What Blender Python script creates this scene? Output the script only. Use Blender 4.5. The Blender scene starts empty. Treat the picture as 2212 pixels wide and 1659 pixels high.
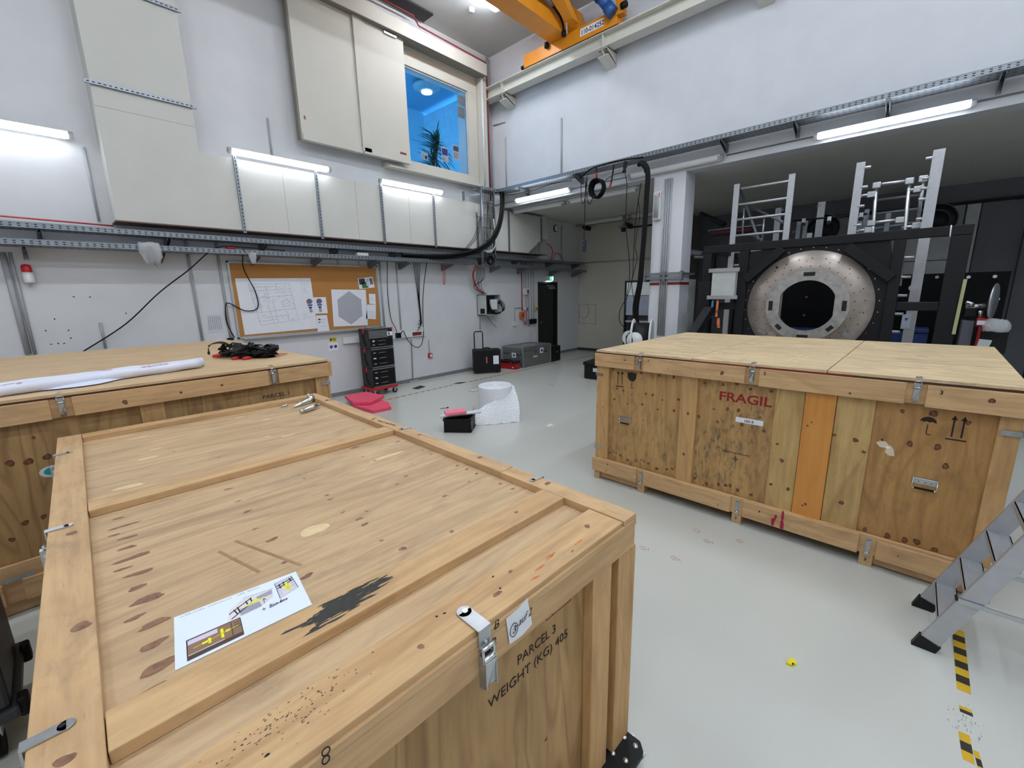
import bpy, bmesh, math, random
from mathutils import Vector, Matrix, Euler
random.seed(7)
S = bpy.context.scene
COL = S.collection

# ------------------------------------------------------------------ camera
CAM_H = 1.85
FPX = 926.0                       # focal length in pixels of the 2212 px wide frame
YAW, PIT, ROL = math.radians(42.83), math.radians(12.02), math.radians(-1.226)
_f = Vector((math.cos(YAW)*math.cos(PIT), math.sin(YAW)*math.cos(PIT), -math.sin(PIT)))
_r = _f.cross(Vector((0, 0, 1))).normalized()
_u = _r.cross(_f)
CR = _r*math.cos(ROL) + _u*math.sin(ROL)
CU = -_r*math.sin(ROL) + _u*math.cos(ROL)
cam = bpy.data.cameras.new('camera')
cam.sensor_width = 36; cam.lens = FPX/2212*36; cam.clip_start = .02; cam.clip_end = 100
camo = bpy.data.objects.new('camera', cam); COL.objects.link(camo)
m = Matrix((CR, CU, -_f)).transposed().to_4x4(); m.translation = (0, 0, CAM_H)
camo.matrix_world = m
S.camera = camo

def P(px, py, ax, v):
    """measured point: where the sight line through a photo pixel meets the plane axis=v"""
    d = CR*((px-1106)/FPX) + CU*((829.5-py)/FPX) + _f
    o = Vector((0, 0, CAM_H))
    return o + d*((v-o[ax])/d[ax])

# ------------------------------------------------------------------ light and exposure
S.view_settings.view_transform = 'Standard'
S.view_settings.look = 'None'
S.view_settings.gamma = 1
S.view_settings.use_curve_mapping = False
S.view_settings.exposure = EXPO = 0.0
w = bpy.data.worlds.new('world'); S.world = w; w.use_nodes = True
w.node_tree.nodes['Background'].inputs[0].default_value = (.75, .85, 1, 1)
w.node_tree.nodes['Background'].inputs[1].default_value = .3

LAMP_WALL = 24.0      # emission strength of the wall battens
LAMP_CEIL = 74.0      # emission strength of the ceiling battens

# ------------------------------------------------------------------ materials
def lin(c):
    if isinstance(c, str):
        c = tuple(int(c[i:i+2], 16)/255 for i in (0, 2, 4))
    return tuple((x/12.92 if x <= .04045 else ((x+.055)/1.055)**2.4) for x in c[:3]) + (1,)
MATS = {}
def new_mat(name):
    m = bpy.data.materials.new(name); m.use_nodes = True
    MATS[name] = m
    return m, m.node_tree.nodes, m.node_tree.links, m.node_tree.nodes['Principled BSDF']
def plain(name, col, rough=.5, metal=0, vary=.08, scale=8, bump=0, coord='Object', emit=None, trans=0, alpha=1, spec=None, stretch=(1,1,1)):
    """one colour with a little procedural mottling and optional relief"""
    if name in MATS: return MATS[name]
    m, N, L, b = new_mat(name)
    b.inputs['Roughness'].default_value = rough; b.inputs['Metallic'].default_value = metal
    if spec is not None: b.inputs['Specular IOR Level'].default_value = spec
    c = lin(col)
    tc = N.new('ShaderNodeTexCoord'); mp = N.new('ShaderNodeMapping'); mp.inputs['Scale'].default_value = stretch
    nz = N.new('ShaderNodeTexNoise'); nz.inputs['Scale'].default_value = scale; nz.inputs['Detail'].default_value = 4
    L.new(tc.outputs[coord], mp.inputs[0]); L.new(mp.outputs[0], nz.inputs['Vector'])
    rp = N.new('ShaderNodeValToRGB')
    rp.color_ramp.elements[0].color = tuple(max(0, x*(1-vary)) for x in c[:3])+(1,)
    rp.color_ramp.elements[1].color = tuple(min(1, x*(1+vary)) for x in c[:3])+(1,)
    rp.color_ramp.elements[0].position = .3; rp.color_ramp.elements[1].position = .7
    L.new(nz.outputs[0], rp.inputs[0]); L.new(rp.outputs[0], b.inputs['Base Color'])
    if bump:
        bp = N.new('ShaderNodeBump'); bp.inputs['Strength'].default_value = bump; bp.inputs['Distance'].default_value = .01
        L.new(nz.outputs[0], bp.inputs['Height']); L.new(bp.outputs[0], b.inputs['Normal'])
    if emit:
        b.inputs['Emission Color'].default_value = lin(col) if emit is True else lin(emit[0])
        b.inputs['Emission Strength'].default_value = 1 if emit is True else emit[1]
    if trans: b.inputs['Transmission Weight'].default_value = trans
    if alpha < 1: b.inputs['Alpha'].default_value = alpha
    return m

def wood(name, light, mid, dark, axis='x', grain=14, streak=.5, dirt=0, dirtcol='4a4538', figure=.35, blotch=.3, figscale=1.0, rough=.62, dirtscale=5):
    """timber: fine fibres along one axis, cathedral figure, blotches and grime"""
    if name in MATS: return MATS[name]
    m, N, L, b = new_mat(name)
    b.inputs['Roughness'].default_value = rough
    tc = N.new('ShaderNodeTexCoord'); oi = N.new('ShaderNodeObjectInfo')
    sc = N.new('ShaderNodeVectorMath'); sc.operation = 'SCALE'; sc.inputs[0].default_value = (7.3, 3.1, 5.7)
    L.new(oi.outputs['Random'], sc.inputs['Scale'])
    ad = N.new('ShaderNodeVectorMath'); L.new(tc.outputs['Object'], ad.inputs[0]); L.new(sc.outputs[0], ad.inputs[1])
    def mapped(a, c):
        mp = N.new('ShaderNodeMapping'); s = [c, c, c]; s['xyz'.index(axis)] = a
        mp.inputs['Scale'].default_value = s; L.new(ad.outputs[0], mp.inputs[0]); return mp.outputs[0]
    def noise(v, s, d=5, dist=0., r=.55):
        n = N.new('ShaderNodeTexNoise'); n.inputs['Scale'].default_value = s; n.inputs['Detail'].default_value = d
        n.inputs['Distortion'].default_value = dist; n.inputs['Roughness'].default_value = r; L.new(v, n.inputs['Vector']); return n.outputs[0]
    def ramp(x, p0, c0, p1, c1):
        r = N.new('ShaderNodeValToRGB'); e = r.color_ramp.elements
        e[0].position, e[1].position = p0, p1; e[0].color, e[1].color = c0, c1; L.new(x, r.inputs[0]); return r.outputs[0]
    def mix(f, a, c, mode='MIX'):
        x = N.new('ShaderNodeMix'); x.data_type = 'RGBA'; x.blend_type = mode
        if isinstance(f, float): x.inputs[0].default_value = f
        else: L.new(f, x.inputs[0])
        for s, k in ((a, 6), (c, 7)):
            if isinstance(s, tuple): x.inputs[k].default_value = s
            else: L.new(s, x.inputs[k])
        return x.outputs[2]
    W, K = (1,1,1,1), (0,0,0,1)
    fib = noise(mapped(.8, grain), 4, 6, .3)
    col = ramp(fib, .3, lin(mid), .68, lin(light))
    fig = N.new('ShaderNodeTexNoise'); fig.inputs['Scale'].default_value = 1.6*figscale; fig.inputs['Detail'].default_value = 1.5; fig.inputs['Distortion'].default_value = .6
    L.new(mapped(.45, 2.2), fig.inputs['Vector'])
    mu = N.new('ShaderNodeMath'); mu.operation = 'MULTIPLY'; mu.inputs[1].default_value = 14; L.new(fig.outputs[0], mu.inputs[0])
    fr = N.new('ShaderNodeMath'); fr.operation = 'PINGPONG'; fr.inputs[1].default_value = 1; L.new(mu.outputs[0], fr.inputs[0])
    fmask = ramp(fr.outputs[0], .0, (figure,)*3+(1,), .45, K)
    col = mix(fmask, col, lin(dark))
    bl = noise(mapped(1.1, 3.2), 1.3, 3)
    col = mix(ramp(bl, .42, K, .72, (blotch,)*3+(1,)), col, lin(mid))
    st = noise(mapped(.5, 9), 1.7, 5, .5)
    col = mix(ramp(st, .56, K, .74, (streak,)*3+(1,)), col, lin(dark))
    fl = noise(mapped(3.5, 30), 3.1, 3, .2, .6)
    col = mix(ramp(fl, .62, K, .74, (streak*.7,)*3+(1,)), col, lin(dark))
    lg = noise(mapped(.9, 2.4), 1.9, 4, 1.2)
    col = mix(ramp(lg, .5, K, .7, (.35,)*3+(1,)), col, tuple(min(1, q*1.22) for q in lin(light)[:3])+(1,))
    if dirt:
        d1 = noise(mapped(2.2, 6), dirtscale*.5, 6, .4, .7); d2 = noise(mapped(1, 1), 1.6, 2)
        dm = mix(1., ramp(d1, .48, K, .66, W), ramp(d2, .38, K, .62, (dirt,)*3+(1,)), 'MULTIPLY')
        col = mix(dm, col, lin(dirtcol))
    L.new(col, b.inputs['Base Color'])
    bp = N.new('ShaderNodeBump'); bp.inputs['Strength'].default_value = .25; bp.inputs['Distance'].default_value = .002
    L.new(fib, bp.inputs['Height']); L.new(bp.outputs[0], b.inputs['Normal'])
    return m

# ------------------------------------------------------------------ geometry helpers
class MB:
    """collects shapes, each with a material slot, into one mesh"""
    def __init__(s): s.bm = bmesh.new(); s.mats = []
    def mi(s, m):
        if m is None: return 0
        if m not in s.mats: s.mats.append(m)
        return s.mats.index(m)
    def faces(s, vs, fs, m=None, smooth=False):
        V = [s.bm.verts.new(v) for v in vs]; i = s.mi(m)
        for f in fs:
            try:
                F = s.bm.faces.new([V[k] for k in f]); F.material_index = i; F.smooth = smooth
            except ValueError: pass
        return V
    def box(s, x0, x1, y0, y1, z0, z1, m=None, T=None):
        x0, x1 = sorted((x0, x1)); y0, y1 = sorted((y0, y1)); z0, z1 = sorted((z0, z1))
        vs = [Vector((x, y, z)) for x in (x0, x1) for y in (y0, y1) for z in (z0, z1)]
        if T: vs = [T @ v for v in vs]
        s.faces(vs, [(0,1,3,2),(4,6,7,5),(0,4,5,1),(2,3,7,6),(0,2,6,4),(1,5,7,3)], m); return s
    def beam(s, a, b, w, h, m=None, up=(0,0,1)):
        """box bar of width w and height h from a to b"""
        a, b = Vector(a), Vector(b); d = (b-a); l = d.length; d.normalize(); up = Vector(up)
        sd = d.cross(up)
        if sd.length < 1e-4: sd = d.cross(Vector((0,1,0)))
        sd.normalize(); u = sd.cross(d)
        T = Matrix((d, sd, u)).transposed().to_4x4(); T.translation = a
        return s.box(0, l, -w/2, w/2, -h/2, h/2, m, T)
    def cyl(s, a, b, r, n=16, m=None, r2=None, smooth=True):
        a, b = Vector(a), Vector(b); d = (b-a).normalized(); r2 = r if r2 is None else r2
        t = Vector((0,0,1)) if abs(d.z) < .9 else Vector((1,0,0)); e1 = d.cross(t).normalized(); e2 = d.cross(e1)
        vs = []
        for p, q in ((a, r), (b, r2)):
            vs += [p+(e1*math.cos(6.28318*k/n)+e2*math.sin(6.28318*k/n))*q for k in range(n)]
        V = [s.bm.verts.new(v) for v in vs]; i = s.mi(m)
        for k in range(n):
            F = s.bm.faces.new((V[k], V[(k+1)%n], V[n+(k+1)%n], V[n+k])); F.material_index = i; F.smooth = smooth
        for c in (V[:n][::-1], V[n:]):
            F = s.bm.faces.new(c); F.material_index = i
        return s
    def tube(s, pts, r, n=8, m=None, closed=False):
        pts = [Vector(p) for p in pts]; k = len(pts); i = s.mi(m); rings = []; e1 = None
        for j, p in enumerate(pts):
            if closed: d = pts[(j+1)%k]-pts[j-1]
            else: d = pts[min(j+1, k-1)]-pts[max(j-1, 0)]
            d.normalize()
            if e1 is None:
                t = Vector((0,0,1)) if abs(d.z) < .9 else Vector((1,0,0)); e1 = d.cross(t).normalized()
            else:
                e1 = (e1-d*e1.dot(d))
                e1 = e1.normalized() if e1.length > 1e-5 else d.orthogonal().normalized()
            e2 = d.cross(e1); rr = r[j] if isinstance(r, (list, tuple)) else r
            rings.append([s.bm.verts.new(p+(e1*math.cos(6.28318*q/n)+e2*math.sin(6.28318*q/n))*rr) for q in range(n)])
        for j in range(k if closed else k-1):
            A, B = rings[j], rings[(j+1)%k]
            for q in range(n):
                F = s.bm.faces.new((A[q], A[(q+1)%n], B[(q+1)%n], B[q])); F.material_index = i; F.smooth = True
        if not closed:
            for c in (rings[0][::-1], rings[-1]):
                F = s.bm.faces.new(c); F.material_index = i
        return s
    def prism(s, pts, d, m=None):
        """flat outline pushed along vector d"""
        pts = [Vector(p) for p in pts]; d = Vector(d); n = len(pts)
        V = [s.bm.verts.new(p) for p in pts]+[s.bm.verts.new(p+d) for p in pts]; i = s.mi(m)
        for f in [list(range(n))[::-1], list(range(n, 2*n))]+[(k, (k+1)%n, n+(k+1)%n, n+k) for k in range(n)]:
            F = s.bm.faces.new([V[k] for k in f]); F.material_index = i
        return s
    def blob(s, c, ex, ey, nrm, a, b, m=None, irr=.12, n=14, up=.0006):
        """irregular flat patch (knot, stain, sticker) lying just on a surface"""
        c, ex, ey, nrm = Vector(c), Vector(ex), Vector(ey), Vector(nrm)
        ph = random.random()*6; vs = [c+nrm*up]
        for k in range(n):
            t = 6.28318*k/n; q = 1+irr*(math.sin(2*t+ph)+math.sin(3*t-ph*2)*.7+random.uniform(-.5,.5))
            vs.append(c+nrm*up+ex*(math.cos(t)*a*q)+ey*(math.sin(t)*b*q))
        s.faces(vs, [(0, 1+k, 1+(k+1)%n) for k in range(n)], m); return s
    def quad(s, a, b, c, d, m=None):
        s.faces([Vector(a), Vector(b), Vector(c), Vector(d)], [(0,1,2,3)], m); return s
    def lathe(s, prof, c, ax=(0,0,1), n=32, m=None, smooth=True):
        """profile of (radius, height) pairs turned about an axis through c"""
        c = Vector(c); ax = Vector(ax).normalized(); t = Vector((0,0,1)) if abs(ax.z) < .9 else Vector((1,0,0)); e1 = ax.cross(t).normalized(); e2 = ax.cross(e1)
        R = [[s.bm.verts.new(c+ax*h+(e1*math.cos(6.28318*k/n)+e2*math.sin(6.28318*k/n))*max(r, 1e-4)) for k in range(n)] for r, h in prof]; i = s.mi(m)
        for j in range(len(R)-1):
            for k in range(n):
                F = s.bm.faces.new((R[j][k], R[j][(k+1)%n], R[j+1][(k+1)%n], R[j+1][k])); F.material_index = i; F.smooth = smooth
        return s
    def build(s, name, mat=None, parent=None, bev=0, label=None, off=None, recenter=False):
        if off is not None:
            bmesh.ops.translate(s.bm, verts=s.bm.verts, vec=-Vector(off))
        bmesh.ops.recalc_face_normals(s.bm, faces=s.bm.faces)
        me = bpy.data.meshes.new(name); loc = Vector((0,0,0))
        if recenter and s.bm.verts:
            xs = [v.co for v in s.bm.verts]
            loc = Vector([(min(v[k] for v in xs)+max(v[k] for v in xs))/2 for k in (0,1)]+[min(v.z for v in xs)])
            bmesh.ops.translate(s.bm, verts=s.bm.verts, vec=-loc)
        s.bm.to_mesh(me); s.bm.free()
        for mm in (s.mats or [mat]): me.materials.append(mm)
        if s.mats and mat: me.materials[0] = me.materials[0]
        o = bpy.data.objects.new(name, me); COL.objects.link(o); o.location = loc
        if parent is not None: o.parent = parent
        if bev:
            b = o.modifiers.new('bevel', 'BEVEL'); b.width = bev; b.segments = 2; b.limit_method = 'ANGLE'; b.angle_limit = .6
        if label: o['label'] = label
        return o

def thing(name, label, cat, loc=(0,0,0), rz=0, group=None):
    o = bpy.data.objects.new(name, None); COL.objects.link(o); o.empty_display_size = .1
    o.location = loc; o.rotation_euler = (0, 0, rz); o['label'] = label; o['category'] = cat
    if group: o['group'] = group
    return o
def single(name, mb, mat, label, cat, group=None, bev=0, kind=None):
    o = mb.build(name, mat, None, bev, label, recenter=True); o['category'] = cat
    if group: o['group'] = group
    if kind: o['kind'] = kind
    return o
def struct(name, mb, mat, bev=0):
    o = mb.build(name, mat, None, bev); o['kind'] = 'structure'; return o
def copy_tree(o, parent=None):
    c = o.copy(); COL.objects.link(c)
    if parent: c.parent = parent
    for ch in [x for x in list(bpy.data.objects) if x.parent == o and x is not c]: copy_tree(ch, c)
    return c
def box1(*a, m=None): return MB().box(*a, m)
def smooth_path(pts, k=8):
    """Catmull-Rom through the points"""
    pts = [Vector(p) for p in pts]; out = []
    for i in range(len(pts)-1):
        p0, p1, p2, p3 = pts[max(i-1,0)], pts[i], pts[i+1], pts[min(i+2,len(pts)-1)]
        for j in range(k):
            t = j/k
            out.append(.5*((2*p1)+(p2-p0)*t+(2*p0-5*p1+4*p2-p3)*t*t+(3*p1-p0-3*p2+p3)*t**3))
    return out+[pts[-1]]
def text(body, size, loc, ex, ey, mat, name='lettering', parent=None, bold=0, shear=0, ext=.0004, align='LEFT', width=None, off=None, space=1):
    """raised lettering mesh: ex is the writing direction, ey points up the letters"""
    cu = bpy.data.curves.new(name, 'FONT'); cu.body = body; cu.size = size; cu.extrude = ext; cu.offset = bold; cu.shear = shear; cu.align_x = align; cu.space_character = space
    cu.resolution_u = 3
    t = bpy.data.objects.new(name, cu); COL.objects.link(t); bpy.context.view_layer.update()
    me = bpy.data.meshes.new_from_object(t.evaluated_get(bpy.context.evaluated_depsgraph_get()))
    bpy.data.objects.remove(t); bpy.data.curves.remove(cu)
    xs = [v.co.x for v in me.vertices]
    sx = 1 if width is None or not xs else width/(max(xs)-min(xs))
    ex, ey = Vector(ex).normalized(), Vector(ey).normalized(); ez = ex.cross(ey)
    for v in me.vertices: v.co = ex*(v.co.x*sx)+ey*v.co.y+ez*(v.co.z+ext)
    me.materials.clear(); me.materials.append(mat); me.name = name
    o = bpy.data.objects.new(name, me); COL.objects.link(o)
    o.location = Vector(loc) - (Vector(off) if off is not None else Vector((0,0,0)))
    if parent is not None: o.parent = parent
    return o
X, Y, Z = Vector((1,0,0)), Vector((0,1,0)), Vector((0,0,1))

# common materials
M_galv = plain('galvanised_steel', '8d939a', .42, .75, .12, 20)
M_galvd = plain('galvanised_steel_dull', '7b8087', .55, .5, .1, 20)
M_hole = plain('slot_dark', '15171a', .8)
M_white = plain('white_paint', 'd6d8da', .6, 0, .02)
M_zinc = plain('zinc_plated_steel', 'b4b8bb', .3, .85, .08, 30)
M_chrome = plain('bright_steel', 'c9cccd', .18, 1, .05, 30)
M_alu = plain('aluminium', 'b9bcc0', .32, .85, .06, 14)
M_black = plain('black_plastic', '0b0b0d', .5, 0, .1, spec=.3)
M_rubber = plain('black_rubber', '09090b', .6, 0, .1, spec=.25)
M_cable = plain('black_cable', '070708', .55, 0, .1, spec=.2)
M_red = plain('red_plastic', 'b51a22', .45, 0, .06)
M_paper = plain('white_paper', 'e2e4ea', .7, 0, .02)
M_ink = plain('black_ink', '16151a', .8, 0, 0)
M_dark = plain('black_powder_coat', '101113', .5, 0, .1, spec=.3)
M_pvc = plain('grey_conduit', 'a2a5a8', .5, 0, .05)
M_pvcw = plain('white_plastic', 'd5d8d8', .45, 0, .02)
def lampmat(name, col, strength):
    return plain(name, col, .5, emit=(col, strength))
M_tube = lampmat('lit_diffuser', 'eff6ff', LAMP_WALL)
M_ceil = lampmat('lit_ceiling_diffuser', 'eef6ff', LAMP_CEIL)
# ================================================================== room
YW, XB, XF, ZC, ZM = 7.8, 7.87, 11.6, 7.08, 3.82
XR = 13.15          # the right bay is deeper and painted dark
M_wall = plain('wall_white_plaster', 'cfd0d3', .8, 0, .03, 3, .05)
M_wallhi = plain('wall_white_upper', 'cdd0d6', .8, 0, .03, 3, .05)
M_far = plain('wall_far_cream', 'c2bfb2', .8, 0, .02, 3)
M_ceilp = plain('ceiling_grey_paint', 'b9bab9', .85, 0, .03, 2)
M_mez = plain('mezzanine_underside_paint', 'c9cac4', .85, 0, .03, 2)
M_floor, N, L, B = new_mat('floor_grey_epoxy')
B.inputs['Roughness'].default_value = .28; B.inputs['Coat Weight'].default_value = .25
tc = N.new('ShaderNodeTexCoord'); n1 = N.new('ShaderNodeTexNoise'); n1.inputs['Scale'].default_value = .9; n1.inputs['Detail'].default_value = 6
n2 = N.new('ShaderNodeTexNoise'); n2.inputs['Scale'].default_value = 260
L.new(tc.outputs['Object'], n1.inputs['Vector']); L.new(tc.outputs['Object'], n2.inputs['Vector'])
r1 = N.new('ShaderNodeValToRGB'); r1.color_ramp.elements[0].color = lin('c3c5be'); r1.color_ramp.elements[1].color = lin('c8c9c3')
r1.color_ramp.elements[0].position = .3; r1.color_ramp.elements[1].position = .7
L.new(n1.outputs[0], r1.inputs[0])
mx = N.new('ShaderNodeMix'); mx.data_type = 'RGBA'; mx.blend_type = 'MULTIPLY'; mx.inputs[0].default_value = .12
L.new(r1.outputs[0], mx.inputs[6]); L.new(n2.outputs[0], mx.inputs[7]); L.new(mx.outputs[2], B.inputs['Base Color'])
rr = N.new('ShaderNodeMapRange'); rr.inputs[3].default_value = .26; rr.inputs[4].default_value = .34; L.new(n1.outputs[0], rr.inputs[0]); L.new(rr.outputs[0], B.inputs['Roughness'])

X0, Y0 = -5.0, -6.5
struct('floor', box1(X0-.2, XR+.2, Y0-.2, YW+3.2, -.2, 0), M_floor)
# left wall with window and door openings
WX0, WX1, WZ0, WZ1 = 4.9, 7.08, 4.44, 6.2
DX0, DX1, DZ = 9.56, 10.46, 2.13
w_ = MB()
for a in ((X0-.2, WX0, 0, ZC), (WX0, WX1, 0, WZ0), (WX0, WX1, WZ1, ZC), (WX1, DX0, 0, ZC), (DX0, DX1, DZ, ZC), (DX1, XF+.2, 0, ZC)):
    w_.box(a[0], a[1], YW, YW+.25, a[2], a[3], M_wall)
struct('wall_left', w_, M_wall)
struct('wall_back', box1(XB, XB+.3, Y0-.2, YW, ZM, ZC), M_wallhi)
struct('wall_far', box1(XF, XF+.2, 4.7, YW, 0, ZM), M_far)
M_bay = plain('bay_dark_grey_paint', '6b6c72', .75, 0, .04, 3)
struct('wall_far', box1(XR, XR+.2, Y0-.2, 4.7, 0, ZM), M_bay)
struct('wall_bay_partition', box1(XF+.2, XR, 4.7, 4.9, 0, ZM), plain('bay_side_paint', '6e6c64', .8, 0, .03, 3))
struct('ceiling', box1(X0-.2, XB+.3, Y0-.2, YW, ZC, ZC+.2), M_ceilp)
struct('ceiling', box1(XB+.3, XR+.2, Y0-.2, YW, ZM, ZM+.2), M_mez)
struct('wall_rear', box1(X0-.2, X0, Y0-.2, YW, 0, ZC), M_wall)
struct('wall_right', box1(X0, XR, Y0-.2, Y0, 0, ZC), M_wall)
M_bb = plain('baseboard_grey', '77797a', .5)
b_ = MB().box(X0, DX0-.05, YW-.012, YW, 0, .075, M_bb).box(DX1+.05, XF, YW-.012, YW, 0, .075, M_bb)
struct('baseboard_left', b_, M_bb)
struct('baseboard_far', box1(XF-.012, XF, 4.7, YW-.012, 0, .085), plain('baseboard_dark', '3a3b3d', .5))
# column between the two bays
cx0 = XB; CY0, CY1 = 3.13, 3.70
struct('wall_column', box1(cx0, cx0+.42, CY0, CY1, 0, ZM), plain('column_white', 'd3d5da', .7, 0, .02, 3))
# ================================================================== crates
PAL = dict(light='c9a474', mid='b08a5c', dark='8a6238')
M_topx = wood('plywood_top_crosswise', 'c8ab84', 'b39470', '94775a', 'x', 12, .6, .45, '8a7a66', .4, .6)
M_top2 = wood('plywood_lid_greyed', 'd6bf98', 'c2a880', '9c835e', 'x', 12, .55, .8, '857b6c', .35, .5, dirtscale=7)
M_top1 = wood('plywood_lid_clean', 'cdb089', 'b99b74', '987750', 'x', 12, .55, .3, '857560', .15, .35)
M_bx = wood('pine_board_lengthwise', 'cdaa7c', 'ba9468', '9a7248', 'x', 12, .5, .35, '7f6a50', .3, .25)
M_by = wood('pine_board_deep', 'caa87c', 'b69168', '96704a', 'y', 12, .5, .45, '857058', .25, .3)
M_bz = wood('pine_board_upright', 'c9a16c', 'b58c5a', '966c40', 'z', 12, .5, .3, '7f6a50', .3, .25)
M_orange = wood('pine_board_orange', 'd09245', 'c4823a', 'b4702c', 'z', 8, .3, .0, '7f6a50', .15, .4)
M_pale = wood('plywood_batten_pale', 'c4a56c', 'ad8c56', '8d6b3c', 'z', 8, .4, .2, '6d6248', .5, .3)
M_face = wood('plywood_face_grimy', 'bb965f', 'a67f4e', '846038', 'z', 9, .45, 1., '46453c', .35, .35, dirtscale=9)
M_face3 = wood('plywood_face_warm', 'b58a52', 'a07542', '815628', 'z', 8, .5, .3, '4c483c', .45, .4)
M_face1 = wood('plywood_face_flamed', 'b3905e', '9d7a4e', '7d5a34', 'z', 7, .5, .0, '4c483c', .7, .4, figscale=1.3)
M_knot = plain('knot_brown', '5d3a22', .7, 0, .3, 60)
M_knotc = plain('knot_centre', '7a5030', .7, 0, .2, 60)
M_knot3 = plain('knot_filler', '83604a', .7, 0, .3, 60)
M_patch = plain('bare_wood_patch', 'd8c193', .7, 0, .08, 40)
M_stamp = plain('stencil_black', '2a1d1c', .85, 0, .25, 90)
M_stampr = plain('stencil_red', '8c1c22', .8, 0, .2, 60)
M_soot = plain('black_scuff', '3a3a36', .85, 0, .35, 60, stretch=(1, 6, 1))

def knots(mb, lst, plane, y=0.0):
    for k in lst:
        if plane == 'front':
            x, z, r = k; r *= .01*.86; c = (x, y, z)
            mb.blob(c, X, Z, -Y, r, r*1.12, M_knot, .12)
            if r > .008: mb.blob(c, X, Z, -Y, r*.5, r*.6, M_knotc, .2, up=.0012)
        else:
            x, yy, a, b = k
            mb.blob((x, yy, y), X, Y, Z, a*.01*.8, b*.01, M_knot3, .18, 16)

def strip(mb, c, w, h, m):      # front-facing rectangle standing proud of the face
    mb.box(c[0]-w/2, c[0]+w/2, c[1]-.0006, c[1], c[2]-h/2, c[2]+h/2, m)
def arrows_up(mb, x0, x1, yb, zb, zt, half, w=.008):
    for x in (x0, x1):
        mb.box(x-w/2, x+w/2, yb-.0008, yb, zb+.012, zt-.02, M_stamp)
        mb.prism([(x-.014, yb, zt-.028), (x+.014, yb, zt-.028), (x, yb, zt)], (0, -.0008, 0), M_stamp)
    c = (x0+x1)/2; mb.box(c-half, c+half, yb-.0008, yb, zb-.008, zb, M_stamp)

def toggle_latch(parent, x, zt, zb, y=-.025, up=True, lid=True):
    """zinc toggle latch on a board: strike plate, hook loop, lever"""
    b = MB(); h = zt-zb
    b.box(x-.014, x+.014, y-.004, y, zb, zb+h*.93, M_zinc)
    b.prism([(x-.012, y-.004, zb), (x+.012, y-.004, zb), (x+.014, y-.018, zb+h*.12), (x+.014, y-.02, zb+h*.55), (x-.014, y-.02, zb+h*.55), (x-.014, y-.018, zb+h*.12)], (0, -.004, 0), M_zinc)
    b.cyl((x-.018, y-.016, zb+h*.6), (x+.018, y-.016, zb+h*.6), .006, 10, M_chrome)
    for s in (-.015, .015): b.cyl((x+s, y-.016, zb+h*.6), (x+s, y-.01, zt-.02), .0025, 8, M_chrome)
    b.cyl((x-.016, y-.012, zt-.018), (x+.016, y-.012, zt-.018), .004, 8, M_chrome)
    if lid:
        b.box(x-.014, x+.014, y-.006, y+.05, zt, zt+.003, M_zinc); b.box(x-.014, x+.014, y-.009, y-.005, zt-.02, zt+.003, M_zinc)
        b.cyl((x, y+.03, zt+.003), (x, y+.03, zt+.006), .005, 10, M_chrome)
    return b.build('latch', M_zinc, parent, label='zinc toggle latch')

def tiny_latch(parent, x, zt, zb, y=-.025):
    b = MB(); b.box(x-.013, x+.013, y-.004, y, zb+.02, zt-.012, M_zinc); b.cyl((x, y-.004, zt-.013), (x, y, zt-.013), .013, 12, M_zinc)
    b.box(x-.013, x+.013, y-.012, y-.003, zb, zb+.022, M_chrome); b.cyl((x-.013, y-.012, zb+.02), (x+.013, y-.012, zb+.02), .004, 8, M_chrome)
    return b.build('latch', M_zinc, parent)

def drop_handle(parent, x0, x1, zt, zb, y):
    b = MB(); b.box(x0, x1, y-.003, y, zb+(zt-zb)*.35, zt, M_zinc)
    b.prism([(x0, y-.003, zt-.012), (x0, y-.016, zt-.008), (x0, y-.016, zt-.002), (x0, y-.003, zt)], (x1-x0, 0, 0), M_chrome)
    b.tube([(x0+.004, y-.012, zt-.008), (x0+.001, y-.02, zb+.01), (x0+.008, y-.022, zb), (x1-.008, y-.022, zb), (x1-.001, y-.02, zb+.01), (x1-.004, y-.012, zt-.008)], .003, 8, M_chrome)
    b.cyl((x0+.014, y-.022, zb), (x1-.014, y-.022, zb), .0065, 10, M_rubber)
    for q in (.25, .5, .75): b.cyl((x0+(x1-x0)*q, y-.005, zb+(zt-zb)*.55), (x0+(x1-x0)*q, y-.003, zb+(zt-zb)*.55), .003, 8, M_dark)
    return b.build('handle', M_zinc, parent, label='spring-loaded zinc handle with black grip')

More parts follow.
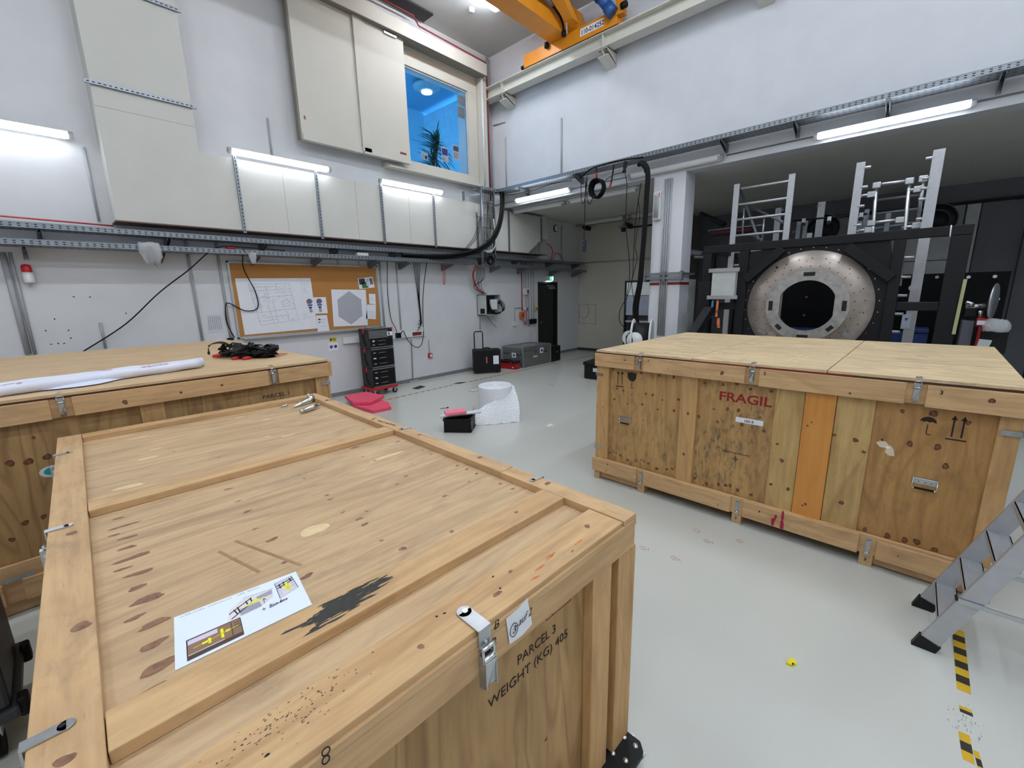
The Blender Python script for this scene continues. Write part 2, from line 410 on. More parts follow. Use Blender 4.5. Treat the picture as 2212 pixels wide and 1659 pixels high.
KN2 = [(0.169,1.132,1.3),(0.451,1.124,1.4),(0.621,1.121,1.2),(0.749,1.122,1.4),(0.214,0.947,1.2),(0.279,0.936,1.2),(0.367,0.912,0.7),(0.503,0.939,1.1),(0.568,0.938,1.3),(0.661,0.907,0.8),(0.188,0.839,1.2),(0.331,0.819,0.9),(0.473,0.835,1.2),(0.623,0.815,1.0),(0.769,0.829,1.3),(0.801,0.934,1.3),(0.153,0.292,1.1),(0.199,0.312,0.9),(0.225,0.305,0.9),(0.271,0.293,1.2),(0.35,0.266,1.4),(0.439,0.286,1.1),(0.488,0.305,0.9),(0.515,0.299,1.0),(0.56,0.29,1.3),(0.642,0.262,1.6),(0.734,0.282,1.3),(0.783,0.3,1.3)]
KN2B = [(0.978,0.817,1.5),(1.008,1.104,1.2),(1.147,1.11,1.2),(1.247,1.129,1.5),(1.344,1.101,1.3),(1.481,1.105,1.4),(1.092,0.899,0.8),(1.195,0.918,1.4),(1.275,0.923,1.5),(1.427,0.893,0.9),(1.128,0.801,1.2),(1.306,0.814,1.6),(1.462,0.796,1.3),(0.984,0.272,1.3),(1.081,0.249,1.8),(1.175,0.274,1.5),(1.231,0.283,1.5),(1.263,0.291,1.4),(1.321,0.269,1.5),(1.42,.262,1.3)]
KN2C = [(2.201,1.082,1.3),(2.339,1.091,2.2),(2.486,1.063,1.4),(2.13,0.878,0.9),(2.26,0.883,1.9),(2.382,0.891,2.0),(2.431,0.782,1.9),(2.118,0.241,1.5),(2.233,0.241,2.0),(2.317,0.245,2.0),(2.372,0.256,2.1),(2.456,0.238,1.7)]

# ---- crate on the right, front towards the camera ------------------------------------------
c2 = thing('wooden_crate', 'large pine and plywood shipping crate with red FRAGIL stencil beside the aluminium stepladder', 'crate', (3.535, 2.165, 0), math.radians(-91.36), 'shipping crates')
W2, D2 = 2.69, 2.1
for k, (a, b_) in enumerate(((.004, .905), (.911, 1.80), (1.806, W2-.004))):
    q = MB().box(a, b_, -.012, D2, 1.283, 1.301, M_top2)
    for _ in range(7): q.blob((random.uniform(a+.05, b_-.05), random.uniform(.1, D2-.1), 1.301), X, Y, Z, random.uniform(.006,.02), random.uniform(.003,.006), M_knot, .2)
    if k == 1:
        for dx in (-.05, .0): q.prism([(1.55+dx, .25, 1.3012), (1.565+dx, .25, 1.3012), (1.60+dx, .62, 1.3012), (1.585+dx, .62, 1.3012)], (0, 0, .0006), M_patch)
    q.build('lid', M_top2, c2, .002)
MB().box(.006, W2-.006, -.008, D2-.01, 1.272, 1.283, plain('rubber_seal_brown', '4a2a20', .7)).build('seal', None, c2)
MB().box(.9, 1.95, -.0095, -.0075, 1.274, 1.282, plain('red_seal_strip', '8e1a24', .6)).build('seal', None, c2, label='red strip under the middle lid')
def face(name, x0, x1, y, mat, kn=(), z0=.1, z1=1.27):
    q = MB().box(x0, x1, y, y+.018, z0, z1, mat); knots(q, kn, 'front', y)
    return q.build(name, mat, c2)
face('side_panel', .02, .95, .03, M_face, KN2); face('side_panel', .95, 1.53, .03, M_face, KN2B)
face('side_panel', 2.06, W2-.02, .03, M_face3, KN2C)
# core walls behind
q = MB().box(.02, W2-.02, .05, .07, .1, 1.27, M_bz).box(.02, .04, .03, D2-.03, .1, 1.27, M_bz).box(W2-.04, W2-.02, .03, D2-.03, .1, 1.27, M_bz).box(.02, W2-.02, D2-.05, D2-.03, .1, 1.27, M_bz).box(.03, W2-.03, .05, D2-.05, .1, .12, M_bz)
q.build('crate_body', M_bz, c2)
def boards(parent, items, name, bev=.003):
    for it in items:
        x0, x1, y0, y1, z0, z1, mt = it[:7]
        q = MB().box(x0, x1, y0, y1, z0, z1, mt)
        if len(it) > 7: knots(q, it[7], 'front', y0)
        q.build(name, mt, parent, bev)
boards(c2, [(.004, .136, .004, .03, .2, 1.16, M_bz, [(.08,.75,.6),(.1,.5,.5)]), (.824, .961, .006, .03, .2, 1.16, M_bz, [(0.898,0.833,1.3),(0.884,0.47,1.2)]),
            (1.517, 1.695, .016, .03, .2, 1.16, M_pale, [(1.548,0.396,1.2),(1.66,0.392,1.4),(1.56,.72,1.0),(1.60,.60,1.6)]), (1.698, 1.872, .008, .03, .15, 1.16, M_orange, [(1.73,0.896,0.7),(1.75,0.926,0.6),(1.777,0.316,1.0),(1.76,.30,.7)]),
            (1.875, 2.073, .016, .03, .2, 1.16, M_pale, [(1.976,0.393,1.6),(2.0,.85,1.6),(2.05,.78,1.2),(1.885,.86,1.1)]), (2.60, W2-.002, .012, .03, .2, 1.16, M_bz)], 'post')
boards(c2, [(-.004, .402, -.024, .0, 1.15, 1.272, M_bx, [(0.312,1.233,0.9),(.15,1.2,.4)]), (.493, 1.31, -.024, .0, 1.147, 1.272, M_bx, [(1.149,1.21,1.6),(.72,1.2,.4),(.95,1.18,.4)]),
            (1.405, 2.201, -.024, .0, 1.140, 1.270, M_bx, [(1.939,1.166,0.8)]), (2.293, W2+.004, -.024, .0, 1.135, 1.268, M_bx, [(2.553,1.215,1.6)]), (.0, W2, .0, .024, 1.143, 1.271, M_bx)], 'top_rail')
boards(c2, [(-.014, .465, -.024, .0, .088, .222, M_bx, [(0.165,0.189,0.9),(.15,.12,.7)]), (.541, 1.29, -.024, .0, .086, .220, M_bx, [(.9,.15,.5),(1.2,.12,.6)]), (1.38, 2.097, -.024, .0, .082, .218, M_bx, [(1.5,.17,.8)]), (2.19, W2+.004, -.024, .0, .078, .205, M_bx, [(2.3,.15,.5)]),
            (0, W2, .0, .024, .085, .222, M_bx)], 'bottom_rail')
boards(c2, [(a, b_, .0, D2, 0, .088, M_by) for a, b_ in ((0, .06), (.476, .545), (1.303, 1.373), (2.11, 2.182), (W2-.07, W2))], 'skid')
boards(c2, [(.06, .476, .03, .05, .012, .088, M_bx), (2.182, W2-.07, .03, .05, .012, .088, M_bx)], 'spacer_board')
for x in (.45, 1.353, 2.25): toggle_latch(c2, x, 1.301, 1.158, 0.0)
for x in (.505, 1.338, 2.148): tiny_latch(c2, x, .207, .085, .0)
drop_handle(c2, .257, .374, .694, .629, .03); drop_handle(c2, 2.30, 2.416, .685, .617, .03)
q = MB()
for (x0, x1, z) in ((-.004, .075, 1.066), (-.004, .066, .331), (2.612, W2+.006, 1.04)):
    q.box(x0, x1, -.0, .004, z-.014, z+.014, M_zinc)
    q.box(x0 if x0 < 0 else x1-.004, x0+.004 if x0 < 0 else x1, .0, .09, z-.014, z+.014, M_zinc)
q.build('corner_plate', M_zinc, c2)
text('FRAGIL', .098, (1.122, .0298, .985), X, Z, M_stampr, 'stencil_lettering', c2, .0022, width=.368)
# stencil bridges across the letters show the board through: thin breaks
q = MB().box(1.260, 1.451, .0288, .03, .829, .869, M_paper); lrs = q.build('paper_label', M_paper, c2, label='white label reading LRS B')
text('LRS B', .027, (1.322, .0286, .838), X, Z, M_ink, 'lettering', lrs, .0004)
text('CENTER OF GRAVITY', .018, (1.179, .0298, .566), X, Z, M_stamp, 'stencil_lettering', c2, .0003, width=.207)
q = MB()
for a, b_ in ((X, Z), (Z, X)):
    c = Vector((1.282, .0296, .523)); q.beam(c-a*.02, c+a*.02, .004, .0008, M_stamp, up=Y)
    for s in (-1, 1): q.prism([c+a*s*.024, c+a*s*.014+b_*.007, c+a*s*.014-b_*.007], (0, -.0008, 0), M_stamp)
q.build('gravity_cross_stencil', M_stamp, c2); q = MB()
arrows_up(q, .220, .263, .03, .975, 1.118, .044, .006); q.build('up_arrows_stencil', M_stamp, c2); q = MB()
arrows_up(q, 2.430, 2.470, .03, .955, 1.097, .043, .008); q.build('up_arrows_stencil', M_stamp, c2); q = MB()
# fragile glass and umbrella
pts = [(.317, .0298, 1.119), (.335, .0298, 1.112), (.345, .0298, 1.119), (.406, .0298, 1.114), (.404, .0298, 1.065), (.39, .0298, 1.042), (.368, .0298, 1.032), (.345, .0298, 1.038), (.325, .0298, 1.055), (.318, .0298, 1.08)]
q.prism(pts, (0, -.0008, 0), M_stamp); q.box(.358, .364, .029, .0298, .985, 1.02, M_stamp); q.box(.345, .378, .029, .0298, .970, .976, M_stamp)
q.build('glass_stencil', M_stamp, c2); q = MB()
um = [(2.323+.037*math.cos(t), .0298, 1.034+.034*math.sin(t)) for t in [math.pi*k/14 for k in range(15)]]+[(2.323-.037+.0123*(j+.5), .0298, 1.034+(.006 if j % 2 == 0 else -.0)) for j in range(6)]
q.prism(um, (0, -.0008, 0), M_stamp); q.tube([(2.323, .029, 1.02), (2.322, .029, .975), (2.324, .029, .962), (2.332, .029, .957), (2.341, .029, .962)], .0025, 6, M_stamp)
q.build('umbrella_stencil', M_stamp, c2)
for tx, x, z, s in (('1', .533, 1.24, .028), ('2', 1.432, 1.23, .032), ('3', 2.346, 1.222, .032)): text(tx, s, (x, -.0246, z), X, Z, M_stamp, 'stencil_number', c2, .0006)
for tx, x in (('1', .505), ('2', 1.335), ('3', 2.145)): text(tx, .03, (x-.008, -.0006, .035), X, Z, M_stamp, 'stencil_number', c2, .0004)
q = MB()
q.blob((1.60, -.0245, .135), X, Z, -Y, .012, .045, plain('red_paint_smear', 'a01838', .7), .5); q.blob((1.655, -.0245, .145), X, Z, -Y, .014, .05, MATS['red_paint_smear'], .5)
q.build('paint_smear', None, c2)
q = MB().blob((2.16, .03, .83), X, Z, -Y, .04, .035, plain('white_splatter', 'd8c8b0', .7), .5).blob((2.163, .0295, .835), X, Z, -Y, .009, .009, plain('white_plug', 'f0f0ec', .5), .1)
q.build('plug', None, c2, label='white plug in a splintered hole')

# ---- crate on the left behind the near crate -------------------------------------------------
c1 = thing('wooden_crate', 'large pine shipping crate marked PARCEL 1, standing behind the nearest crate by the cork board', 'crate', (-.77, 3.75, 0), 0, 'shipping crates')
W1, D1, H1 = 2.42, 3.02, 1.31
for a, b_ in ((-.014, .985), (.991, 2.035), (2.041, D1)):
    q = MB().box(0, W1, a, b_, H1-.018, H1, M_top1)
    q.build('lid', M_top1, c1, .002)
MB().box(.006, W1-.006, -.008, D1-.01, H1-.028, H1-.018, MATS['rubber_seal_brown']).build('seal', None, c1)
q = MB().box(.02, W1-.02, .03, .05, .1, H1-.03, M_face1)
knots(q, [(.505,.933,2.1),(.576,.921,2.3),(.653,.928,2.1),(.576,.561,1.6),(.499,.552,1.8),(.431,.472,1.5),(.62,1.06,1.),(.3,.8,1.6)], 'front', .03)
q.blob((.655, .029, .835), X, Z, -Y, .052, .035, plain('sticker_white_rim', 'cfd8da', .5), .03, 20, up=.001); q.blob((.66, .028, .835), X, Z, -Y, .038, .024, plain('sticker_teal', '2a9a94', .5), .03, 20, up=.001)
q.build('side_panel', M_face1, c1)
q = MB().box(.02, .04, .03, D1-.03, .1, H1-.03, M_bz).box(W1-.04, W1-.02, .05, D1-.03, .1, H1-.03, M_bz).box(.02, W1-.02, D1-.05, D1-.03, .1, H1-.03, M_bz).box(.03, W1-.03, .05, D1-.05, .1, .12, M_bz)
q.build('crate_body', M_bz, c1)
boards(c1, [(-.004, .715, -.024, .0, H1-.15, H1-.03, M_bx, [(.3,1.2,.6)]), (.812, 1.925, -.024, .0, H1-.148, H1-.03, M_bx, [(1.05,1.2,1.6),(1.35,1.21,.9),(1.6,1.22,1.)]), (2.0, W1-.006, -.024, .0, H1-.145, H1-.03, M_bx), (0, W1, 0, .024, H1-.15, H1-.03, M_bx)], 'top_rail')
boards(c1, [(W1-.03, W1+.03, -.004, .02, H1-.15, H1-.022, M_bz)], 'rail_end')
boards(c1, [(-.004, .35, -.024, 0, .09, .225, M_bx), (.43, 1.93, -.024, 0, .09, .225, M_bx, [(.6,.2,1.4)]), (2.0, W1, -.024, 0, .09, .225, M_bx), (0, W1, 0, .024, .09, .325, M_bx)], 'bottom_rail')
boards(c1, [(0, .13, .006, .03, .2, 1.16, M_bz), (.2, .33, .012, .03, .2, 1.16, M_bz), (1.12, 1.25, .012, .03, .2, 1.16, M_bz), (W1-.12, W1, .006, .03, .2, 1.16, M_bz)], 'post')
boards(c1, [(a, a+.07, 0, D1, 0, .09, M_by) for a in (0, .6, 1.2, 1.8, W1-.07)]+[(.07, W1-.07, .03, .05, .005, .09, M_bx)], 'skid')
for x in (.765, 1.965): toggle_latch(c1, x, H1, H1-.14, -.002)
q = MB()
for z in (1.10,): q.box(W1-.075, W1+.004, -.004, 0.002, z-.014, z+.014, M_zinc)
q.box(.36, .49, -.028, -.024, .236, .262, M_zinc)
q.build('corner_plate', M_zinc, c1)
text('PARCEL 1', .047, (1.875, .0295, 1.048), X, Z, M_stamp, 'lettering', c1, .0003, width=.2)
# side battens on the right end face
boards(c1, [(W1-.02, W1, y, y+.12, .2, 1.16, M_bz) for y in (.0, .9, 1.95, D1-.14)]+[(W1-.0, W1+.02, .03, D1-.03, H1-.15, H1-.03, M_by), (W1-.0, W1+.02, .03, D1-.03, .09, .225, M_by)], 'side_batten')

# ---- nearest crate --------------------------------------------------------------------------
c3 = thing('wooden_crate', 'nearest pine shipping crate with a recessed lid, marked PARCEL 3 WEIGHT (KG) 405', 'crate', (-.162, .69, 0), math.radians(-2.12), 'shipping crates')
W3, L3, T3 = 1.49, 2.92, 1.07
lid = MB()
lid.box(.0, W3, .0, L3, T3-.045, T3-.03, M_topx)
KN3 = [(0.181,1.444,2.6,0.7),(0.192,1.354,4.8,1.0),(0.161,1.295,2.2,0.6),(0.195,1.239,3.6,0.8),(0.185,1.156,3.4,0.9),(0.195,1.068,5.2,1.4),(0.165,1.011,2.6,0.8),(0.201,0.947,4.2,1.1),(0.537,1.132,2.2,0.8),(0.539,0.845,2.2,1.0),(0.52,0.966,1.2,0.5),(0.537,1.423,2.0,0.8),(0.535,1.259,1.6,0.5),(0.523,0.674,1.2,0.5),(0.804,1.341,1,0.5),(0.805,1.284,1,0.4),
 (0.188,0.863,3.0,1.0),(0.203,0.778,5.2,1.5),(0.17,0.709,2.6,0.9),(0.205,0.646,4.6,1.2),(0.193,0.56,3.6,1.3),(0.198,0.47,5.6,1.5),(0.175,0.407,2.8,0.7),(0.547,0.553,2.2,1.0),
 (0.809,0.754,1.6,0.8),(0.804,0.702,1.9,0.8),(0.818,0.466,1.7,0.9),(0.789,0.848,1.1,0.5),(0.794,0.561,1.1,0.5),(1.136,0.667,1.4,0.7),(1.134,0.959,1.6,0.7),(1.061,0.914,1.3,0.5),(1.291,0.699,1.0,0.5),(1.131,1.247,1.3,0.6),(1.113,1.337,1.2,0.5),(1.15,1.5,3.0,1.2),(1.358,1.406,1.8,0.8),(1.37,0.881,1.6,0.7),(1.372,0.812,1.5,0.6),(1.37,0.739,1.5,0.6),(1.37,0.581,1.4,0.7),(1.37,0.506,1.3,0.6),(0.991,0.431,1.2,0.7),(1.331,1.765,1.1,0.5),(0.857,0.788,1.0,0.5),(1.37,1.102,1,0.5),(1.37,1.178,1,0.5),(0.8,0.99,1.4,0.6),(0.806,1.039,1.6,0.5),(.6,1.9,1.1,.4),(.9,2.3,1.,.4),(1.1,2.6,1.2,.4),(.45,2.2,1.,.4)]
knots(lid, KN3, 'top', T3-.03)
for x, y, a, b_ in [(0.339,2.677,5,1.5),(0.275,2.78,5,1.2),(0.386,2.336,2.5,1.3),(0.337,2.18,5,1.4),(0.235,1.792,6,2),(0.884,2.7,3,1),(0.993,2.496,3,1.2),(0.97,2.008,3.5,1.2),(0.879,2.082,2,1),(0.665,0.801,4.5,3.5),(1.2,1.25,11,1.4)]:
    lid.blob((x, y, T3-.03), X, Y, Z, a*.01, b_*.01, M_patch, .15, 18, up=.0004)
M_tape = plain('tape_residue', '9a7850', .5, 0, .15, 30)
for (p0, p1) in (((.395, .90), (.455, .68)), ((.45, .93), (.555, .62))):
    lid.beam((p0[0], p0[1], T3-.0294), (p1[0], p1[1], T3-.0294), .010, .0006, M_tape)
lid.build('lid_panel', M_topx, c3)
def lb(name, x0, x1, y0, y1, z0, z1, mt, kn=(), extra=None):
    q = MB().box(x0, x1, y0, y1, z0, z1, mt)
    for k in kn: q.blob((k[0], k[1], z1), X, Y, Z, k[2]*.01, k[3]*.01, M_knot3, .15, 14)
    if extra: extra(q)
    return q.build(name, mt, c3, .0025)
lb('lid_side_board', .0, .102, .0, L3, T3-.03, T3, M_by, [(.06,1.35,1.6,1.4),(.075,.72,2.2,1.6),(.05,.30,1.4,1.2),(.07,.18,.6,.5)])
lb('lid_side_board', W3-.082, W3, .0, .62, T3-.03, T3, M_by, [(W3-.03,.39,1.6,1.2)])
lb('lid_side_board', W3-.08, W3, .622, L3, T3-.03, T3+.001, M_by, [(W3-.03,1.337,1.3,1.0),(W3-.03,.819,1.6,1.3),(W3-.035,1.849,1.2,.8),(W3-.03,2.386,1,.6)])
lb('lid_cross_board', .104, W3-.084, L3-.1, L3-.006, T3-.03, T3, M_bx)
lb('lid_cross_board', .104, W3-.084, 1.53, 1.635, T3-.03, T3, M_bx)
def soot(q):
    M = M_soot; rnd = random.Random(12)
    for _ in range(150):
        t = rnd.gauss(0, 1); x = .555+.055*t; y = .322+rnd.gauss(0, .014)*(1.2-.3*abs(t))+.004*t
        if .27 < y < .366 and .44 < x < .69: q.blob((x, y, T3), X, Y, Z, rnd.uniform(.012, .035), rnd.uniform(.0015, .005), M, .35, 9, up=rnd.uniform(.0003, .0009))
    q.blob((.54, .318, T3), X, Y, Z, .045, .022, M, .35, 22, up=.0005); q.blob((.60, .335, T3), X, Y, Z, .030, .012, M, .35, 18, up=.0007)
lb('lid_cross_board', .104, W3-.084, .262, .372, T3-.03, T3, M_bx, [(1.2,.32,1,.6)], soot)
q = MB().box(.09, W3-.084, .006, .145, T3-.03, T3-.004, M_bx)
for k in ((.62,.06,.8,.7),(.86,.06,1.8,.6),(1.3,.08,1.2,1.),(.95,.1,.9,.5),(1.15,.03,.8,.3)): q.blob((k[0], k[1], T3-.004), X, Y, Z, k[2]*.01, k[3]*.01, M_knot3, .15, 14)
for _ in range(110):
    x, y = random.gauss(.36, .07), random.gauss(.10, .022)
    if .1 < x < .7 and .012 < y < .14: q.blob((x, y, T3-.004), X, Y, Z, random.uniform(.001, .0035), random.uniform(.0006, .0015), M_soot, .3, 6)
for x, y in ((.30,.055),(.255,.03),(.88,.07),(.9,.12),(.75,.02),(.72,.105),(.7,.11)): q.blob((x, y, T3-.004), X, Y, Z, .0045, .003, M_ink, .2, 8)
M_org = plain('orange_crayon', 'c9702e', .8, 0, .2, 80)
for x, y in ((1.08,.06),(1.09,.066),(1.02,.05),(.98,.03),(1.2,.045)): q.blob((x, y, T3-.004), X, Y, Z, .018, .003, M_org, .3, 10)
q.build('lid_end_board', M_bx, c3, .0025)
# body under the lid
lb('lid_edge_board', -.0, W3, -.001, .02, T3-.045, T3-.022, M_bx)
q = MB().box(.0, W3-.006, .0, .028, .942, T3-.046, M_bx)
q.build('top_rail', M_bx, c3, .002, label='upper rail of the end wall')
lb('top_rail', W3-.03, W3+.008, .03, L3, .942, T3-.046, M_by); lb('top_rail', -.008, .03, .03, L3, .942, T3-.046, M_by)
lb('top_rail', .0, W3, L3-.03, L3, .942, T3-.046, M_bx)
q = MB().box(.02, W3-.02, .04, .055, .09, T3-.046, M_face1)
for _ in range(5): q.blob((random.uniform(.5, 1.1), .04, random.uniform(.15, .6)), X, Z, -Y, .006, .007, M_knot, .2)
q.build('end_panel', M_face1, c3)
q = MB().box(.02, .035, .05, L3-.03, .09, T3-.046, M_face3).box(W3-.035, W3-.02, .05, L3-.03, .09, T3-.046, M_face3).box(.02, W3-.02, L3-.045, L3-.03, .09, T3-.046, M_face3).box(.03, W3-.03, .05, L3-.04, .09, .11, M_face3)
q.build('crate_body', M_face3, c3)
boards(c3, [(W3-.105, W3-.004, .002, .04, .085, .944, M_bz), (W3-.262, W3-.152, .002, .04, .0905, .944, M_bz), (.0, .11, .002, .04, .0905, .944, M_bz), (.16, .27, .002, .04, .0905, .944, M_bz)], 'post')
boards(c3, [(W3-.02, W3+.006, y, y+.1, .0905, .944, M_bz) for y in (.0, .9, 1.9, L3-.1)]+[(-.006, .02, y, y+.1, .0905, .944, M_bz) for y in (.0, .9, 1.9, L3-.1)], 'side_batten')
boards(c3, [(W3-.004, W3+.012, .02, .10, .30, .86, M_bz)], 'corner_strip')
# latches: the one at the front
b = MB(); x, yy = .755, -.002
b.box(x-.02, x+.02, -.006, .07, T3-.003, T3+.001, M_zinc); b.cyl((x, .07, T3-.003), (x, .07, T3+.001), .02, 16, M_zinc); b.cyl((x, .066, T3+.001), (x, .066, T3+.006), .008, 12, M_chrome)
b.box(x-.019, x+.019, -.008, -.004, T3-.05, T3+.001, M_zinc); b.cyl((x-.002, -.006, T3-.034), (x-.002, -.014, T3-.034), .005, 10, M_chrome)
b.cyl((x-.02, -.018, T3-.046), (x+.02, -.018, T3-.046), .0055, 10, M_chrome)
for s in (-.017, .017): b.cyl((x+s, -.018, T3-.046), (x+s, -.02, T3-.082), .004, 8, M_chrome)
b.cyl((x-.017, -.02, T3-.075), (x+.017, -.02, T3-.075), .008, 10, M_chrome)
b.box(x-.017, x+.017, -.006, -.0, T3-.165, T3-.06, M_zinc)
b.prism([(x-.016, -.006, T3-.165), (x+.016, -.006, T3-.165), (x+.017, -.024, T3-.15), (x+.017, -.026, T3-.08), (x-.017, -.026, T3-.08), (x-.017, -.024, T3-.15)], (0, -.003, 0), M_zinc)
for s in (-.0185, .0155): b.box(x+s, x+s+.003, -.028, -.004, T3-.155, T3-.07, M_zinc)
b.build('latch', M_zinc, c3, .001, label='front zinc toggle latch with cross-head screw')
def side_clip(x_edge, y, inward, full=True):
    b = MB(); s = inward
    b.box(x_edge-.004*s, x_edge+.052*s, y-.013, y+.013, T3+.001, T3+.004, M_zinc); b.cyl((x_edge+.052*s, y, T3+.001), (x_edge+.052*s, y, T3+.004), .013, 14, M_zinc)
    b.cyl((x_edge+.047*s, y, T3+.004), (x_edge+.047*s, y, T3+.007), .005, 10, M_dark)
    b.box(x_edge-.008*s, x_edge-.004*s, y-.013, y+.013, T3-.05, T3+.004, M_zinc)
    b.cyl((x_edge-.018*s, y-.014, T3-.05), (x_edge-.018*s, y+.014, T3-.05), .005, 10, M_chrome); b.cyl((x_edge-.018*s, y-.014, T3-.08), (x_edge-.018*s, y+.014, T3-.08), .006, 10, M_chrome)
    b.box(x_edge-.030*s, x_edge-.012*s, y-.012, y+.012, T3-.14, T3-.06, M_zinc)
    return b.build('latch', M_zinc, c3)
for y in (.385, 1.43, 2.5): side_clip(0.0, y, 1)
for y in (.455, 1.5, 2.575): side_clip(W3, y, -1)
MB().cyl((.794, L3-.02, T3), (.794, L3-.02, T3+.003), .014, 14, M_zinc).build('latch_screw', M_zinc, c3)
# writing
yq = .0392
text('PARCEL 3', .044, (.908, yq, .817), X, Z, M_stamp, 'lettering', c3, -.0002, width=.168)
text('WEIGHT (KG) 405', .044, (.795, yq, .760), X, Z, M_stamp, 'lettering', c3, -.0002, width=.345)
for x, z in ((.787, 1.05), (.775, 1.005)): text('B', .034, (x, -.0024, z-.012), X, Z, M_ink, 'handwriting', c3, -.0003, shear=.2)
q = MB(); x0, x1, z0, z1 = 1.035, 1.156, .884, .928
for a in ((x0, x1, z0, z0+.0015), (x0, x1, z1-.0015, z1), (x0, x0+.0015, z0, z1), (x1-.0015, x1, z0, z1), (x0+.028, x0+.03, z0, z1), (x0, x1, .904, .9055)): q.box(a[0], a[1], yq-.0005, yq, a[2], a[3], M_stamp)
q.build('stencil_pictogram', M_stamp, c3)
text('R/RH-02834', .016, (1.068, yq, .909), X, Z, M_stamp, 'lettering', c3, 0, width=.085)
text('PARCEL  3', .026, (W3-.022, 1.60, T3+.0014), (-.12, 1, 0), (-1, -.12, 0), M_stamp, 'lettering', c3, .0001, width=.24)
# the ring-shaped pencil mark at the front edge
q = MB(); q.tube([(.378+.007*math.cos(t), -.0016, 1.052+.008*math.sin(t)) for t in [6.283*k/16 for k in range(16)]], .0012, 6, M_ink, closed=True); q.tube([(.376+.0065*math.cos(t), -.0016, 1.035+.008*math.sin(t)) for t in [6.283*k/16 for k in range(16)]], .0012, 6, M_ink, closed=True)
q.build('pencil_mark', M_ink, c3)

# dolly under the near crate
dl = thing('transport_dolly', 'black transport dolly with bright round bolts under the corner of the nearest crate', 'dolly', (.62, 1.0, 0), math.radians(-2.12))
def dbox(*a, m=M_dark): return MB().box(*a, m)
dx1, dy0 = .735, -.42
pl = MB(); pl.prism([(dx1-.5, dy0, .055), (dx1-.03, dy0, .055), (dx1, dy0+.03, .055), (dx1, dy0+.3, .055), (dx1-.5, dy0+.3, .055)], (0, 0, .03), M_dark)
pl.build('deck', M_dark, dl, .004)
q = MB()
for a, b in ((-.03, .035), (-.03, .085), (-.105, .035), (-.115, .085), (-.3, .05)): MB().lathe([(0, .006), (.008, .005), (.011, 0)], (dx1+a, dy0+b, .085), n=14, m=M_chrome).build('bolt_head', M_chrome, dl)

for a, b_ in ((-.06, .05), (-.42, .05), (-.06, .22), (-.42, .22)): MB().cyl((dx1+a-.02, dy0+b_, .028), (dx1+a+.02, dy0+b_, .028), .028, 18, M_rubber).build('wheel', M_rubber, dl)
q = MB().box(dx1-.04, dx1-.02, dy0-.004, dy0+.002, .06, .075, M_chrome).box(dx1-.015, dx1+.008, dy0+.06, dy0+.075, .06, .075, M_chrome); q.build('fastener', M_chrome, dl)
# note pinned on the front rail
q = MB(); q.faces([Vector(v) for v in ((.829, -.0035, 1.046), (.87, -.006, 1.052), (.909, -.0035, 1.060), (.925, -.005, .970), (.885, -.006, .962), (.840, -.0035, .962))], [(0,1,4,5), (1,2,3,4)], M_paper)
note = thing('paper_note', 'small torn white note reading 3 auf 2, taped to the front of the nearest crate', 'note', (0,0,0)); note.location = c3.location; note.rotation_euler = c3.rotation_euler
q.build('sheet', M_paper, note)
q = MB(); q.tube([(.853+.014*math.cos(t), -.0075, 1.00+.019*math.sin(t)) for t in [6.283*k/20 for k in range(20)]], .0009, 6, M_ink, closed=True); q.build('handwriting', M_ink, note)
text('3', .028, (.846, -.0075, .991), X, Z, M_ink, 'handwriting', note, -.0002, shear=.3)
text('auf 2', .032, (.868, -.0078, 1.0), (1, 0, .12), Z, M_ink, 'handwriting', note, -.0004, shear=.35, width=.052)
# ================================================================== ducts, trays, lamps, window on the left wall
YD = 7.45       # front plane of the boxed duct
M_duct = plain('duct_boarding', 'c3c3bd', .75, 0, .02, 3)
M_ply_edge = plain('duct_underside_ply', '6b5850', .7, 0, .1, 12)
du = thing('boxed_air_duct', 'tall cream boxed duct turning into a long horizontal run along the left wall', 'duct', (4, 7.6, 2.84))
o_ = (4, 7.6, 2.84)
q = MB().prism([(.85, YD, 2.84), (6.95, YD, 2.84), (6.95, YD, 3.82), (1.84, YD, 3.82), (1.84, YD, ZC-.002), (.85, YD, ZC-.002)], (0, YW-YD-.001, 0), M_duct)
q.build('duct_casing', M_duct, du, off=o_)
q = MB().box(.83, 9.55, YD-.012, YW-.001, 2.825, 2.84, M_ply_edge); q.build('bottom_board', M_ply_edge, du, off=o_)
q = MB().prism([(6.951, YD, 2.84), (8.75, YD, 2.84), (9.25, YD, 3.17), (9.25, YD, 3.23), (9.55, YD, 3.23), (9.55, YD, 3.81), (7.87, YD, 3.81), (6.951, YD, 3.81)], (0, YW-YD-.001, 0), M_duct)
q.build('duct_casing', M_duct, du, off=o_)
q = MB()
for x in (2.9, 4.1, 5.2): q.box(x, x+.003, YD-.001, YD, 2.84, 3.82, M_ply_edge)
q.box(.85, 1.84, YD-.001, YD, 4.13, 4.133, M_ply_edge)
q.build('board_joint', M_ply_edge, du, off=o_)

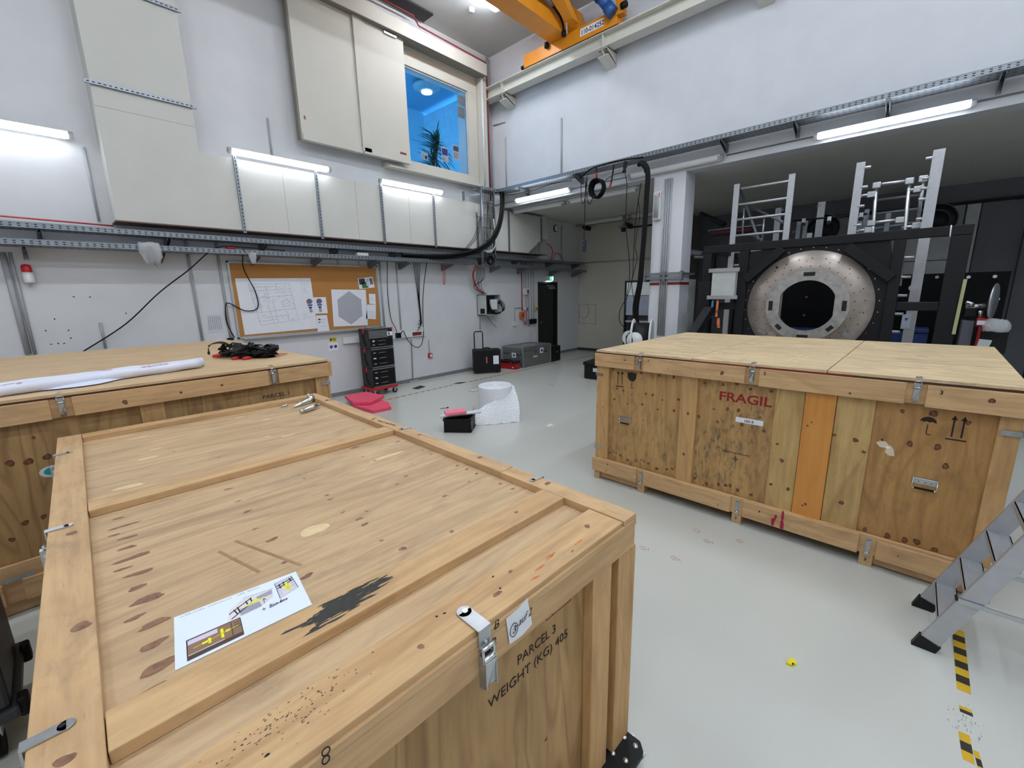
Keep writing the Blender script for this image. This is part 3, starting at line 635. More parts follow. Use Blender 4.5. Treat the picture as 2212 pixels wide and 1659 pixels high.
def channel(a, b, face, w=.041, d=.03, name='strut_channel', parent=None, off=None, label=None, cat='channel', group=None, mat=None):
    """slotted steel channel from a to b with its slotted side towards `face`"""
    a, b, face = Vector(a), Vector(b), Vector(face); dr = (b-a).normalized(); sd = dr.cross(face)
    q = MB(); q.beam(a, b, w, d, mat or M_galv, up=face)
    n = int((b-a).length/.05)
    for k in range(n):
        c = a+dr*(.03+k*.05); q.beam(c-dr*.013+face*(d/2+.0005), c+dr*.013+face*(d/2+.0005), .012, .0012, M_hole, up=face)
    if parent: return q.build(name, None, parent, off=off)
    return single(name, q, None, label, cat, group)
G = 'slotted channels on the duct'
names = [('at the left end of the middle wall lamp', 2.26), ('at the right end of the middle wall lamp', 3.42), ('at the left end of the right wall lamp', 4.6), ('at the right end of the right wall lamp', 5.79)]
for nm, x in names:
    channel((x, YD-.017, 2.80), (x, YD-.017, 3.86), -Y, label='vertical slotted steel channel on the duct '+nm, group=G)
channel((6.98, YD-.017, 2.80), (6.98, YD-.017, 3.62), -Y, label='vertical slotted steel channel on the duct just left of the cable ladder', group=G)
channel((8.02, YD-.017, 2.82), (8.02, YD-.017, 3.78), -Y, label='vertical slotted steel channel on the duct just under the mezzanine edge', group=G)
channel((9.28, YD-.017, 3.14), (9.28, YD-.017, 3.74), -Y, label='short slotted steel channel on the far end of the duct', group=G)
channel((.80, YD-.017, 4.375), (1.89, YD-.017, 4.375), -Y, label='lower horizontal slotted channel across the tall duct', group=G)
channel((1.0, YD-.017, 5.49), (1.88, YD-.017, 5.49), -Y, label='upper horizontal slotted channel across the tall duct', group=G)
q = MB().box(7.9, 9.3, YD-.04, YD-.0, 3.77, 3.80, M_galvd); single('strut_channel', q, None, 'horizontal channel along the top of the duct under the mezzanine', 'channel', G)

def batten(a, b, out, label, lit=True, r=.045, name='batten_lamp', matl=None, group='lit batten lamps', down=Vector((0,0,-1))):
    """sealed fluorescent fitting from a to b, diffuser facing `out`"""
    a, b, out = Vector(a), Vector(b), Vector(out).normalized(); dr = (b-a).normalized(); sd = dr.cross(out).normalized()
    t = thing(name, label, 'lamp', (a+b)/2, 0, group); off = (a+b)/2
    q = MB(); q.prism([a-sd*r*.8-out*r*.9, a+sd*r*.8-out*r*.9, a+sd*r*1.05-out*.0, a-sd*r*1.05-out*.0], b-a, M_pvcw); q.build('housing', M_pvcw, t, off=off)
    q = MB(); m_ = matl or (M_tube if lit else M_pvcw)
    prof = [a+dr*.03+sd*math.cos(x)*r+out*(math.sin(x)*r*.9+.001) for x in [math.pi*k/8 for k in range(9)]]
    q.prism(prof, (b-a)-dr*.06, m_); q.build('diffuser', m_, t, off=off)
    for p, s in ((a, -1), (b, 1)):
        q = MB(); q.beam(p+dr*s*.0-out*.01, p+dr*s*.045-out*.01, r*1.5, r*1.3, M_pvc, up=out); q.build('end_cap', M_pvc, t, off=off)
    return t
OUT = Vector((0, -.75, -.65))
batten((-1.0, 7.69, 3.80), (.585, 7.69, 3.80), OUT, 'lit batten lamp on the left wall beside the tall duct, cut by the picture edge')
batten((2.22, YD-.06, 3.90), (3.62, YD-.06, 3.90), OUT, 'lit batten lamp above the left part of the horizontal duct')
batten((4.60, YD-.06, 3.88), (5.99, YD-.06, 3.88), OUT, 'lit batten lamp above the duct, under the inside window')
# lamps on the mezzanine front
OB = Vector((-.8, 0, -.6))
a_ = P(1115, 436, 0, XB-.10); b_ = P(1229, 408, 0, XB-.10)
batten((XB-.10, a_.y, (a_.z+b_.z)/2), (XB-.10, b_.y, (a_.z+b_.z)/2), OB, 'lit batten lamp on the mezzanine front near the corner')
a_ = P(1766, 294, 0, XB-.10); b_ = P(2098, 224, 0, XB-.10)
batten((XB-.10, a_.y, (a_.z+b_.z)/2), (XB-.10, b_.y, (a_.z+b_.z)/2), OB, 'lit batten lamp on the mezzanine front above the black frame')

# cable trays
def tray(p0, p1, w, h, label, face=-Y, slots=True, group='slotted cable trays'):
    """perforated U-shaped tray; the front side shows to `face`"""
    p0, p1 = Vector(p0), Vector(p1); dr = (p1-p0).normalized(); off = (p0+p1)/2
    t = thing('cable_tray', label, 'cable tray', off, 0, group)
    q = MB()
    q.beam(p0, p1, w, .003, M_galv, up=Z)
    for s in (-1, 1):
        c = face*s*w/2+Z*h/2; q.beam(p0+c, p1+c, .003, h, M_galv, up=Z)
        c = face*s*(w/2)+Z*h; q.beam(p0+c, p1+c, .010, .006, M_galv, up=Z)
    q.build('tray_channel', M_galv, t, off=off)
    q = MB(); n = int((p1-p0).length/.065)
    for k in range(n):
        c = p0+dr*(.04+k*.065)+face*(w/2+.002)
        for z in (h*.3, h*.68): q.beam(c+Z*z-dr*(.012), c+Z*z+dr*(.012), .0012, .010, M_hole, up=Z)
        for s in (-.3, 0, .3):
            c2_ = p0+dr*(.04+k*.065)+face*w*s-Z*.0022; q.beam(c2_-dr*.014, c2_+dr*.014, .009, .001, M_hole, up=Z)
    o = q.build('slots', M_hole, t, off=off); o['kind'] = 'stuff'
    return t
def bracket(p, ln, face, parent=None, h=.13, off=None, mat=None, name='bracket', label=None, group=None, w=.04):
    """triangular wall console; p is the wall point at tray height"""
    p, face = Vector(p), Vector(face); q = MB(); sd = face.cross(Z)
    q.prism([p-sd*w/2, p-sd*w/2+face*ln, p-sd*w/2+face*ln-Z*.03, p-sd*w/2-Z*h], sd*.004, mat or M_galvd)
    q.prism([p+sd*w/2, p+sd*w/2+face*ln, p+sd*w/2+face*ln-Z*.03, p+sd*w/2-Z*h], -sd*.004, mat or M_galvd)
    q.beam(p-Z*.002, p+face*ln-Z*.002, w, .004, mat or M_galvd, up=Z)
    return q.build(name, None, parent, off=off)
TY = 7.40
ta = tray((-1.4, 7.62, 2.69), (11.45, 7.62, 2.64), .28, .06, 'upper slotted cable tray along the whole left wall, tucked under the duct')
for x in (.15, 1.35, 2.55, 3.7, 4.9, 6.1, 7.3, 8.5, 9.9, 11.2): bracket((x, YW-.002, 2.69-.05*(x+1.4)/12.9-.004), .3, -Y, ta, off=(5.025, 7.62, 2.665))
tb = tray((-1.4, 7.58, 2.49), (6.93, 7.58, 2.50), .34, .06, 'lower slotted cable tray along the left wall above the cork board')
for x in (.0, 1.25, 2.4, 3.35, 4.42, 5.1, 6.2): bracket((x, YW-.002, 2.48), .38, -Y, tb, off=((-1.4+6.93)/2, 7.58, 2.495))
tc_ = tray((7.12, 7.58, 2.50), (11.45, 7.58, 2.41), .30, .06, 'lower slotted cable tray on the left wall above the black door')
for x in (7.7, 8.7, 10.1, 11.2): bracket((x, YW-.002, 2.485-.09*(x-7.12)/4.33), .36, -Y, tc_, off=((7.12+11.45)/2, 7.58, 2.455))
# tray on the back wall
td = tray((XB-.20, 7.40, 4.10), (XB-.20, -2.2, 4.10), .30, .06, 'slotted cable tray across the back wall above the mezzanine edge', -X)
od = (XB-.20, 2.6, 4.10)
for py in ((1605, 392), (1248, 388), (1562, 320), (1718, 285), (1918, 235), (2165, 170), (1130, 415)):
    c = P(py[0], py[1], 0, XB-.2); 
    if py[0] != 1605: bracket((XB-.002, c.y, 4.095), .34, -X, td, off=od, h=.14)
tray((7.62, 7.44, 4.10), (7.02, 7.44, 4.10), .26, .06, 'short slotted tray piece turning the corner above the cable ladder', -Y)

# cable ladder hanging at the corner
M_rung = M_galv
lx0, lx1, ly = 7.02, 7.42, 7.33
cl = thing('cable_ladder', 'upright steel cable ladder hanging in the corner beside the thick black hose', 'cable ladder', (7.2, ly, 2.45))
ol = (7.2, ly, 2.45)
for x in (lx0, lx1): MB().box(x-.012, x+.012, ly-.03, ly+.03, 2.44, 4.08, M_galv).build('rail', M_galv, cl, .002, off=ol)
for z in (2.75, 3.02, 3.3, 3.58, 3.86): MB().box(lx0, lx1, ly-.018, ly+.018, z-.009, z+.009, M_galv).build('rung', M_galv, cl, off=ol)
q = MB().beam((6.98, ly, 3.98), (6.55, ly+.02, 3.90), .035, .04, M_galv).box(6.53, 6.55, ly-.02, ly+.06, 3.80, 3.98, M_galv); q.build('side_arm', M_galv, cl, off=ol)

def cable(pts, r, label, mat=None, name='cable', cat='cable', group=None, k=8, n=7):
    q = MB(); q.tube(smooth_path(pts, k), r, n, mat or M_cable); return single(name, q, mat or M_cable, label, cat, group)
# thick hose bundle: from the corner tray sweeping down to the left tray
hp = [(7.62, 7.30, 4.12), (7.58, 7.24, 3.95), (7.50, 7.2, 3.60), (7.35, 7.18, 3.25), (7.1, 7.18, 2.95), (6.7, 7.2, 2.74), (6.2, 7.3, 2.62), (5.6, 7.42, 2.58), (5.0, 7.5, 2.575)]
for k, (dx, dz) in enumerate(((0, 0), (.05, .015), (-.03, .05))):
    cable([(p[0]+dx, p[1]-.02*k, p[2]+dz) for p in hp], .030, ('front strand', 'right strand', 'upper strand')[k]+' of the thick black hose bundle sweeping from the corner tray', group='thick black hoses')
# small cables bunched along the cable ladder
G2 = 'thin cables on the cable ladder'
for k in range(9):
    x = lx0+.05+k*.035; z0 = 2.5+.05*(k % 3)
    cable([(x+.08, ly-.02, 4.12), (x+.02*math.sin(k), ly-.05, 3.7), (x-.02*math.cos(k*2), ly-.045, 3.2), (x+.04*math.sin(k*3), ly-.05, 2.85), (x+(k-4)*.02, ly-.03, z0)], .006, 'thin black cable running down the corner cable ladder', group=G2, n=5)
for k in range(3):
    cable([(6.98-.02*k, ly-.04, 3.5), (6.85-.05*k, ly-.05, 3.1), (6.6-.04*k, ly-.04, 2.86), (6.52-.04*k, ly+.1, 2.72)], .006, 'thin black cable looping left from the cable ladder to the upper tray', group='thin cables left of the cable ladder', n=5)
for k in range(3):
    cable([(7.33+.01*k, ly-.06, 3.5), (7.38+.01*k, ly-.07, 3.05), (7.33-.03*k, ly-.07, 2.86-.03*k), (7.12, ly-.06, 2.80-.02*k), (7.0, ly, 2.82)], .008, 'thin white cable curving at the foot of the cable ladder', M_pvcw, group='white cables at the cable ladder', n=5)
# coiled black cable at the ladder foot
def coil(c, ex, ey, R, r, turns, label, mat=None, squash=1, jit=.012, name='cable_coil', group=None):
    c, ex, ey = Vector(c), Vector(ex), Vector(ey); nz = ex.cross(ey); q = MB()
    for t in range(turns):
        ox, oy, rr = random.uniform(-jit, jit), random.uniform(-jit, jit), R+random.uniform(-jit, jit); dz = (t-turns/2)*r*.9
        q.tube([c+ex*(math.cos(6.28318*k/28)*rr+ox)+ey*(math.sin(6.28318*k/28)*rr*squash+oy)+nz*(dz+.004*math.sin(k)) for k in range(28)], r, 6, mat or M_cable, closed=True)
    return single(name, q, None, label, 'cable coil', group)
coil((7.18, 7.24, 2.58), X, Z, .09, .008, 7, 'small coil of black cable at the foot of the cable ladder')

# ---------------- sliding shutter, header and inside window -------------------
M_sh = plain('shutter_cream', 'bfbdb4', .55, 0, .02, 3)
M_shd = plain('shutter_shadow_gap', '77736a', .6)
sh = thing('sliding_shutter', 'large cream double-leaf sliding shutter beside the inside window', 'shutter', (4.3, 7.5, 4.33)); os_ = (4.3, 7.5, 4.33)
q = MB().box(3.30, 4.37, 7.54, 7.62, 4.33, 6.62, M_sh); q.build('shutter_leaf', M_sh, sh, .004, off=os_)
q = MB().box(4.38, 5.36, 7.52, 7.60, 4.33, 6.62, M_sh); q.build('shutter_leaf', M_sh, sh, .004, off=os_)
MB().box(4.36, 4.53, 7.505, 7.535, 4.36, 6.6, M_sh).build('centre_strip', M_sh, sh, .004, off=os_)
MB().box(3.33, 4.37, 7.525, 7.545, 4.33, 4.43, M_sh).box(4.39, 5.36, 7.505, 7.525, 4.33, 4.43, M_sh).build('bottom_rail', M_sh, sh, .003, off=os_)
MB().box(3.28, 3.31, 7.53, 7.64, 4.33, 6.62, M_shd).build('edge_strip', M_shd, sh, off=os_)
q = MB().box(5.13, 5.27, 7.519, 7.521, 4.47, 4.51, plain('red_brown_sign', '7c3a38', .6)); lg = q.build('maker_plate', None, sh, off=os_, label='small red plate at the lower right')
q = MB().blob((3.39, 7.539, 4.66), X, Z, -Y, .018, .03, plain('mauve_seal', '8a4a60', .6)); q.build('seal', None, sh, off=os_)
q = MB().box(4.95, 5.2, 7.49, 7.52, 6.40, 6.44, M_zinc); q.build('guide_roller', M_zinc, sh, off=os_)
hd = thing('shutter_header', 'long cream header box above the sliding shutter and inside window', 'header box', (5.4, 7.5, 6.46)); oh = (5.4, 7.5, 6.46)
MB().box(3.2, 7.42, 7.42, YW-.001, 6.46, 6.68, M_sh).build('casing', M_sh, hd, .003, off=oh)
MB().box(3.2, 7.40, 7.44, 7.66, 6.452, 6.46, M_shd).build('track', M_shd, hd, off=oh)
# window frame (room structure)
wf = MB(); 
for a in ((WX0, WX1+.26, WZ0-.12, WZ0), (WX0, WX1+.26, WZ1-.05, WZ1+.30), (WX1, WX1+.26, WZ0, WZ1-.05)):
    wf.box(a[0], a[1], 7.70, YW+.0, a[2], a[3], M_sh)
for a in ((WX0, WX1, WZ0, WZ0+.03), (WX0, WX1, WZ1-.08, WZ1-.05), (WX1-.03, WX1, WZ0+.03, WZ1-.08)):
    wf.box(a[0], a[1], 7.73, 7.76, a[2], a[3], plain('window_bead', 'b9b9b4', .5))
struct('window_1', wf, M_sh, .003)
M_glass, N, L, B = new_mat('window_glass'); B.inputs['Base Color'].default_value = (.85, .93, 1, 1); B.inputs['Transmission Weight'].default_value = 1; B.inputs['Roughness'].default_value = .02; B.inputs['IOR'].default_value = 1.1
struct('window_1_glass', MB().box(WX0, WX1-.03, 7.74, 7.748, WZ0+.03, WZ1-.08, M_glass), M_glass)
q = MB().box(4.9, 7.5, 7.55, 7.70, 4.22, 4.25, M_sh).box(7.35, 7.52, 7.56, YW-.001, 4.25, 6.46, M_sh).box(4.9, 7.5, 7.66, YW-.001, 4.25, 4.32, M_sh); struct('trim_1', q, M_sh, .003)
struct('trim_2', MB().cyl((7.37, 7.54, 4.28), (7.37, 7.54, 6.42), .02, 10, M_pvcw), M_pvcw)
# office behind the window
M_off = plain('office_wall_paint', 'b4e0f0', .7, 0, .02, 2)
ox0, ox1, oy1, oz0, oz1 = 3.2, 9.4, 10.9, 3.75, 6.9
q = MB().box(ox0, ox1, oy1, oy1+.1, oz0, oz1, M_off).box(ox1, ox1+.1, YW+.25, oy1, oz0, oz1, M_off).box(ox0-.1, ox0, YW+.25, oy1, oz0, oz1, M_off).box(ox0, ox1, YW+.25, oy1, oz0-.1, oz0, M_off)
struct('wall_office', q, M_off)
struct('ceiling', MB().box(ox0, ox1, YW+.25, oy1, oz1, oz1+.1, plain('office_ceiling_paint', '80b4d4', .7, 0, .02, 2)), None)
MB_ = MB().lathe([(.0, .14), (.30, .14), (.34, .10), (.30, .03), (.12, .0), (0, 0)], (7.3, 9.4, 6.70), n=28, m=plain('frosted_lampshade', '9fb6c0', .3))
lp = thing('ceiling_lamp', 'round frosted ceiling lamp in the blue-lit office behind the window', 'lamp', (7.3, 9.4, 6.70)); MB_.build('lamp_shade', None, lp, off=(7.3, 9.4, 6.70))
MB().lathe([(.0, .0), (.13, .0), (.13, -.05), (0, -.07)], (7.3, 9.4, 6.72), n=20, m=plain('office_bulb', 'd8f2ff', .4, emit=('c8ecff', 3))).build('bulb', None, lp, off=(7.3, 9.4, 6.70))
M_winfill = lampmat('office_window_and_fill', '8fd8ff', 4.5)  # glow shared by the bright office window and the added fill panel
struct('window_2', MB().box(ox1-.02, ox1, 8.3, 10.5, 4.6, 6.3, M_winfill), M_winfill)
struct('office_fill_panel', MB().box(ox0, ox0+.02, 8.3, 10.6, 4.4, 6.5, M_winfill), M_winfill)  # unseen glowing panel, added to brighten the office
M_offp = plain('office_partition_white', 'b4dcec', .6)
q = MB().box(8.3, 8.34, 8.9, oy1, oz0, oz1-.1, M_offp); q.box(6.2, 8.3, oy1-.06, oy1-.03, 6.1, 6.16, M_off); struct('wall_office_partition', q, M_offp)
q = MB().box(5.55, 5.6, 8.9, 9.0, oz0+.002, oz1-.002, plain('office_post', '4f7f9c', .5)); 
single('office_post', q, None, 'slim grey-blue post at the left edge of the office window view', 'post')
# dracaena plant
M_leaf = plain('plant_leaf_green', '2b5240', .5, 0, .2, 20); M_stem = plain('plant_stem', '5d5a40', .7)
pc = P(940, 340, 1, 8.45); pl = thing('potted_plant', 'tall spiky-leaved green plant inside the office window', 'plant', (pc.x, 8.45, oz0)); op = (pc.x, 8.45, oz0)
MB().lathe([(0, 0), (.14, 0), (.18, .35), (.16, .35), (.15, .32), (0, .32)], op, n=24, m=plain('pot_grey', '6d7a80', .6)).build('pot', None, pl, off=op)
for dx, dz, ln in ((-.06, 1.15, 44), (.06, 1.55, 60)):
    q = MB(); q.tube(smooth_path([(pc.x, 8.45, oz0+.3), (pc.x+dx*.5, 8.46, oz0+.8), (pc.x+dx, 8.45, oz0+dz)], 6), .018, 8, M_stem); q.build('stem', M_stem, pl, off=op)
    q = MB()
    for k in range(ln):
        az = k*2.4; el = -.5+1.9*((k*.618) % 1); h = oz0+dz-.35*(1-k/ln)+.02
        L_ = random.uniform(.38, .62); d = Vector((math.cos(az)*math.cos(el), math.sin(az)*math.cos(el)*.5, math.sin(el))); s = d.cross(Z).normalized()
        c = Vector((pc.x+dx, 8.45, h)); dr = -Z*.10*L_
        p = [c, c+d*L_*.35+dr*.3+Z*.02, c+d*L_*.7+dr*1.1, c+d*L_+dr*2.6]; w_ = [.010, .022, .017, .001]
        vs = []
        for a, b in zip(p, w_): vs += [a-s*b, a+s*b]
        q.faces(vs, [(0,1,3,2), (2,3,5,4), (4,5,7,6)], M_leaf, True)
    q.build('leaf_crown', M_leaf, pl, off=op)
# papers on the window
def flat(name, c, ex, ey, w, h, mat, label, cat='paper', group=None, marks=(), t=.001):
    c, ex, ey = Vector(c), Vector(ex).normalized(), Vector(ey).normalized(); nz = ex.cross(ey); q = MB()
    q.prism([c-ex*w/2-ey*h/2, c+ex*w/2-ey*h/2, c+ex*w/2+ey*h/2, c-ex*w/2+ey*h/2], nz*t, mat)
    for (x0, y0, x1, y1, mm) in marks:
        q.prism([c+ex*w*(x0-.5)+ey*h*(y0-.5)+nz*t, c+ex*w*(x1-.5)+ey*h*(y0-.5)+nz*t, c+ex*w*(x1-.5)+ey*h*(y1-.5)+nz*t, c+ex*w*(x0-.5)+ey*h*(y1-.5)+nz*t], nz*.0006, mm)
    return single(name, q, None, label, cat, group)
M_grey = plain('printed_grey', '9a9ca2', .8); M_lgrey = plain('printed_light_grey', 'c2c4ca', .8); M_pblue = plain('printed_blue', '3a4a8c', .8); M_pgreen = plain('printed_green', '3f6a40', .8); M_pdark = plain('printed_dark', '35363f', .8); M_ppurple = plain('printed_purple', '6a6478', .8)
M_gp = plain('grey_paper_back', '9fa8a4', .7)
for (px, py, ex_) in ((996, 217, 'upper'), (996, 243, 'lower')):
    c = P(px, py, 1, 7.765); flat('paper_sheet', c, X, Z, .20, .20 if ex_ == 'upper' else .22, M_gp, ex_+' grey sheet taped inside the office window at its right edge', marks=[(.1, .1, .9, .45, M_grey), (.1, .55, .9, .9, M_grey)])
c = P(961, 334, 1, 7.765); flat('printed_sheet', c, X, Z, .19, .29, M_paper, 'printed sheet with a blue photo at the foot of the office window', marks=[(.1, .45, .9, .9, M_pblue), (.1, .08, .5, .3, M_lgrey)])
c = P(985, 330, 1, 7.765); flat('printed_sheet', c, X, Z, .19, .30, M_paper, 'printed sheet with a small photo at the lower right of the office window', marks=[(.1, .6, .9, .93, M_ppurple), (.1, .1, .8, .5, M_lgrey)])
c = P(917, 337, 1, 7.765); flat('printed_sheet', c, X, Z, .16, .14, M_paper, 'small printed sheet at the lower left of the office window', marks=[(.55, .1, .9, .6, M_pdark), (.1, .1, .45, .8, M_lgrey)])

# conduits
def conduit(pts, r, label, mat=None, group=None, name='conduit', n=8):
    q = MB(); q.tube(pts, r, n, mat or M_pvc); return single(name, q, None, label, 'conduit', group)
def wallpt(px, py, y=YW-.02): return P(px, py, 1, y)
def vcon(px, py0, py1, r=.014, y=YW-.018, label='', mat=None, x=None, name='conduit', group=None):
    a, b = P(px[0], py0, 1, y), P(px[1], py1, 1, y); x = (a.x+b.x)/2
    return conduit([(x, y, a.z), (x, y, b.z)], r, label, mat, name=name, group=group)
CG = 'grey conduits on the left wall'
vcon((6, 60), 545, 765, .028, label='thick grey conduit at the far left of the wall', group=CG)
vcon((22, 75), 545, 765, .016, label='thin grey conduit beside the thick one at the far left', group=CG)
vcon((400, 437), 512, 735, .018, label='grey conduit right of the bag-wrapped camera', group=CG)
vcon((467, 497), 515, 730, .018, label='grey conduit just left of the cork board', group=CG)
vcon((214, 231), 697, 752, .014, label='short grey conduit stub above the left crate', group=CG)
vcon((822, 828), 560, 708, .018, label='grey conduit along the right edge of the cork board', group=CG)
vcon((727, 731), 530, 572, .014, label='short conduit between tray and the middle of the cork board', group=CG); vcon((773, 776), 540, 574, .014, label='short conduit between tray and the right of the cork board', group=CG)
vcon((578, 588), 255, 340, .013, label='grey conduit stub above the middle wall lamp', group=CG)
vcon((181, 214), 318, 478, .014, label='grey conduit running down from the left wall lamp', group=CG)
vcon((855, 867), 565, 712, .014, label='grey conduit above the left end of the trunking', group=CG)
vcon((1036, 1036), 633, 712, .014, label='grey conduit stub left of the open switch box', group=CG)
vcon((925, 929), 735, 765, .010, label='grey conduit down to the small red socket', group=CG)
conduit([P(886, 735, 1, YW-.016), P(889, 735, 1, YW-.016), P(892, 818, 1, YW-.016)], .013, 'grey conduit from the trunking down to the floor socket', group=CG)
for k, px in enumerate((1131, 1136, 1141, 1147, 1152)):
    vcon((px, px+1), 555, (625, 700, 705, 700, 700)[k], .014, label=('first', 'second', 'third', 'fourth', 'fifth')[k]+' from the left of the grey conduits beside the black door', group='conduits beside the black door')
vcon((1127, 1127), 560, 672, .014, mat=plain('red_pipe', '9c2630', .5), label='red pipe left of the black door', name='pipe')
vcon((1186, 1185), 555, 598, .009, label='thin conduit above the exit sign', group=CG)
vcon((1213, 1213), 488, 560, .02, label='grey conduit rising to the mezzanine ceiling near the far corner', group=CG)
vcon((1165, 1165), 520, 552, .014, label='short grey conduit under the far end of the duct', group=CG)
# corner conduits
for k, (dx, r, nm) in enumerate(((.0, .016, 'left'), (.04, .016, 'middle'), (.08, .018, 'right'))):
    conduit([(XB-.13+dx, YW-.05-.0*k, 4.15), (XB-.13+dx, YW-.05, ZC-.03-.02*k)], r, nm+' grey conduit of the three in the room corner', group='corner conduits')
conduit([(7.60, 7.60, 3.9), (7.60, 7.60, 6.3), (7.62, 7.64, 6.7), (7.55, 7.6, 6.82), (5.8, 7.6, 6.86), (5.7, 7.62, 7.0), (4.2, 7.6, 6.98)], .014, 'thin red alarm cable along the header and down the corner', plain('red_cable', '8c2733', .5), name='alarm_cable')
conduit([(-1.2, 7.72, 2.83), (-.1, 7.72, 2.82), (.83, 7.72, 2.80)], .010, 'thin red cable lying above the upper tray at the left', plain('red_cable_bright', 'c44848', .5), name='alarm_cable')
for px, z0, z1, nm in ((1213, 4.2, 0, 'taller'), (1092, 4.2, 0, 'shorter')):
    a = P(px, 255 if px == 1213 else 296, 0, XB-.015); conduit([(XB-.015, a.y, 4.2), (XB-.015, a.y, a.z)], .016, nm+' upright conduit on the back wall above the tray', group='conduits on the back wall')
conduit([P(1066, 271, 0, XB-.014), P(1091, 263, 0, XB-.014)], .014, 'short level conduit below the crane rail bracket', group='conduits on the back wall')
# ceiling vent and fittings
vx = [P(*p, 2, ZC-.004) for p in ((800, 0), (904, 49), (931, 35), (868, -10))]
q = MB(); vx0, vx1, vy0, vy1 = 3.6, 6.02, 7.42, 7.74
q.box(vx0, vx1, vy0-.0, vy1, ZC-.03, ZC-.001, plain('vent_black', '1b1c20', .6))
single('ceiling_vent', q, None, 'black ceiling grille above the sliding shutter', 'vent')
c = P(1019, 18, 2, ZC); q = MB().lathe([(0, -.06), (.05, -.06), (.055, -.02), (.06, 0)], (c.x, c.y, ZC), n=20, m=M_pvcw); single('smoke_detector', q, None, 'white smoke detector on the high ceiling', 'detector')
# ================================================================== things on and in front of the left wall
# cork board
M_cork = plain('cork', 'b07a3e', .85, 0, .12, 120)
M_afr = plain('board_frame_aluminium', 'b9bcbe', .4, .6, .05, 10)
cb = thing('cork_board', 'wide cork notice board with aluminium frame hung above the trunking', 'notice board', (3.31, 7.77, 1.23)); oc = (3.31, 7.77, 1.23)
MB().box(2.07, 4.56, 7.772, 7.788, 1.24, 2.40, M_cork).build('cork_panel', M_cork, cb, off=oc)
for a in ((2.05, 2.08, 1.23, 2.41), (4.55, 4.58, 1.23, 2.41), (2.08, 4.55, 2.385, 2.41), (2.08, 4.55, 1.23, 1.255)): MB().box(a[0], a[1], 7.765, 7.795, a[2], a[3], M_afr).build('frame_bar', M_afr, cb, off=oc)
for x in (2.05, 4.56):
    for z in (1.228, 2.392): MB().box(x-.004, x+.024, 7.76, 7.797, z, z+.022, M_rubber).build('corner_cap', M_rubber, cb, .003, off=oc)
MB().box(2.12, 4.5, 7.70, 7.765, 1.215, 1.23, M_afr).build('pen_tray', M_afr, cb, off=oc)
def onwall(px, py, y=7.768): return P(px, py, 1, y)
def sheet_px(name, quad, label, mats=(), cat='paper', y=7.768, mat=None, group=None, extra=None):
    """sheet whose four corners (tl, tr, br, bl) were measured on the wall plane"""
    c = [onwall(*p, y) for p in quad]; q = MB(); q.prism([c[3], c[2], c[1], c[0]], (0, -.0012, 0), mat or M_paper)
    def uv(u, v): return (c[0]*(1-u)+c[1]*u)*(1-v)+(c[3]*(1-u)+c[2]*u)*v-Y*.0014
    for (u0, v0, u1, v1, mm) in mats: q.prism([uv(u0, v1), uv(u1, v1), uv(u1, v0), uv(u0, v0)], (0, -.0004, 0), mm)
    if extra: extra(q, uv)
    return single(name, q, None, label, cat, group)
k6 = lambda x, y: (460+x/3.95, 400+y/3.95)
def plan(q, uv):
    def ln(a, b, w=.004, m=M_grey): q.beam(uv(*a), uv(*b), w, .0006, m, up=Y)
    for a, b in (((.15,.10),(.68,.10)), ((.15,.10),(.22,.85)), ((.68,.10),(.74,.80)), ((.22,.85),(.74,.80)), ((.15,.23),(.70,.20)), ((.17,.36),(.70,.32)), ((.50,.10),(.50,.22)), ((.33,.25),(.40,.85)), ((.42,.42),(.46,.82)), ((.17,.36),(.20,.60)), ((.22,.62),(.73,.57)),
        ((.55,.42),(.64,.41)), ((.64,.41),(.65,.52)), ((.65,.52),(.56,.53)), ((.56,.53),(.55,.42)), ((.36,.20),(.38,.45)), ((.25,.30),(.26,.62)), ((.60,.62),(.61,.80)), ((.30,.72),(.60,.69)), ((.24,.78),(.42,.76)), ((.5,.26),(.66,.25)), ((.2,.16),(.5,.15))): ln(a, b)
    rnd = random.Random(3)
    for _ in range(90):
        u, v = rnd.uniform(.2, .72), rnd.uniform(.14, .8); ln((u, v), (u+rnd.uniform(.01, .03), v+rnd.uniform(-.01, .01)), .004, M_grey)
    for _ in range(26):
        u, v = rnd.uniform(.82, .95), rnd.uniform(.03, .3); ln((u, v), (u+.03, v), .004, M_lgrey)
    for _ in range(20):
        u, v = rnd.uniform(.78, .93), rnd.uniform(.62, .82); ln((u, v), (u+.04, v), .004, M_lgrey)
sheet_px('floor_plan_print', [k6(187, 795), k6(832, 793), k6(892, 1222), k6(272, 1278)], 'large white floor plan drawing pinned on the left half of the cork board', extra=plan)
def fig(q, uv):
    for u0 in (.18, .62):
        q.prism([uv(u0-.07, .38), uv(u0+.10, .40), uv(u0+.20, .25), uv(u0+.14, .1), uv(u0+.02, .08), uv(u0-.08, .2)][::-1], (0, -.0004, 0), M_ppurple)
        q.prism([uv(u0-.05, .52), uv(u0+.14, .52), uv(u0+.17, .42), uv(u0-.07, .42)], (0, -.0004, 0), M_pblue)
        q.prism([uv(u0-.02, .68), uv(u0+.10, .68), uv(u0+.12, .56), uv(u0-.03, .56)], (0, -.0004, 0), M_pdark)
        q.prism([uv(u0-.02, .92), uv(u0+.12, .90), uv(u0+.11, .70), uv(u0-.02, .70)], (0, -.0004, 0), M_grey)
sheet_px('printed_sheet', [k6(770, 958), k6(962, 955), k6(980, 1093), k6(800, 1100)], 'white sheet with two dark machine drawings, overlapping the floor plan', y=7.765, extra=fig)
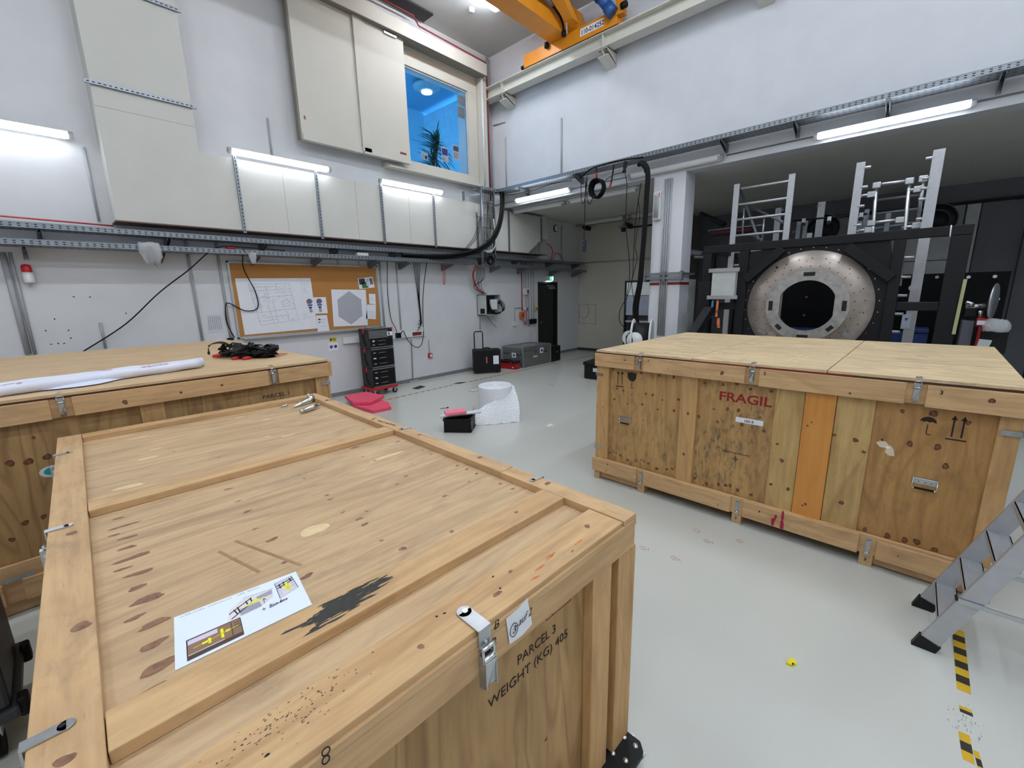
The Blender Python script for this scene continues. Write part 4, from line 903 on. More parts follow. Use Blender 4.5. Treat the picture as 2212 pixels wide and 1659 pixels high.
sheet_px('printed_sheet', [k6(880, 1112), k6(972, 1108), k6(995, 1242), k6(895, 1250)], 'small white text sheet under the machine drawings on the cork board', [(.15, .2, .35, .3, M_pdark), (.4, .25, .85, .29, M_lgrey), (.15, .4, .3, .46, M_pdark), (.35, .42, .9, .45, M_lgrey), (.2, .66, .85, .69, M_lgrey)], y=7.762)
def hexa(q, uv):
    M = plain('hatched_hexagon_grey', 'a9abb2', .8, 0, .12, 60)
    q.prism([uv(.5+.40*math.sin(t), .50-.46*math.cos(t)) for t in [6.28318*k/6 for k in range(6)]][::-1], (0, -.0004, 0), M)
sheet_px('printed_sheet', [k6(1008, 890), k6(1303, 893), k6(1322, 1195), k6(1030, 1207)], 'large white sheet with a grey hexagon pattern on the right half of the cork board', extra=hexa)
sheet_px('photo_print', [k6(1235, 797), k6(1360, 782), k6(1380, 872), k6(1250, 887)], 'colour photo print pinned at the top right of the cork board', [(.05, .05, .45, .6, M_pdark), (.2, .4, .6, .95, M_pgreen), (.5, .1, .7, .8, M_lgrey), (.75, .1, .95, .7, M_ppurple)])
sheet_px('printed_sheet', [k6(1330, 928), k6(1385, 928), k6(1390, 1018), k6(1335, 1012)], 'small white slip under the photo at the right edge of the cork board', [(.2, .4, .8, .44, M_lgrey), (.2, .55, .8, .59, M_lgrey)])
sheet_px('printed_sheet', [k6(1315, 1018), k6(1390, 1020), k6(1390, 1143), k6(1305, 1140)], 'white text sheet at the lower right corner of the cork board', [(.15, .5, .85, .54, M_lgrey), (.15, .65, .85, .69, M_lgrey), (.15, .8, .85, .84, M_lgrey)])
k5 = lambda x, y: (x/3.95, 400+y/3.95)
sheet_px('printed_sheet', [k5(1755, 1100), k5(1895, 1098), k5(1915, 1250), k5(1775, 1262)], 'grey printed sheet on the wall just left of the cork board', [(.1+.12*k, .1, .15+.12*k, .85, M_grey) for k in range(7)], y=YW-.002, mat=plain('greyish_paper', 'c9cad2', .7))
def pict(q, uv):
    for u in (.28, .72):
        q.prism([uv(u+.17*math.cos(t), .5+.2*math.sin(t)) for t in [6.28318*k/12 for k in range(12)]], (0, -.0004, 0), M_pblue)
sheet_px('warning_sticker', [k6(990, 1302), k6(1053, 1300), k6(1055, 1333), k6(993, 1337)], 'small yellow warning sticker on the wall under the cork board', [(.1, .2, .35, .8, M_pdark), (.45, .2, .9, .75, plain('ochre_print', '8c8420', .8))], y=YW-.002, mat=plain('warning_yellow', 'e0cf22', .6), cat='sticker')
sheet_px('safety_sign', [k6(988, 1345), k6(1068, 1340), k6(1070, 1405), k6(985, 1420)], 'white sheet with two round blue safety pictograms under the yellow sticker', y=YW-.002, cat='sign', extra=pict)
# dirt specks on the wall
q = MB()
for x, y in ((390,1242),(585,1238),(605,1305),(437,1357),(497,1350),(547,1350),(465,1142),(630,953),(768,955),(1075,1093)):
    c = onwall(*k5(x, y), YW-.001); q.blob(c, X, Z, -Y, .010, .008, M_ink, .3, 8)
o = single('wall_marks', q, None, 'scattered dark holes and specks on the wall above the left crate', 'marks'); o['kind'] = 'stuff'

# trunking with sockets
tr = thing('cable_trunking', 'white plastic trunking with sockets below the cork board, behind the tool trolley', 'trunking', (4.7, 7.77, .97)); ot = (4.7, 7.77, .97)
MB().box(3.75, 5.65, 7.745, 7.799, .975, 1.10, M_pvcw).build('trunking_body', M_pvcw, tr, .004, off=ot)
for x in (4.62, 5.38): MB().box(x, x+.11, 7.738, 7.746, .985, 1.09, M_pvcw).build('socket', M_pvcw, tr, .003, off=ot)
q = MB().box(5.28, 5.50, 7.735, 7.745, 1.0, 1.07, plain('dark_red_socket', '7c1d24', .5)); q.build('socket', None, tr, off=ot, label='dark red socket')
for x in (4.86, 4.93): 
    q = MB().box(x, x+.045, 7.70, 7.745, .985, 1.09, M_rubber); single('plug', q, M_rubber, ('left' if x < 4.9 else 'right')+' black plug of the pair in the white trunking', 'plug', 'black plugs', .004)
q = MB().box(5.52, 5.57, 7.72, 7.745, 1.07, 1.16, M_pvcw); single('plug_adapter', q, M_pvcw, 'white adapter sticking up at the right end of the trunking', 'plug', bev=.004)
cable([(4.95, 7.69, 1.06), (5.02, 7.68, 1.12), (5.12, 7.70, .92), (5.3, 7.71, .76), (5.45, 7.71, .78), (5.54, 7.72, 1.0), (5.56, 7.73, 1.3), (5.62, 7.74, 1.9), (5.58, 7.5, 2.50)], .008, 'black cable looping from the right plug up to the lower tray')
cable([(4.88, 7.70, 1.09), (4.86, 7.72, 1.2), (4.80, 7.76, 1.4), (4.78, 7.77, 1.9), (4.72, 7.6, 2.5)], .007, 'black cable rising from the left plug to the lower tray')
for k in range(4):
    cable([(5.40+.02*k, 7.74, 1.08+.08*k), (5.52+.01*k, 7.77, 1.25), (5.5+.012*k, 7.77, 1.8), (5.44+.05*k, 7.76, 2.44), (5.42+.05*k, 7.72, 2.66)], .006, 'thin black cable of the bundle rising from the right end of the trunking', group='cable bundle above the trunking', n=5)
q = MB().box(5.12, 5.37, 7.735, 7.785, .0, .035, M_pvc); single('floor_socket_box', q, M_pvc, 'low grey floor socket box at the wall below the trunking', 'socket', bev=.006)
q = MB().box(5.68, 5.77, 7.74, 7.799, .47, .57, M_red).box(5.695, 5.755, 7.735, 7.741, .49, .55, M_pvcw); single('wall_socket', q, None, 'small red-rimmed wall socket low on the wall right of the trunking', 'socket', bev=.004)

# alarm beacon
be = thing('alarm_beacon', 'red and white alarm beacon on the wall at the far left', 'beacon', (-.02, 7.74, 2.08)); ob_ = (-.02, 7.74, 2.08)
MB().lathe([(0, 0), (.045, 0), (.05, .02), (.05, .12), (.046, .125)], (-.02, 7.74, 2.08), n=20, m=M_pvcw).build('base', M_pvcw, be, off=ob_)
MB().lathe([(.046, 0), (.046, .05), (.038, .085), (.0, .095)], (-.02, 7.74, 2.205), n=20, m=plain('red_dome', 'c41820', .25)).build('dome', None, be, off=ob_)
MB().box(-.055, .015, 7.74, 7.799, 2.09, 2.18, M_pvcw).build('wall_plate', M_pvcw, be, off=ob_)
M_bag, N, L, B = new_mat('clear_plastic_film'); B.inputs['Base Color'].default_value = (.85,.87,.92,1); B.inputs['Roughness'].default_value = .15; B.inputs['Alpha'].default_value = .45
N_ = N.new('ShaderNodeTexNoise'); N_.inputs['Scale'].default_value = 25; bp = N.new('ShaderNodeBump'); bp.inputs['Strength'].default_value = .8; bp.inputs['Distance'].default_value = .02
L.new(N_.outputs[0], bp.inputs['Height']); L.new(bp.outputs[0], B.inputs['Normal'])
cm = thing('wrapped_camera', 'dome camera wrapped in a clear plastic bag under the lower tray at the left', 'camera', (1.11, 7.38, 2.34)); oc2 = (1.11, 7.38, 2.34)
MB().lathe([(0, 0), (.045, .005), (.06, .04), (.05, .09), (.035, .16), (.03, .2)], oc2, n=20, m=M_black).build('camera_body', M_black, cm, off=oc2)
def crumple(q, c, rx, ry, h, m, n=18, rings=7, seed=1, top=1.3):
    rnd = random.Random(seed); R = []
    for j in range(rings):
        t = j/(rings-1); s = (.75+.25*math.sin(t*3.0))*(1+(top-1)*t)
        R.append([q.bm.verts.new((c[0]+math.cos(6.283*k/n)*rx*s*rnd.uniform(.86, 1.14), c[1]+math.sin(6.283*k/n)*ry*s*rnd.uniform(.86, 1.14), c[2]+h*t+rnd.uniform(-.008, .008))) for k in range(n)])
    i = q.mi(m)
    for j in range(rings-1):
        for k in range(n):
            f = q.bm.faces.new((R[j][k], R[j][(k+1)%n], R[j+1][(k+1)%n], R[j+1][k])); f.material_index = i; f.smooth = True
    f = q.bm.faces.new(R[0][::-1]); f.material_index = i
q = MB(); crumple(q, (1.11, 7.38, 2.32), .10, .08, .26, M_bag); q.build('plastic_bag', M_bag, cm, off=oc2)
q = MB(); q.tube([(1.11, 7.38, 2.34), (1.15, 7.37, 2.27)], .002, 5, M_cable); q.build('wire_end', M_cable, cm, off=oc2)
q = MB(); crumple(q, (2.30, 7.37, 2.36), .035, .03, .16, M_bag, 12, 6, 4, 1.7); single('crumpled_bag', q, None, 'crumpled clear plastic bag hanging from the tray above the cork board', 'bag')
cable([(0.28, 7.75, 1.22), (.75, 7.70, 1.55), (1.15, 7.62, 1.95), (1.5, 7.5, 2.25), (1.85, 7.42, 2.56), (2.2, 7.40, 2.59), (2.8, 7.45, 2.58)], .008, 'black cable slanting from the left crate up to the lower tray')
cable([(2.2, 7.40, 2.56), (2.22, 7.6, 2.3), (2.38, 7.74, 1.95), (2.38, 7.74, 1.70), (2.2, 7.74, 1.66), (2.0, 7.75, 1.78), (1.95, 7.77, 1.74), (1.93, 7.77, 1.5), (2.0, 7.77, 1.25)], .008, 'black cable drooping in front of the left side of the cork board')
q = MB().box(2.0, 2.12, 7.45, 7.52, 2.565, 2.605, M_red); single('cable_plug', q, M_red, 'dark red plug lying on the lower tray above the cork board', 'plug', bev=.008)
q = MB(); q.box(1.9, 1.99, 7.765, 7.795, 1.22, 1.25, M_rubber); single('cable_clip', q, M_rubber, 'small black clip on the wall left of the cork board foot', 'clip')
q = MB().box(4.06, 4.28, 7.50, 7.60, 2.56, 2.62, M_pvcw); single('router_box', q, M_pvcw, 'small white box standing on the lower tray above the cork board', 'box', bev=.01)

# tool trolley stack: three stackable tool cases on a red wheeled base
tx, ty, tz = 3.97, 7.20, .16
dly = thing('wheeled_base', 'red wheeled base under the stack of black tool cases', 'trolley base', (4.21, 7.39, 0)); od_ = (4.21, 7.39, 0)
MB().box(3.94, 4.48, 7.17, 7.60, .115, .16, M_red).build('frame', M_red, dly, .006, off=od_)
for x, y in ((4.0, 7.22), (4.43, 7.22), (4.0, 7.55), (4.43, 7.55)):
    f = MB().prism([(x-.03, y-.02, .115), (x+.03, y-.02, .115), (x+.012, y-.02, .045), (x-.012, y-.02, .045)], (0, .04, 0), M_zinc).build('caster', M_zinc, dly, off=od_)
    w_ = MB().cyl((x, y-.014, .05), (x, y+.014, .05), .05, 20, M_rubber).cyl((x, y-.016, .05), (x, y+.016, .05), .024, 14, M_zinc).build('wheel', None, f); w_.location = -Vector(od_)
M_tb = plain('tool_case_black', '1b1e20', .5, 0, .1); M_tbd = plain('tool_case_grey_film', '5f625f', .35, 0, .15, 40); M_sil = plain('silver_trim', '9a9b98', .35, .6)
def case(z0, z1, label, top=False, logos=()):
    t = thing('tool_case', label, 'tool case', (4.21, 7.39, z0), 0, 'stacked tool cases'); o = (4.21, 7.39, z0)
    MB().box(tx, 4.47, ty+.012, 7.57, z0+.003, z1, M_tb).build('case_body', M_tb, t, .008, off=o)
    n = 3 if not top else 2; zb = z0+.03; zt = z1-.03 if not top else z0+.17; h = (zt-zb)/n
    for k in range(n):
        d = MB().box(tx+.03, 4.44, ty, ty+.013, zb+k*h+.004, zb+(k+1)*h-.004, M_black).build('drawer', M_black, t, .003, off=o)
        q = MB().tube([(tx+.17, ty-.001, zb+(k+.45)*h), (tx+.2, ty-.016, zb+(k+.5)*h), (tx+.30, ty-.016, zb+(k+.5)*h), (tx+.33, ty-.001, zb+(k+.45)*h)], .005, 6, M_sil).build('handle', M_sil, d, off=o)
        q = MB().blob((tx+.085, ty-.0, zb+(k+.5)*h), X, Z, -Y, .028, (.016 if k % 2 else .008), plain('silver_sticker', 'b9b9bb', .5), .15, 12, up=.001).build('sticker', None, t, off=o)
    for z in (z0+.012, z1-.018):
        if not (top and z > z0+.1): MB().box(tx+.02, 4.45, ty-.004, ty+.012, z-.006, z+.008, M_sil).build('trim_strip', M_sil, t, off=o)
    if top:
        MB().box(tx+.008, 4.36, ty-.004, ty+.012, z0+.185, z1-.02, M_tbd).build('organiser_cover', M_tbd, t, off=o)
        MB().box(tx+.008, 4.46, ty, 7.56, z1, z1+.012, M_tbd).build('lid', M_tbd, t, .004, off=o)
        q = MB().box(tx+.372, 4.452, ty-.006, ty-.002, z1-.135, z1-.06, M_paper).build('number_label', M_paper, t, off=o)
        text('4', .085, (tx+.388, ty-.0064, z1-.128), X, Z, M_ink, 'lettering', t, .002, off=o)
        for x in (tx+.0, 4.41): MB().box(x, x+.055, ty-.004, ty+.05, z1-.012, z1+.016, M_red).build('corner_latch', M_red, t, .003, off=o)
    MB().box(tx-.012, tx+.001, 7.36, 7.41, z1-.075, z1+.012, M_red).build('side_latch', M_red, t, .004, off=o)
    q = MB().box(tx-.006, tx+.001, 7.28, 7.50, z1-.105, z1-.09, M_tb); q.tube([(tx-.004, 7.42, z1-.1), (tx-.006, 7.40, z0+.12), (tx-.004, 7.31, z0+.05)], .012, 6, M_black); q.build('side_grip', None, t, off=o)
case(.161, .525, 'lowest black tool case of the stack, on the red wheeled base'); case(.529, .893, 'middle black tool case of the stack beside the cork board'); case(.897, 1.245, 'topmost black tool case with grey cover and number 4', True)
q = MB().box(4.02, 4.2, 7.3, 7.46, 1.262, 1.28, plain('blue_case_plastic', '3d8fbb', .4)); single('document_tray', q, None, 'flat blue plastic box lying on the topmost tool case', 'box', bev=.004)

# switch box with cables
sb = thing('open_switch_box', 'open grey switch box with tangled black cables on the wall right of the tray ladder', 'switch box', (7.45, 7.65, 1.33)); osb = (7.45, 7.65, 1.33)
M_gbox = plain('box_grey_paint', 'b6bab8', .5)
q = MB().box(7.22, 7.25, 7.5, 7.799, 1.33, 1.82, M_gbox).box(7.22, 7.75, 7.78, 7.799, 1.33, 1.82, M_gbox).box(7.22, 7.75, 7.5, 7.78, 1.33, 1.345, M_gbox).box(7.22, 7.75, 7.5, 7.78, 1.805, 1.82, M_gbox).box(7.73, 7.75, 7.5, 7.78, 1.345, 1.805, M_gbox)
q.build('housing', M_gbox, sb, off=osb)
MB().box(7.25, 7.73, 7.70, 7.78, 1.345, 1.805, plain('box_interior_dark', '3b3f44', .6)).build('interior', None, sb, off=osb)
MB().box(7.40, 7.62, 7.50, 7.54, 1.46, 1.70, M_pvcw).build('module', M_pvcw, sb, off=osb)
MB().box(7.215, 7.222, 7.53, 7.68, 1.37, 1.49, M_black).build('vent_grille', M_black, sb, off=osb)
MB().box(7.32, 7.345, 7.49, 7.53, 1.42, 1.7, M_black).build('terminal_strip', M_black, sb, off=osb)
for k in range(8):
    a = random.uniform(0, .08); cable([(7.34, 7.5, 1.5+.02*k), (7.38+.01*k, 7.44, 1.42-a), (7.55+.03*k, 7.42, 1.35+.01*k), (7.72+.015*k, 7.44, 1.42+.02*k), (7.70, 7.47, 1.58+.015*k), (7.62, 7.49, 1.60)], .005, 'thin black cable tangled in front of the open switch box', group='switch box cables', n=5)
cable([(7.35, 7.6, 1.33), (7.45, 7.55, 1.15), (7.62, 7.55, 1.02)], .005, 'loose black cable hanging below the open switch box')
for k in range(6):
    cable([(7.0+.04*k, 7.5, 2.46), (7.05+.05*k, 7.6, 2.2), (7.02+.06*((k*3) % 5), 7.66, 2.0), (7.27+.03*k, 7.64, 1.83)], .006, 'thin dark cable between the tray and the open switch box', group='cables above the switch box', n=5)
M_rhose = plain('red_hose', 'a8443c', .5)
for k in range(2): cable([(6.98+.03*k, 7.5, 2.5), (6.94+.03*k, 7.6, 2.3), (7.05+.03*k, 7.66, 2.05), (7.25+.03*k, 7.64, 1.83)], .012, ('left' if k == 0 else 'right')+' red hose running from the tray into the open switch box', M_rhose, group='red hoses above the switch box')
cable([(6.07, 7.58, 2.45), (6.07, 7.6, 2.1), (6.11, 7.6, 2.1), (6.11, 7.58, 2.45)], .008, 'red and grey cable loop hanging below the lower tray', M_rhose)
# small wall boxes beside the door
def wbox(x0, x1, z0, z1, d, mat, label, cat='switch', front=None, name='wall_switch', bev=.006):
    q = MB().box(x0, x1, YW-d, YW-.001, z0, z1, mat)
    if front: q.box(front[0], front[1], YW-d-.012, YW-d, front[2], front[3], front[4])
    return single(name, q, None, label, cat, None, bev)
M_dred = plain('dark_red_button', '861b22', .5)
wbox(8.93, 9.10, 1.79, 1.96, .07, M_pvcw, 'upper white box with dark red button left of the black door', front=(9.02, 9.09, 1.82, 1.92, M_dred))
wbox(8.94, 9.05, 1.36, 1.45, .06, M_pvcw, 'lower white box with dark red button beside the orange box', front=(8.99, 9.045, 1.37, 1.44, M_dred))
wbox(8.75, 8.90, 1.16, 1.33, .08, plain('orange_plastic', 'c9622a', .5), 'orange box with a red cable loop left of the black door', 'box', front=(8.80, 8.84, 1.22, 1.27, M_dark), name='orange_box')
cable([(8.83, 7.7, 1.17), (8.82, 7.70, 1.05), (8.88, 7.70, 1.02), (8.94, 7.70, 1.08), (8.95, 7.70, 1.3), (8.86, 7.74, 1.4)], .009, 'red cable loop on the orange box', M_rhose)
wbox(8.50, 8.60, .98, 1.09, .05, M_pvcw, 'small white socket left of the orange box', 'socket', name='wall_socket')
wbox(8.95, 9.08, 1.0, 1.10, .06, plain('grey_switch_plastic', '8d9094', .5), 'grey socket below the orange box', 'socket', name='wall_socket')
for k in range(4): wbox(9.14+.075*k, 9.20+.075*k, .99, 1.12, .07, M_black, ('first', 'second', 'third', 'fourth')[k]+' from the left of the black sockets beside the door', 'socket', name='wall_socket')
wbox(9.36, 9.44, 1.35, 1.46, .06, plain('yellow_switch_plate', 'd0b040', .5), 'yellow switch with red knob at the left edge of the black door', front=(9.41, 9.47, 1.38, 1.42, M_red))
conduit([(8.90, YW-.016, 1.45), (8.56, YW-.016, 1.45), (8.56, YW-.016, 1.09)], .010, 'thin grey conduit bending down to the small white socket')
cable([(9.42, 7.78, .98), (9.44, 7.78, .7), (9.40, 7.78, .52), (9.3, 7.78, .45)], .006, 'thin white cable hanging below the black sockets', M_pvcw)
# door
M_door = plain('door_black', '121314', .45, 0, .1)
q = MB().box(DX0, DX0+.045, YW-.02, YW+.10, 0, DZ, M_door).box(DX1-.045, DX1, YW-.02, YW+.10, 0, DZ, M_door).box(DX0+.045, DX1-.045, YW-.02, YW+.10, DZ-.045, DZ, M_door); struct('door_1_frame', q, M_door)
dr_ = struct('door_1', MB().box(DX0+.047, DX1-.047, YW+.04, YW+.09, .01, DZ-.047, M_door), M_door)
q = MB().box(DX0+.12, DX0+.2, YW+.0, YW+.04, .985, 1.0, M_zinc).box(DX0+.07, DX0+.12, YW+.035, YW+.0395, .9, 1.05, M_dark); q.build('door_handle', None, dr_)
MB().box(DX0+.45, DX0+.80, YW+.015, YW+.0395, DZ-.12, DZ-.09, M_galvd).box(DX0+.55, DX1-.08, YW-.0, YW+.0395, DZ-.2, DZ-.14, M_galvd).build('door_closer', M_galvd, dr_)
struct('wall_door_recess', MB().box(DX0-.2, DX1+.2, YW+.25, YW+.3, 0, DZ+.2, M_door), M_door)
# exit sign
ex = thing('exit_sign', 'small lit green and white exit sign above the black door', 'sign', (10.03, 7.74, 2.15)); oe = (10.03, 7.74, 2.15)
MB().box(9.90, 10.17, 7.70, 7.799, 2.155, 2.29, M_pvcw).build('sign_box', M_pvcw, ex, .005, off=oe)
M_exg = lampmat('exit_green_lit', '2fae86', .9); M_exw = lampmat('exit_white_lit', 'e8fff4', 1.6)
MB().box(9.96, 10.16, 7.696, 7.70, 2.165, 2.285, M_exg).build('green_panel', M_exg, ex, off=oe)
q = MB(); 
def manrun(q, cx, cz, s):
    q.cyl((cx, 7.6955, cz+.42*s), (cx, 7.694, cz+.42*s), .09*s, 10, M_exw)
    for a, b in (((0, .3), (0, 0)), ((0, 0), (.14, -.2)), ((.14, -.2), (.1, -.42)), ((0, 0), (-.16, -.2)), ((-.16, -.2), (-.3, -.25)), ((0, .28), (.2, .12)), ((0, .28), (-.18, .16))): q.beam((cx+a[0]*s, 7.695, cz+a[1]*s), (cx+b[0]*s, 7.695, cz+b[1]*s), .09*s, .001, M_exw, up=Y)
manrun(q, 10.03, 2.225, .10); q.build('running_figure', M_exw, ex, off=oe)
MB().box(10.08, 10.14, 7.694, 7.696, 2.175, 2.275, M_exw).build('door_symbol', M_exw, ex, off=oe)
MB().box(9.92, 10.12, 7.71, 7.78, 2.146, 2.155, lampmat('exit_lamp', 'eafff5', 6)).build('underlight', None, ex, off=oe)
# clock
ck = thing('wall_clock', 'round white wall clock high on the left wall near the far corner', 'clock', (10.38, 7.78, 3.62)); ock = (10.38, 7.78, 3.62)
MB().cyl((10.38, 7.799, 3.62), (10.38, 7.765, 3.62), .10, 24, M_dark).build('rim', M_dark, ck, off=ock)
MB().cyl((10.38, 7.764, 3.62), (10.38, 7.762, 3.62), .085, 24, M_paper).build('dial', M_paper, ck, off=ock)
q = MB().beam((10.38, 7.761, 3.62), (10.42, 7.761, 3.65), .006, .001, M_ink, up=Y).beam((10.38, 7.761, 3.62), (10.38, 7.761, 3.69), .004, .001, M_ink, up=Y); q.build('hands', M_ink, ck, off=ock)
cable([(9.9, 7.6, 2.72), (9.92, 7.55, 2.95), (9.8, 7.55, 3.1), (9.72, 7.6, 3.14)], .014, 'rusty red hose end rising from the upper tray', M_rhose)
cable([(9.92, 7.55, 2.72), (10.0, 7.5, 2.9), (10.2, 7.5, 2.86), (10.4, 7.55, 2.72)], .014, 'rusty red hose arching over the upper tray near the far corner', M_rhose)

# ================================================================== things on the floor by the left wall
# trolley case
tc1 = thing('trolley_case', 'black upright trolley case with pulled-out handle by the left wall', 'case', (6.98, 7.28, 0), math.radians(-36)); 
MB().box(-.32, .32, -.15, -.005, .03, .565, M_black).build('front_shell', M_black, tc1, .02)
MB().box(-.32, .32, .005, .15, .03, .565, M_black).build('back_shell', M_black, tc1, .02)
q = MB()
for x in (-.24, -.12, .12, .24): q.box(x-.012, x+.012, -.158, .158, .035, .56, M_black)
q.build('ribs', M_black, tc1, .004)
MB().tube(smooth_path([(-.07, -.08, .56), (-.06, -.08, .60), (.06, -.08, .60), (.07, -.08, .56)], 4), .012, 8, M_black).build('carry_handle', M_black, tc1)
MB().tube([(-.26, .10, .55), (-.26, .10, .94), (-.24, .10, .97), (-.08, .10, .97), (-.06, .10, .94), (-.06, .10, .55)], .013, 8, M_black).build('pull_handle', M_black, tc1)
MB().box(-.03, .0, -.163, -.158, .25, .40, plain('red_white_label', 'c05a58', .6)).build('label', None, tc1)
MB().box(.14, .27, -.163, -.158, .22, .42, M_paper).build('label', M_paper, tc1)
for x in (-.27, .27): MB().cyl((x-.02, .13, .03), (x+.02, .13, .03), .03, 14, M_rubber).build('wheel', M_rubber, tc1)
# silver flight case
sc_ = thing('aluminium_case', 'large dented aluminium transport case in front of the black door', 'case', (8.49, 7.32, 0)); H_ = .50
M_alc = plain('aluminium_sheet_dull', '7f8280', .45, .6, .1, 12)
MB().box(-.55, .57, -.35, .35, .005, .40, M_alc).build('case_body', M_alc, sc_, .006)
MB().box(-.55, .57, -.35, .35, .405, H_, M_alc).build('lid', M_alc, sc_, .006)
q = MB()
for z in (.12, .22, .32): q.box(-.553, .573, -.353, .353, z, z+.012, M_alc)
q.build('pressed_ribs', M_alc, sc_)
for x, y in ((-.55, -.35), (.57, -.35), (-.55, .35), (.57, .35)): MB().box(x-.012, x+.012, y-.012, y+.012, .0, H_+.004, M_alu).build('corner_profile', M_alu, sc_, .003)
for a in ((-.56, .58, -.362, -.34), (-.56, .58, .34, .362), (-.562, -.54, -.34, .34), (.56, .582, -.34, .34)): MB().box(a[0], a[1], a[2], a[3], H_-.004, H_+.012, M_alu).build('edge_profile', M_alu, sc_)
def chandle(c, along, out, parent):
    c, along, out = Vector(c), Vector(along), Vector(out); q = MB()
    q.tube([c-along*.07, c-along*.07+out*.03-Z*.03, c+along*.07+out*.03-Z*.03, c+along*.07], .008, 6, M_black); return q.build('handle', M_black, parent)
for y in (-.22, .2): chandle((-.552, y, .36), Y, -X, sc_)
chandle((.3, -.352, .36), X, -Y, sc_)
q = MB().box(-.12, .0, -.354, -.351, .35, .37, M_dred).box(-.15, .02, -.354, -.351, .22, .26, M_lgrey); q.build('label', None, sc_)
q = MB().box(.12, .26, -.356, -.352, .30, .44, M_paper); q.blob((.19, -.356, .37), X, Z, -Y, .04, .04, M_pblue, .0); q.build('sticker', None, sc_, label='white sticker with a blue disc on the front')
q = MB().box(-.556, -.552, -.12, .02, .24, .36, M_paper); q.blob((-.556, -.05, .30), Y, Z, -X, .035, .035, M_pblue, .0); q.build('sticker', None, sc_, label='white sticker with a blue disc on the left side')
q = MB(); [q.blob((x, y, H_+.0005), X, Y, Z, .06, .05, M_lgrey, .3) for x, y in ((-.1, .02), (.08, .05), (.2, -.05))]; q.build('worn_stickers', M_lgrey, sc_)
# red tool box
rb = thing('red_toolbox', 'small red tool box with black lid in front of the aluminium case', 'tool box', (7.72, 7.28, 0), math.radians(-83))
M_rb = plain('toolbox_red', 'a01018', .4)
MB().box(-.28, .30, -.10, .10, .0, .15, M_rb).build('box_body', M_rb, rb, .012)
MB().box(-.29, .31, -.11, .11, .152, .20, M_black).build('lid', M_black, rb, .012)
MB().tube([(-.1, 0, .195), (-.1, 0, .22), (.1, 0, .22), (.1, 0, .195)], .01, 8, M_black).build('handle', M_black, rb)
for x in (-.15, .17): MB().box(x-.03, x+.03, -.118, -.10, .12, .18, M_rb).build('clasp', M_rb, rb, .003)
MB().blob((.22, -.101, .05), X, Z, -Y, .018, .018, M_paper, 0, up=.001).build('round_sticker', M_paper, rb)
# black case by the door
bc = thing('black_case', 'black upright plastic case right of the aluminium case', 'case', (9.30, 7.16, 0))
MB().box(-.20, .20, -.2, .2, .01, .42, M_black).build('case_body', M_black, bc, .02); MB().box(-.2, .2, -.205, .205, .30, .31, M_dark).build('seam_band', M_dark, bc)
MB().tube([(-.07, -.2, .40), (-.07, -.23, .40), (.07, -.23, .40), (.07, -.2, .40)], .008, 6, M_black).build('handle', M_black, bc); MB().box(.0, .08, -.204, -.2, .25, .26, M_lgrey).build('label', M_lgrey, bc)
# black box behind the right crate
bk = thing('black_crate_box', 'black plastic box half hidden behind the left end of the FRAGIL crate', 'box', (8.05, 4.72, 0), math.radians(8))
MB().box(-.28, .3, -.22, .36, .01, .34, M_black).build('box_body', M_black, bk, .02); MB().box(-.30, .32, -.24, .38, .30, .37, M_dark).build('lid', M_dark, bk, .015)
MB().box(-.285, -.28, .05, .15, .17, .25, M_lgrey).build('label', M_lgrey, bk)
# floor tape line: yellow-black dashed
M_ty = plain('tape_yellow', 'c9a21c', .5); M_tk = plain('tape_black', '2a2420', .5)
def hazard(a, b, w, n, label, taper=0, worn=False, group='hazard tape on the floor'):
    a, b = Vector(a), Vector(b); d = (b-a)/n; s = Vector((-d.y, d.x, 0)).normalized()*w/2; q = MB()
    for k in range(n):
        p = a+d*k; m_ = M_ty if k % 2 == 0 else M_tk
        q.prism([p-s, p+d-s, p+d+s, p+s], (0, 0, .0012), m_)
    return single('floor_tape', q, None, label, 'tape', group)
hazard((3.95, 6.80, 0.0), (5.55, 6.83, 0), .035, 22, 'yellow and black tape line near the wheeled tool stack')
hazard((5.95, 6.80, 0), (9.05, 6.79, 0), .035, 44, 'yellow and black tape line in front of the trolley case and aluminium case')
hazard((9.5, 6.80, 0), (10.6, 6.75, 0), .04, 12, 'worn tape line near the far corner, running along the left wall'); hazard((10.6, 6.7, 0), (10.35, 5.2, 0), .05, 18, 'worn tape line crossing in front of the far wall')
hazard((3.10, -.405, 0), (2.60, -.400, 0), .046, 9, 'thick yellow and black floor tape beside the stepladder foot')
hazard((2.495, -.398, 0), (2.455, -.400, 0), .04, 2, 'short torn scrap of yellow and black tape between the two strips')
hazard((2.33, -.385, 0), (2.185, -.39, 0), .034, 3, 'lower strip of yellow and black tape at the bottom edge')
hazard((2.262, -.415, 0), (2.15, -.425, 0), .016, 3, 'narrow sliver of tape right of the lower strip')
def scrap(pts, m, label, cat='scrap', name='scrap', t=.004):
    q = MB(); q.prism([(p[0], p[1], .0005) for p in pts], (0, 0, t), m); return single(name, q, None, label, cat)
scrap([(4.83, 7.23), (4.86, 7.07), (5.10, 7.15), (5.10, 7.33)], M_black, 'larger flat black scrap on the floor right of the tool stack', name='black_sheet')
scrap([(5.62, 6.90), (5.77, 6.80), (5.93, 6.82), (5.80, 6.93)], M_black, 'smaller flat black scrap on the tape line', name='black_sheet')
q = MB(); crumple(q, (5.48, 6.07, .0), .16, .10, .05, M_bag, 14, 4, 9, .6); single('plastic_scrap', q, None, 'crumpled clear plastic scrap left behind the bubble wrap roll', 'scrap')
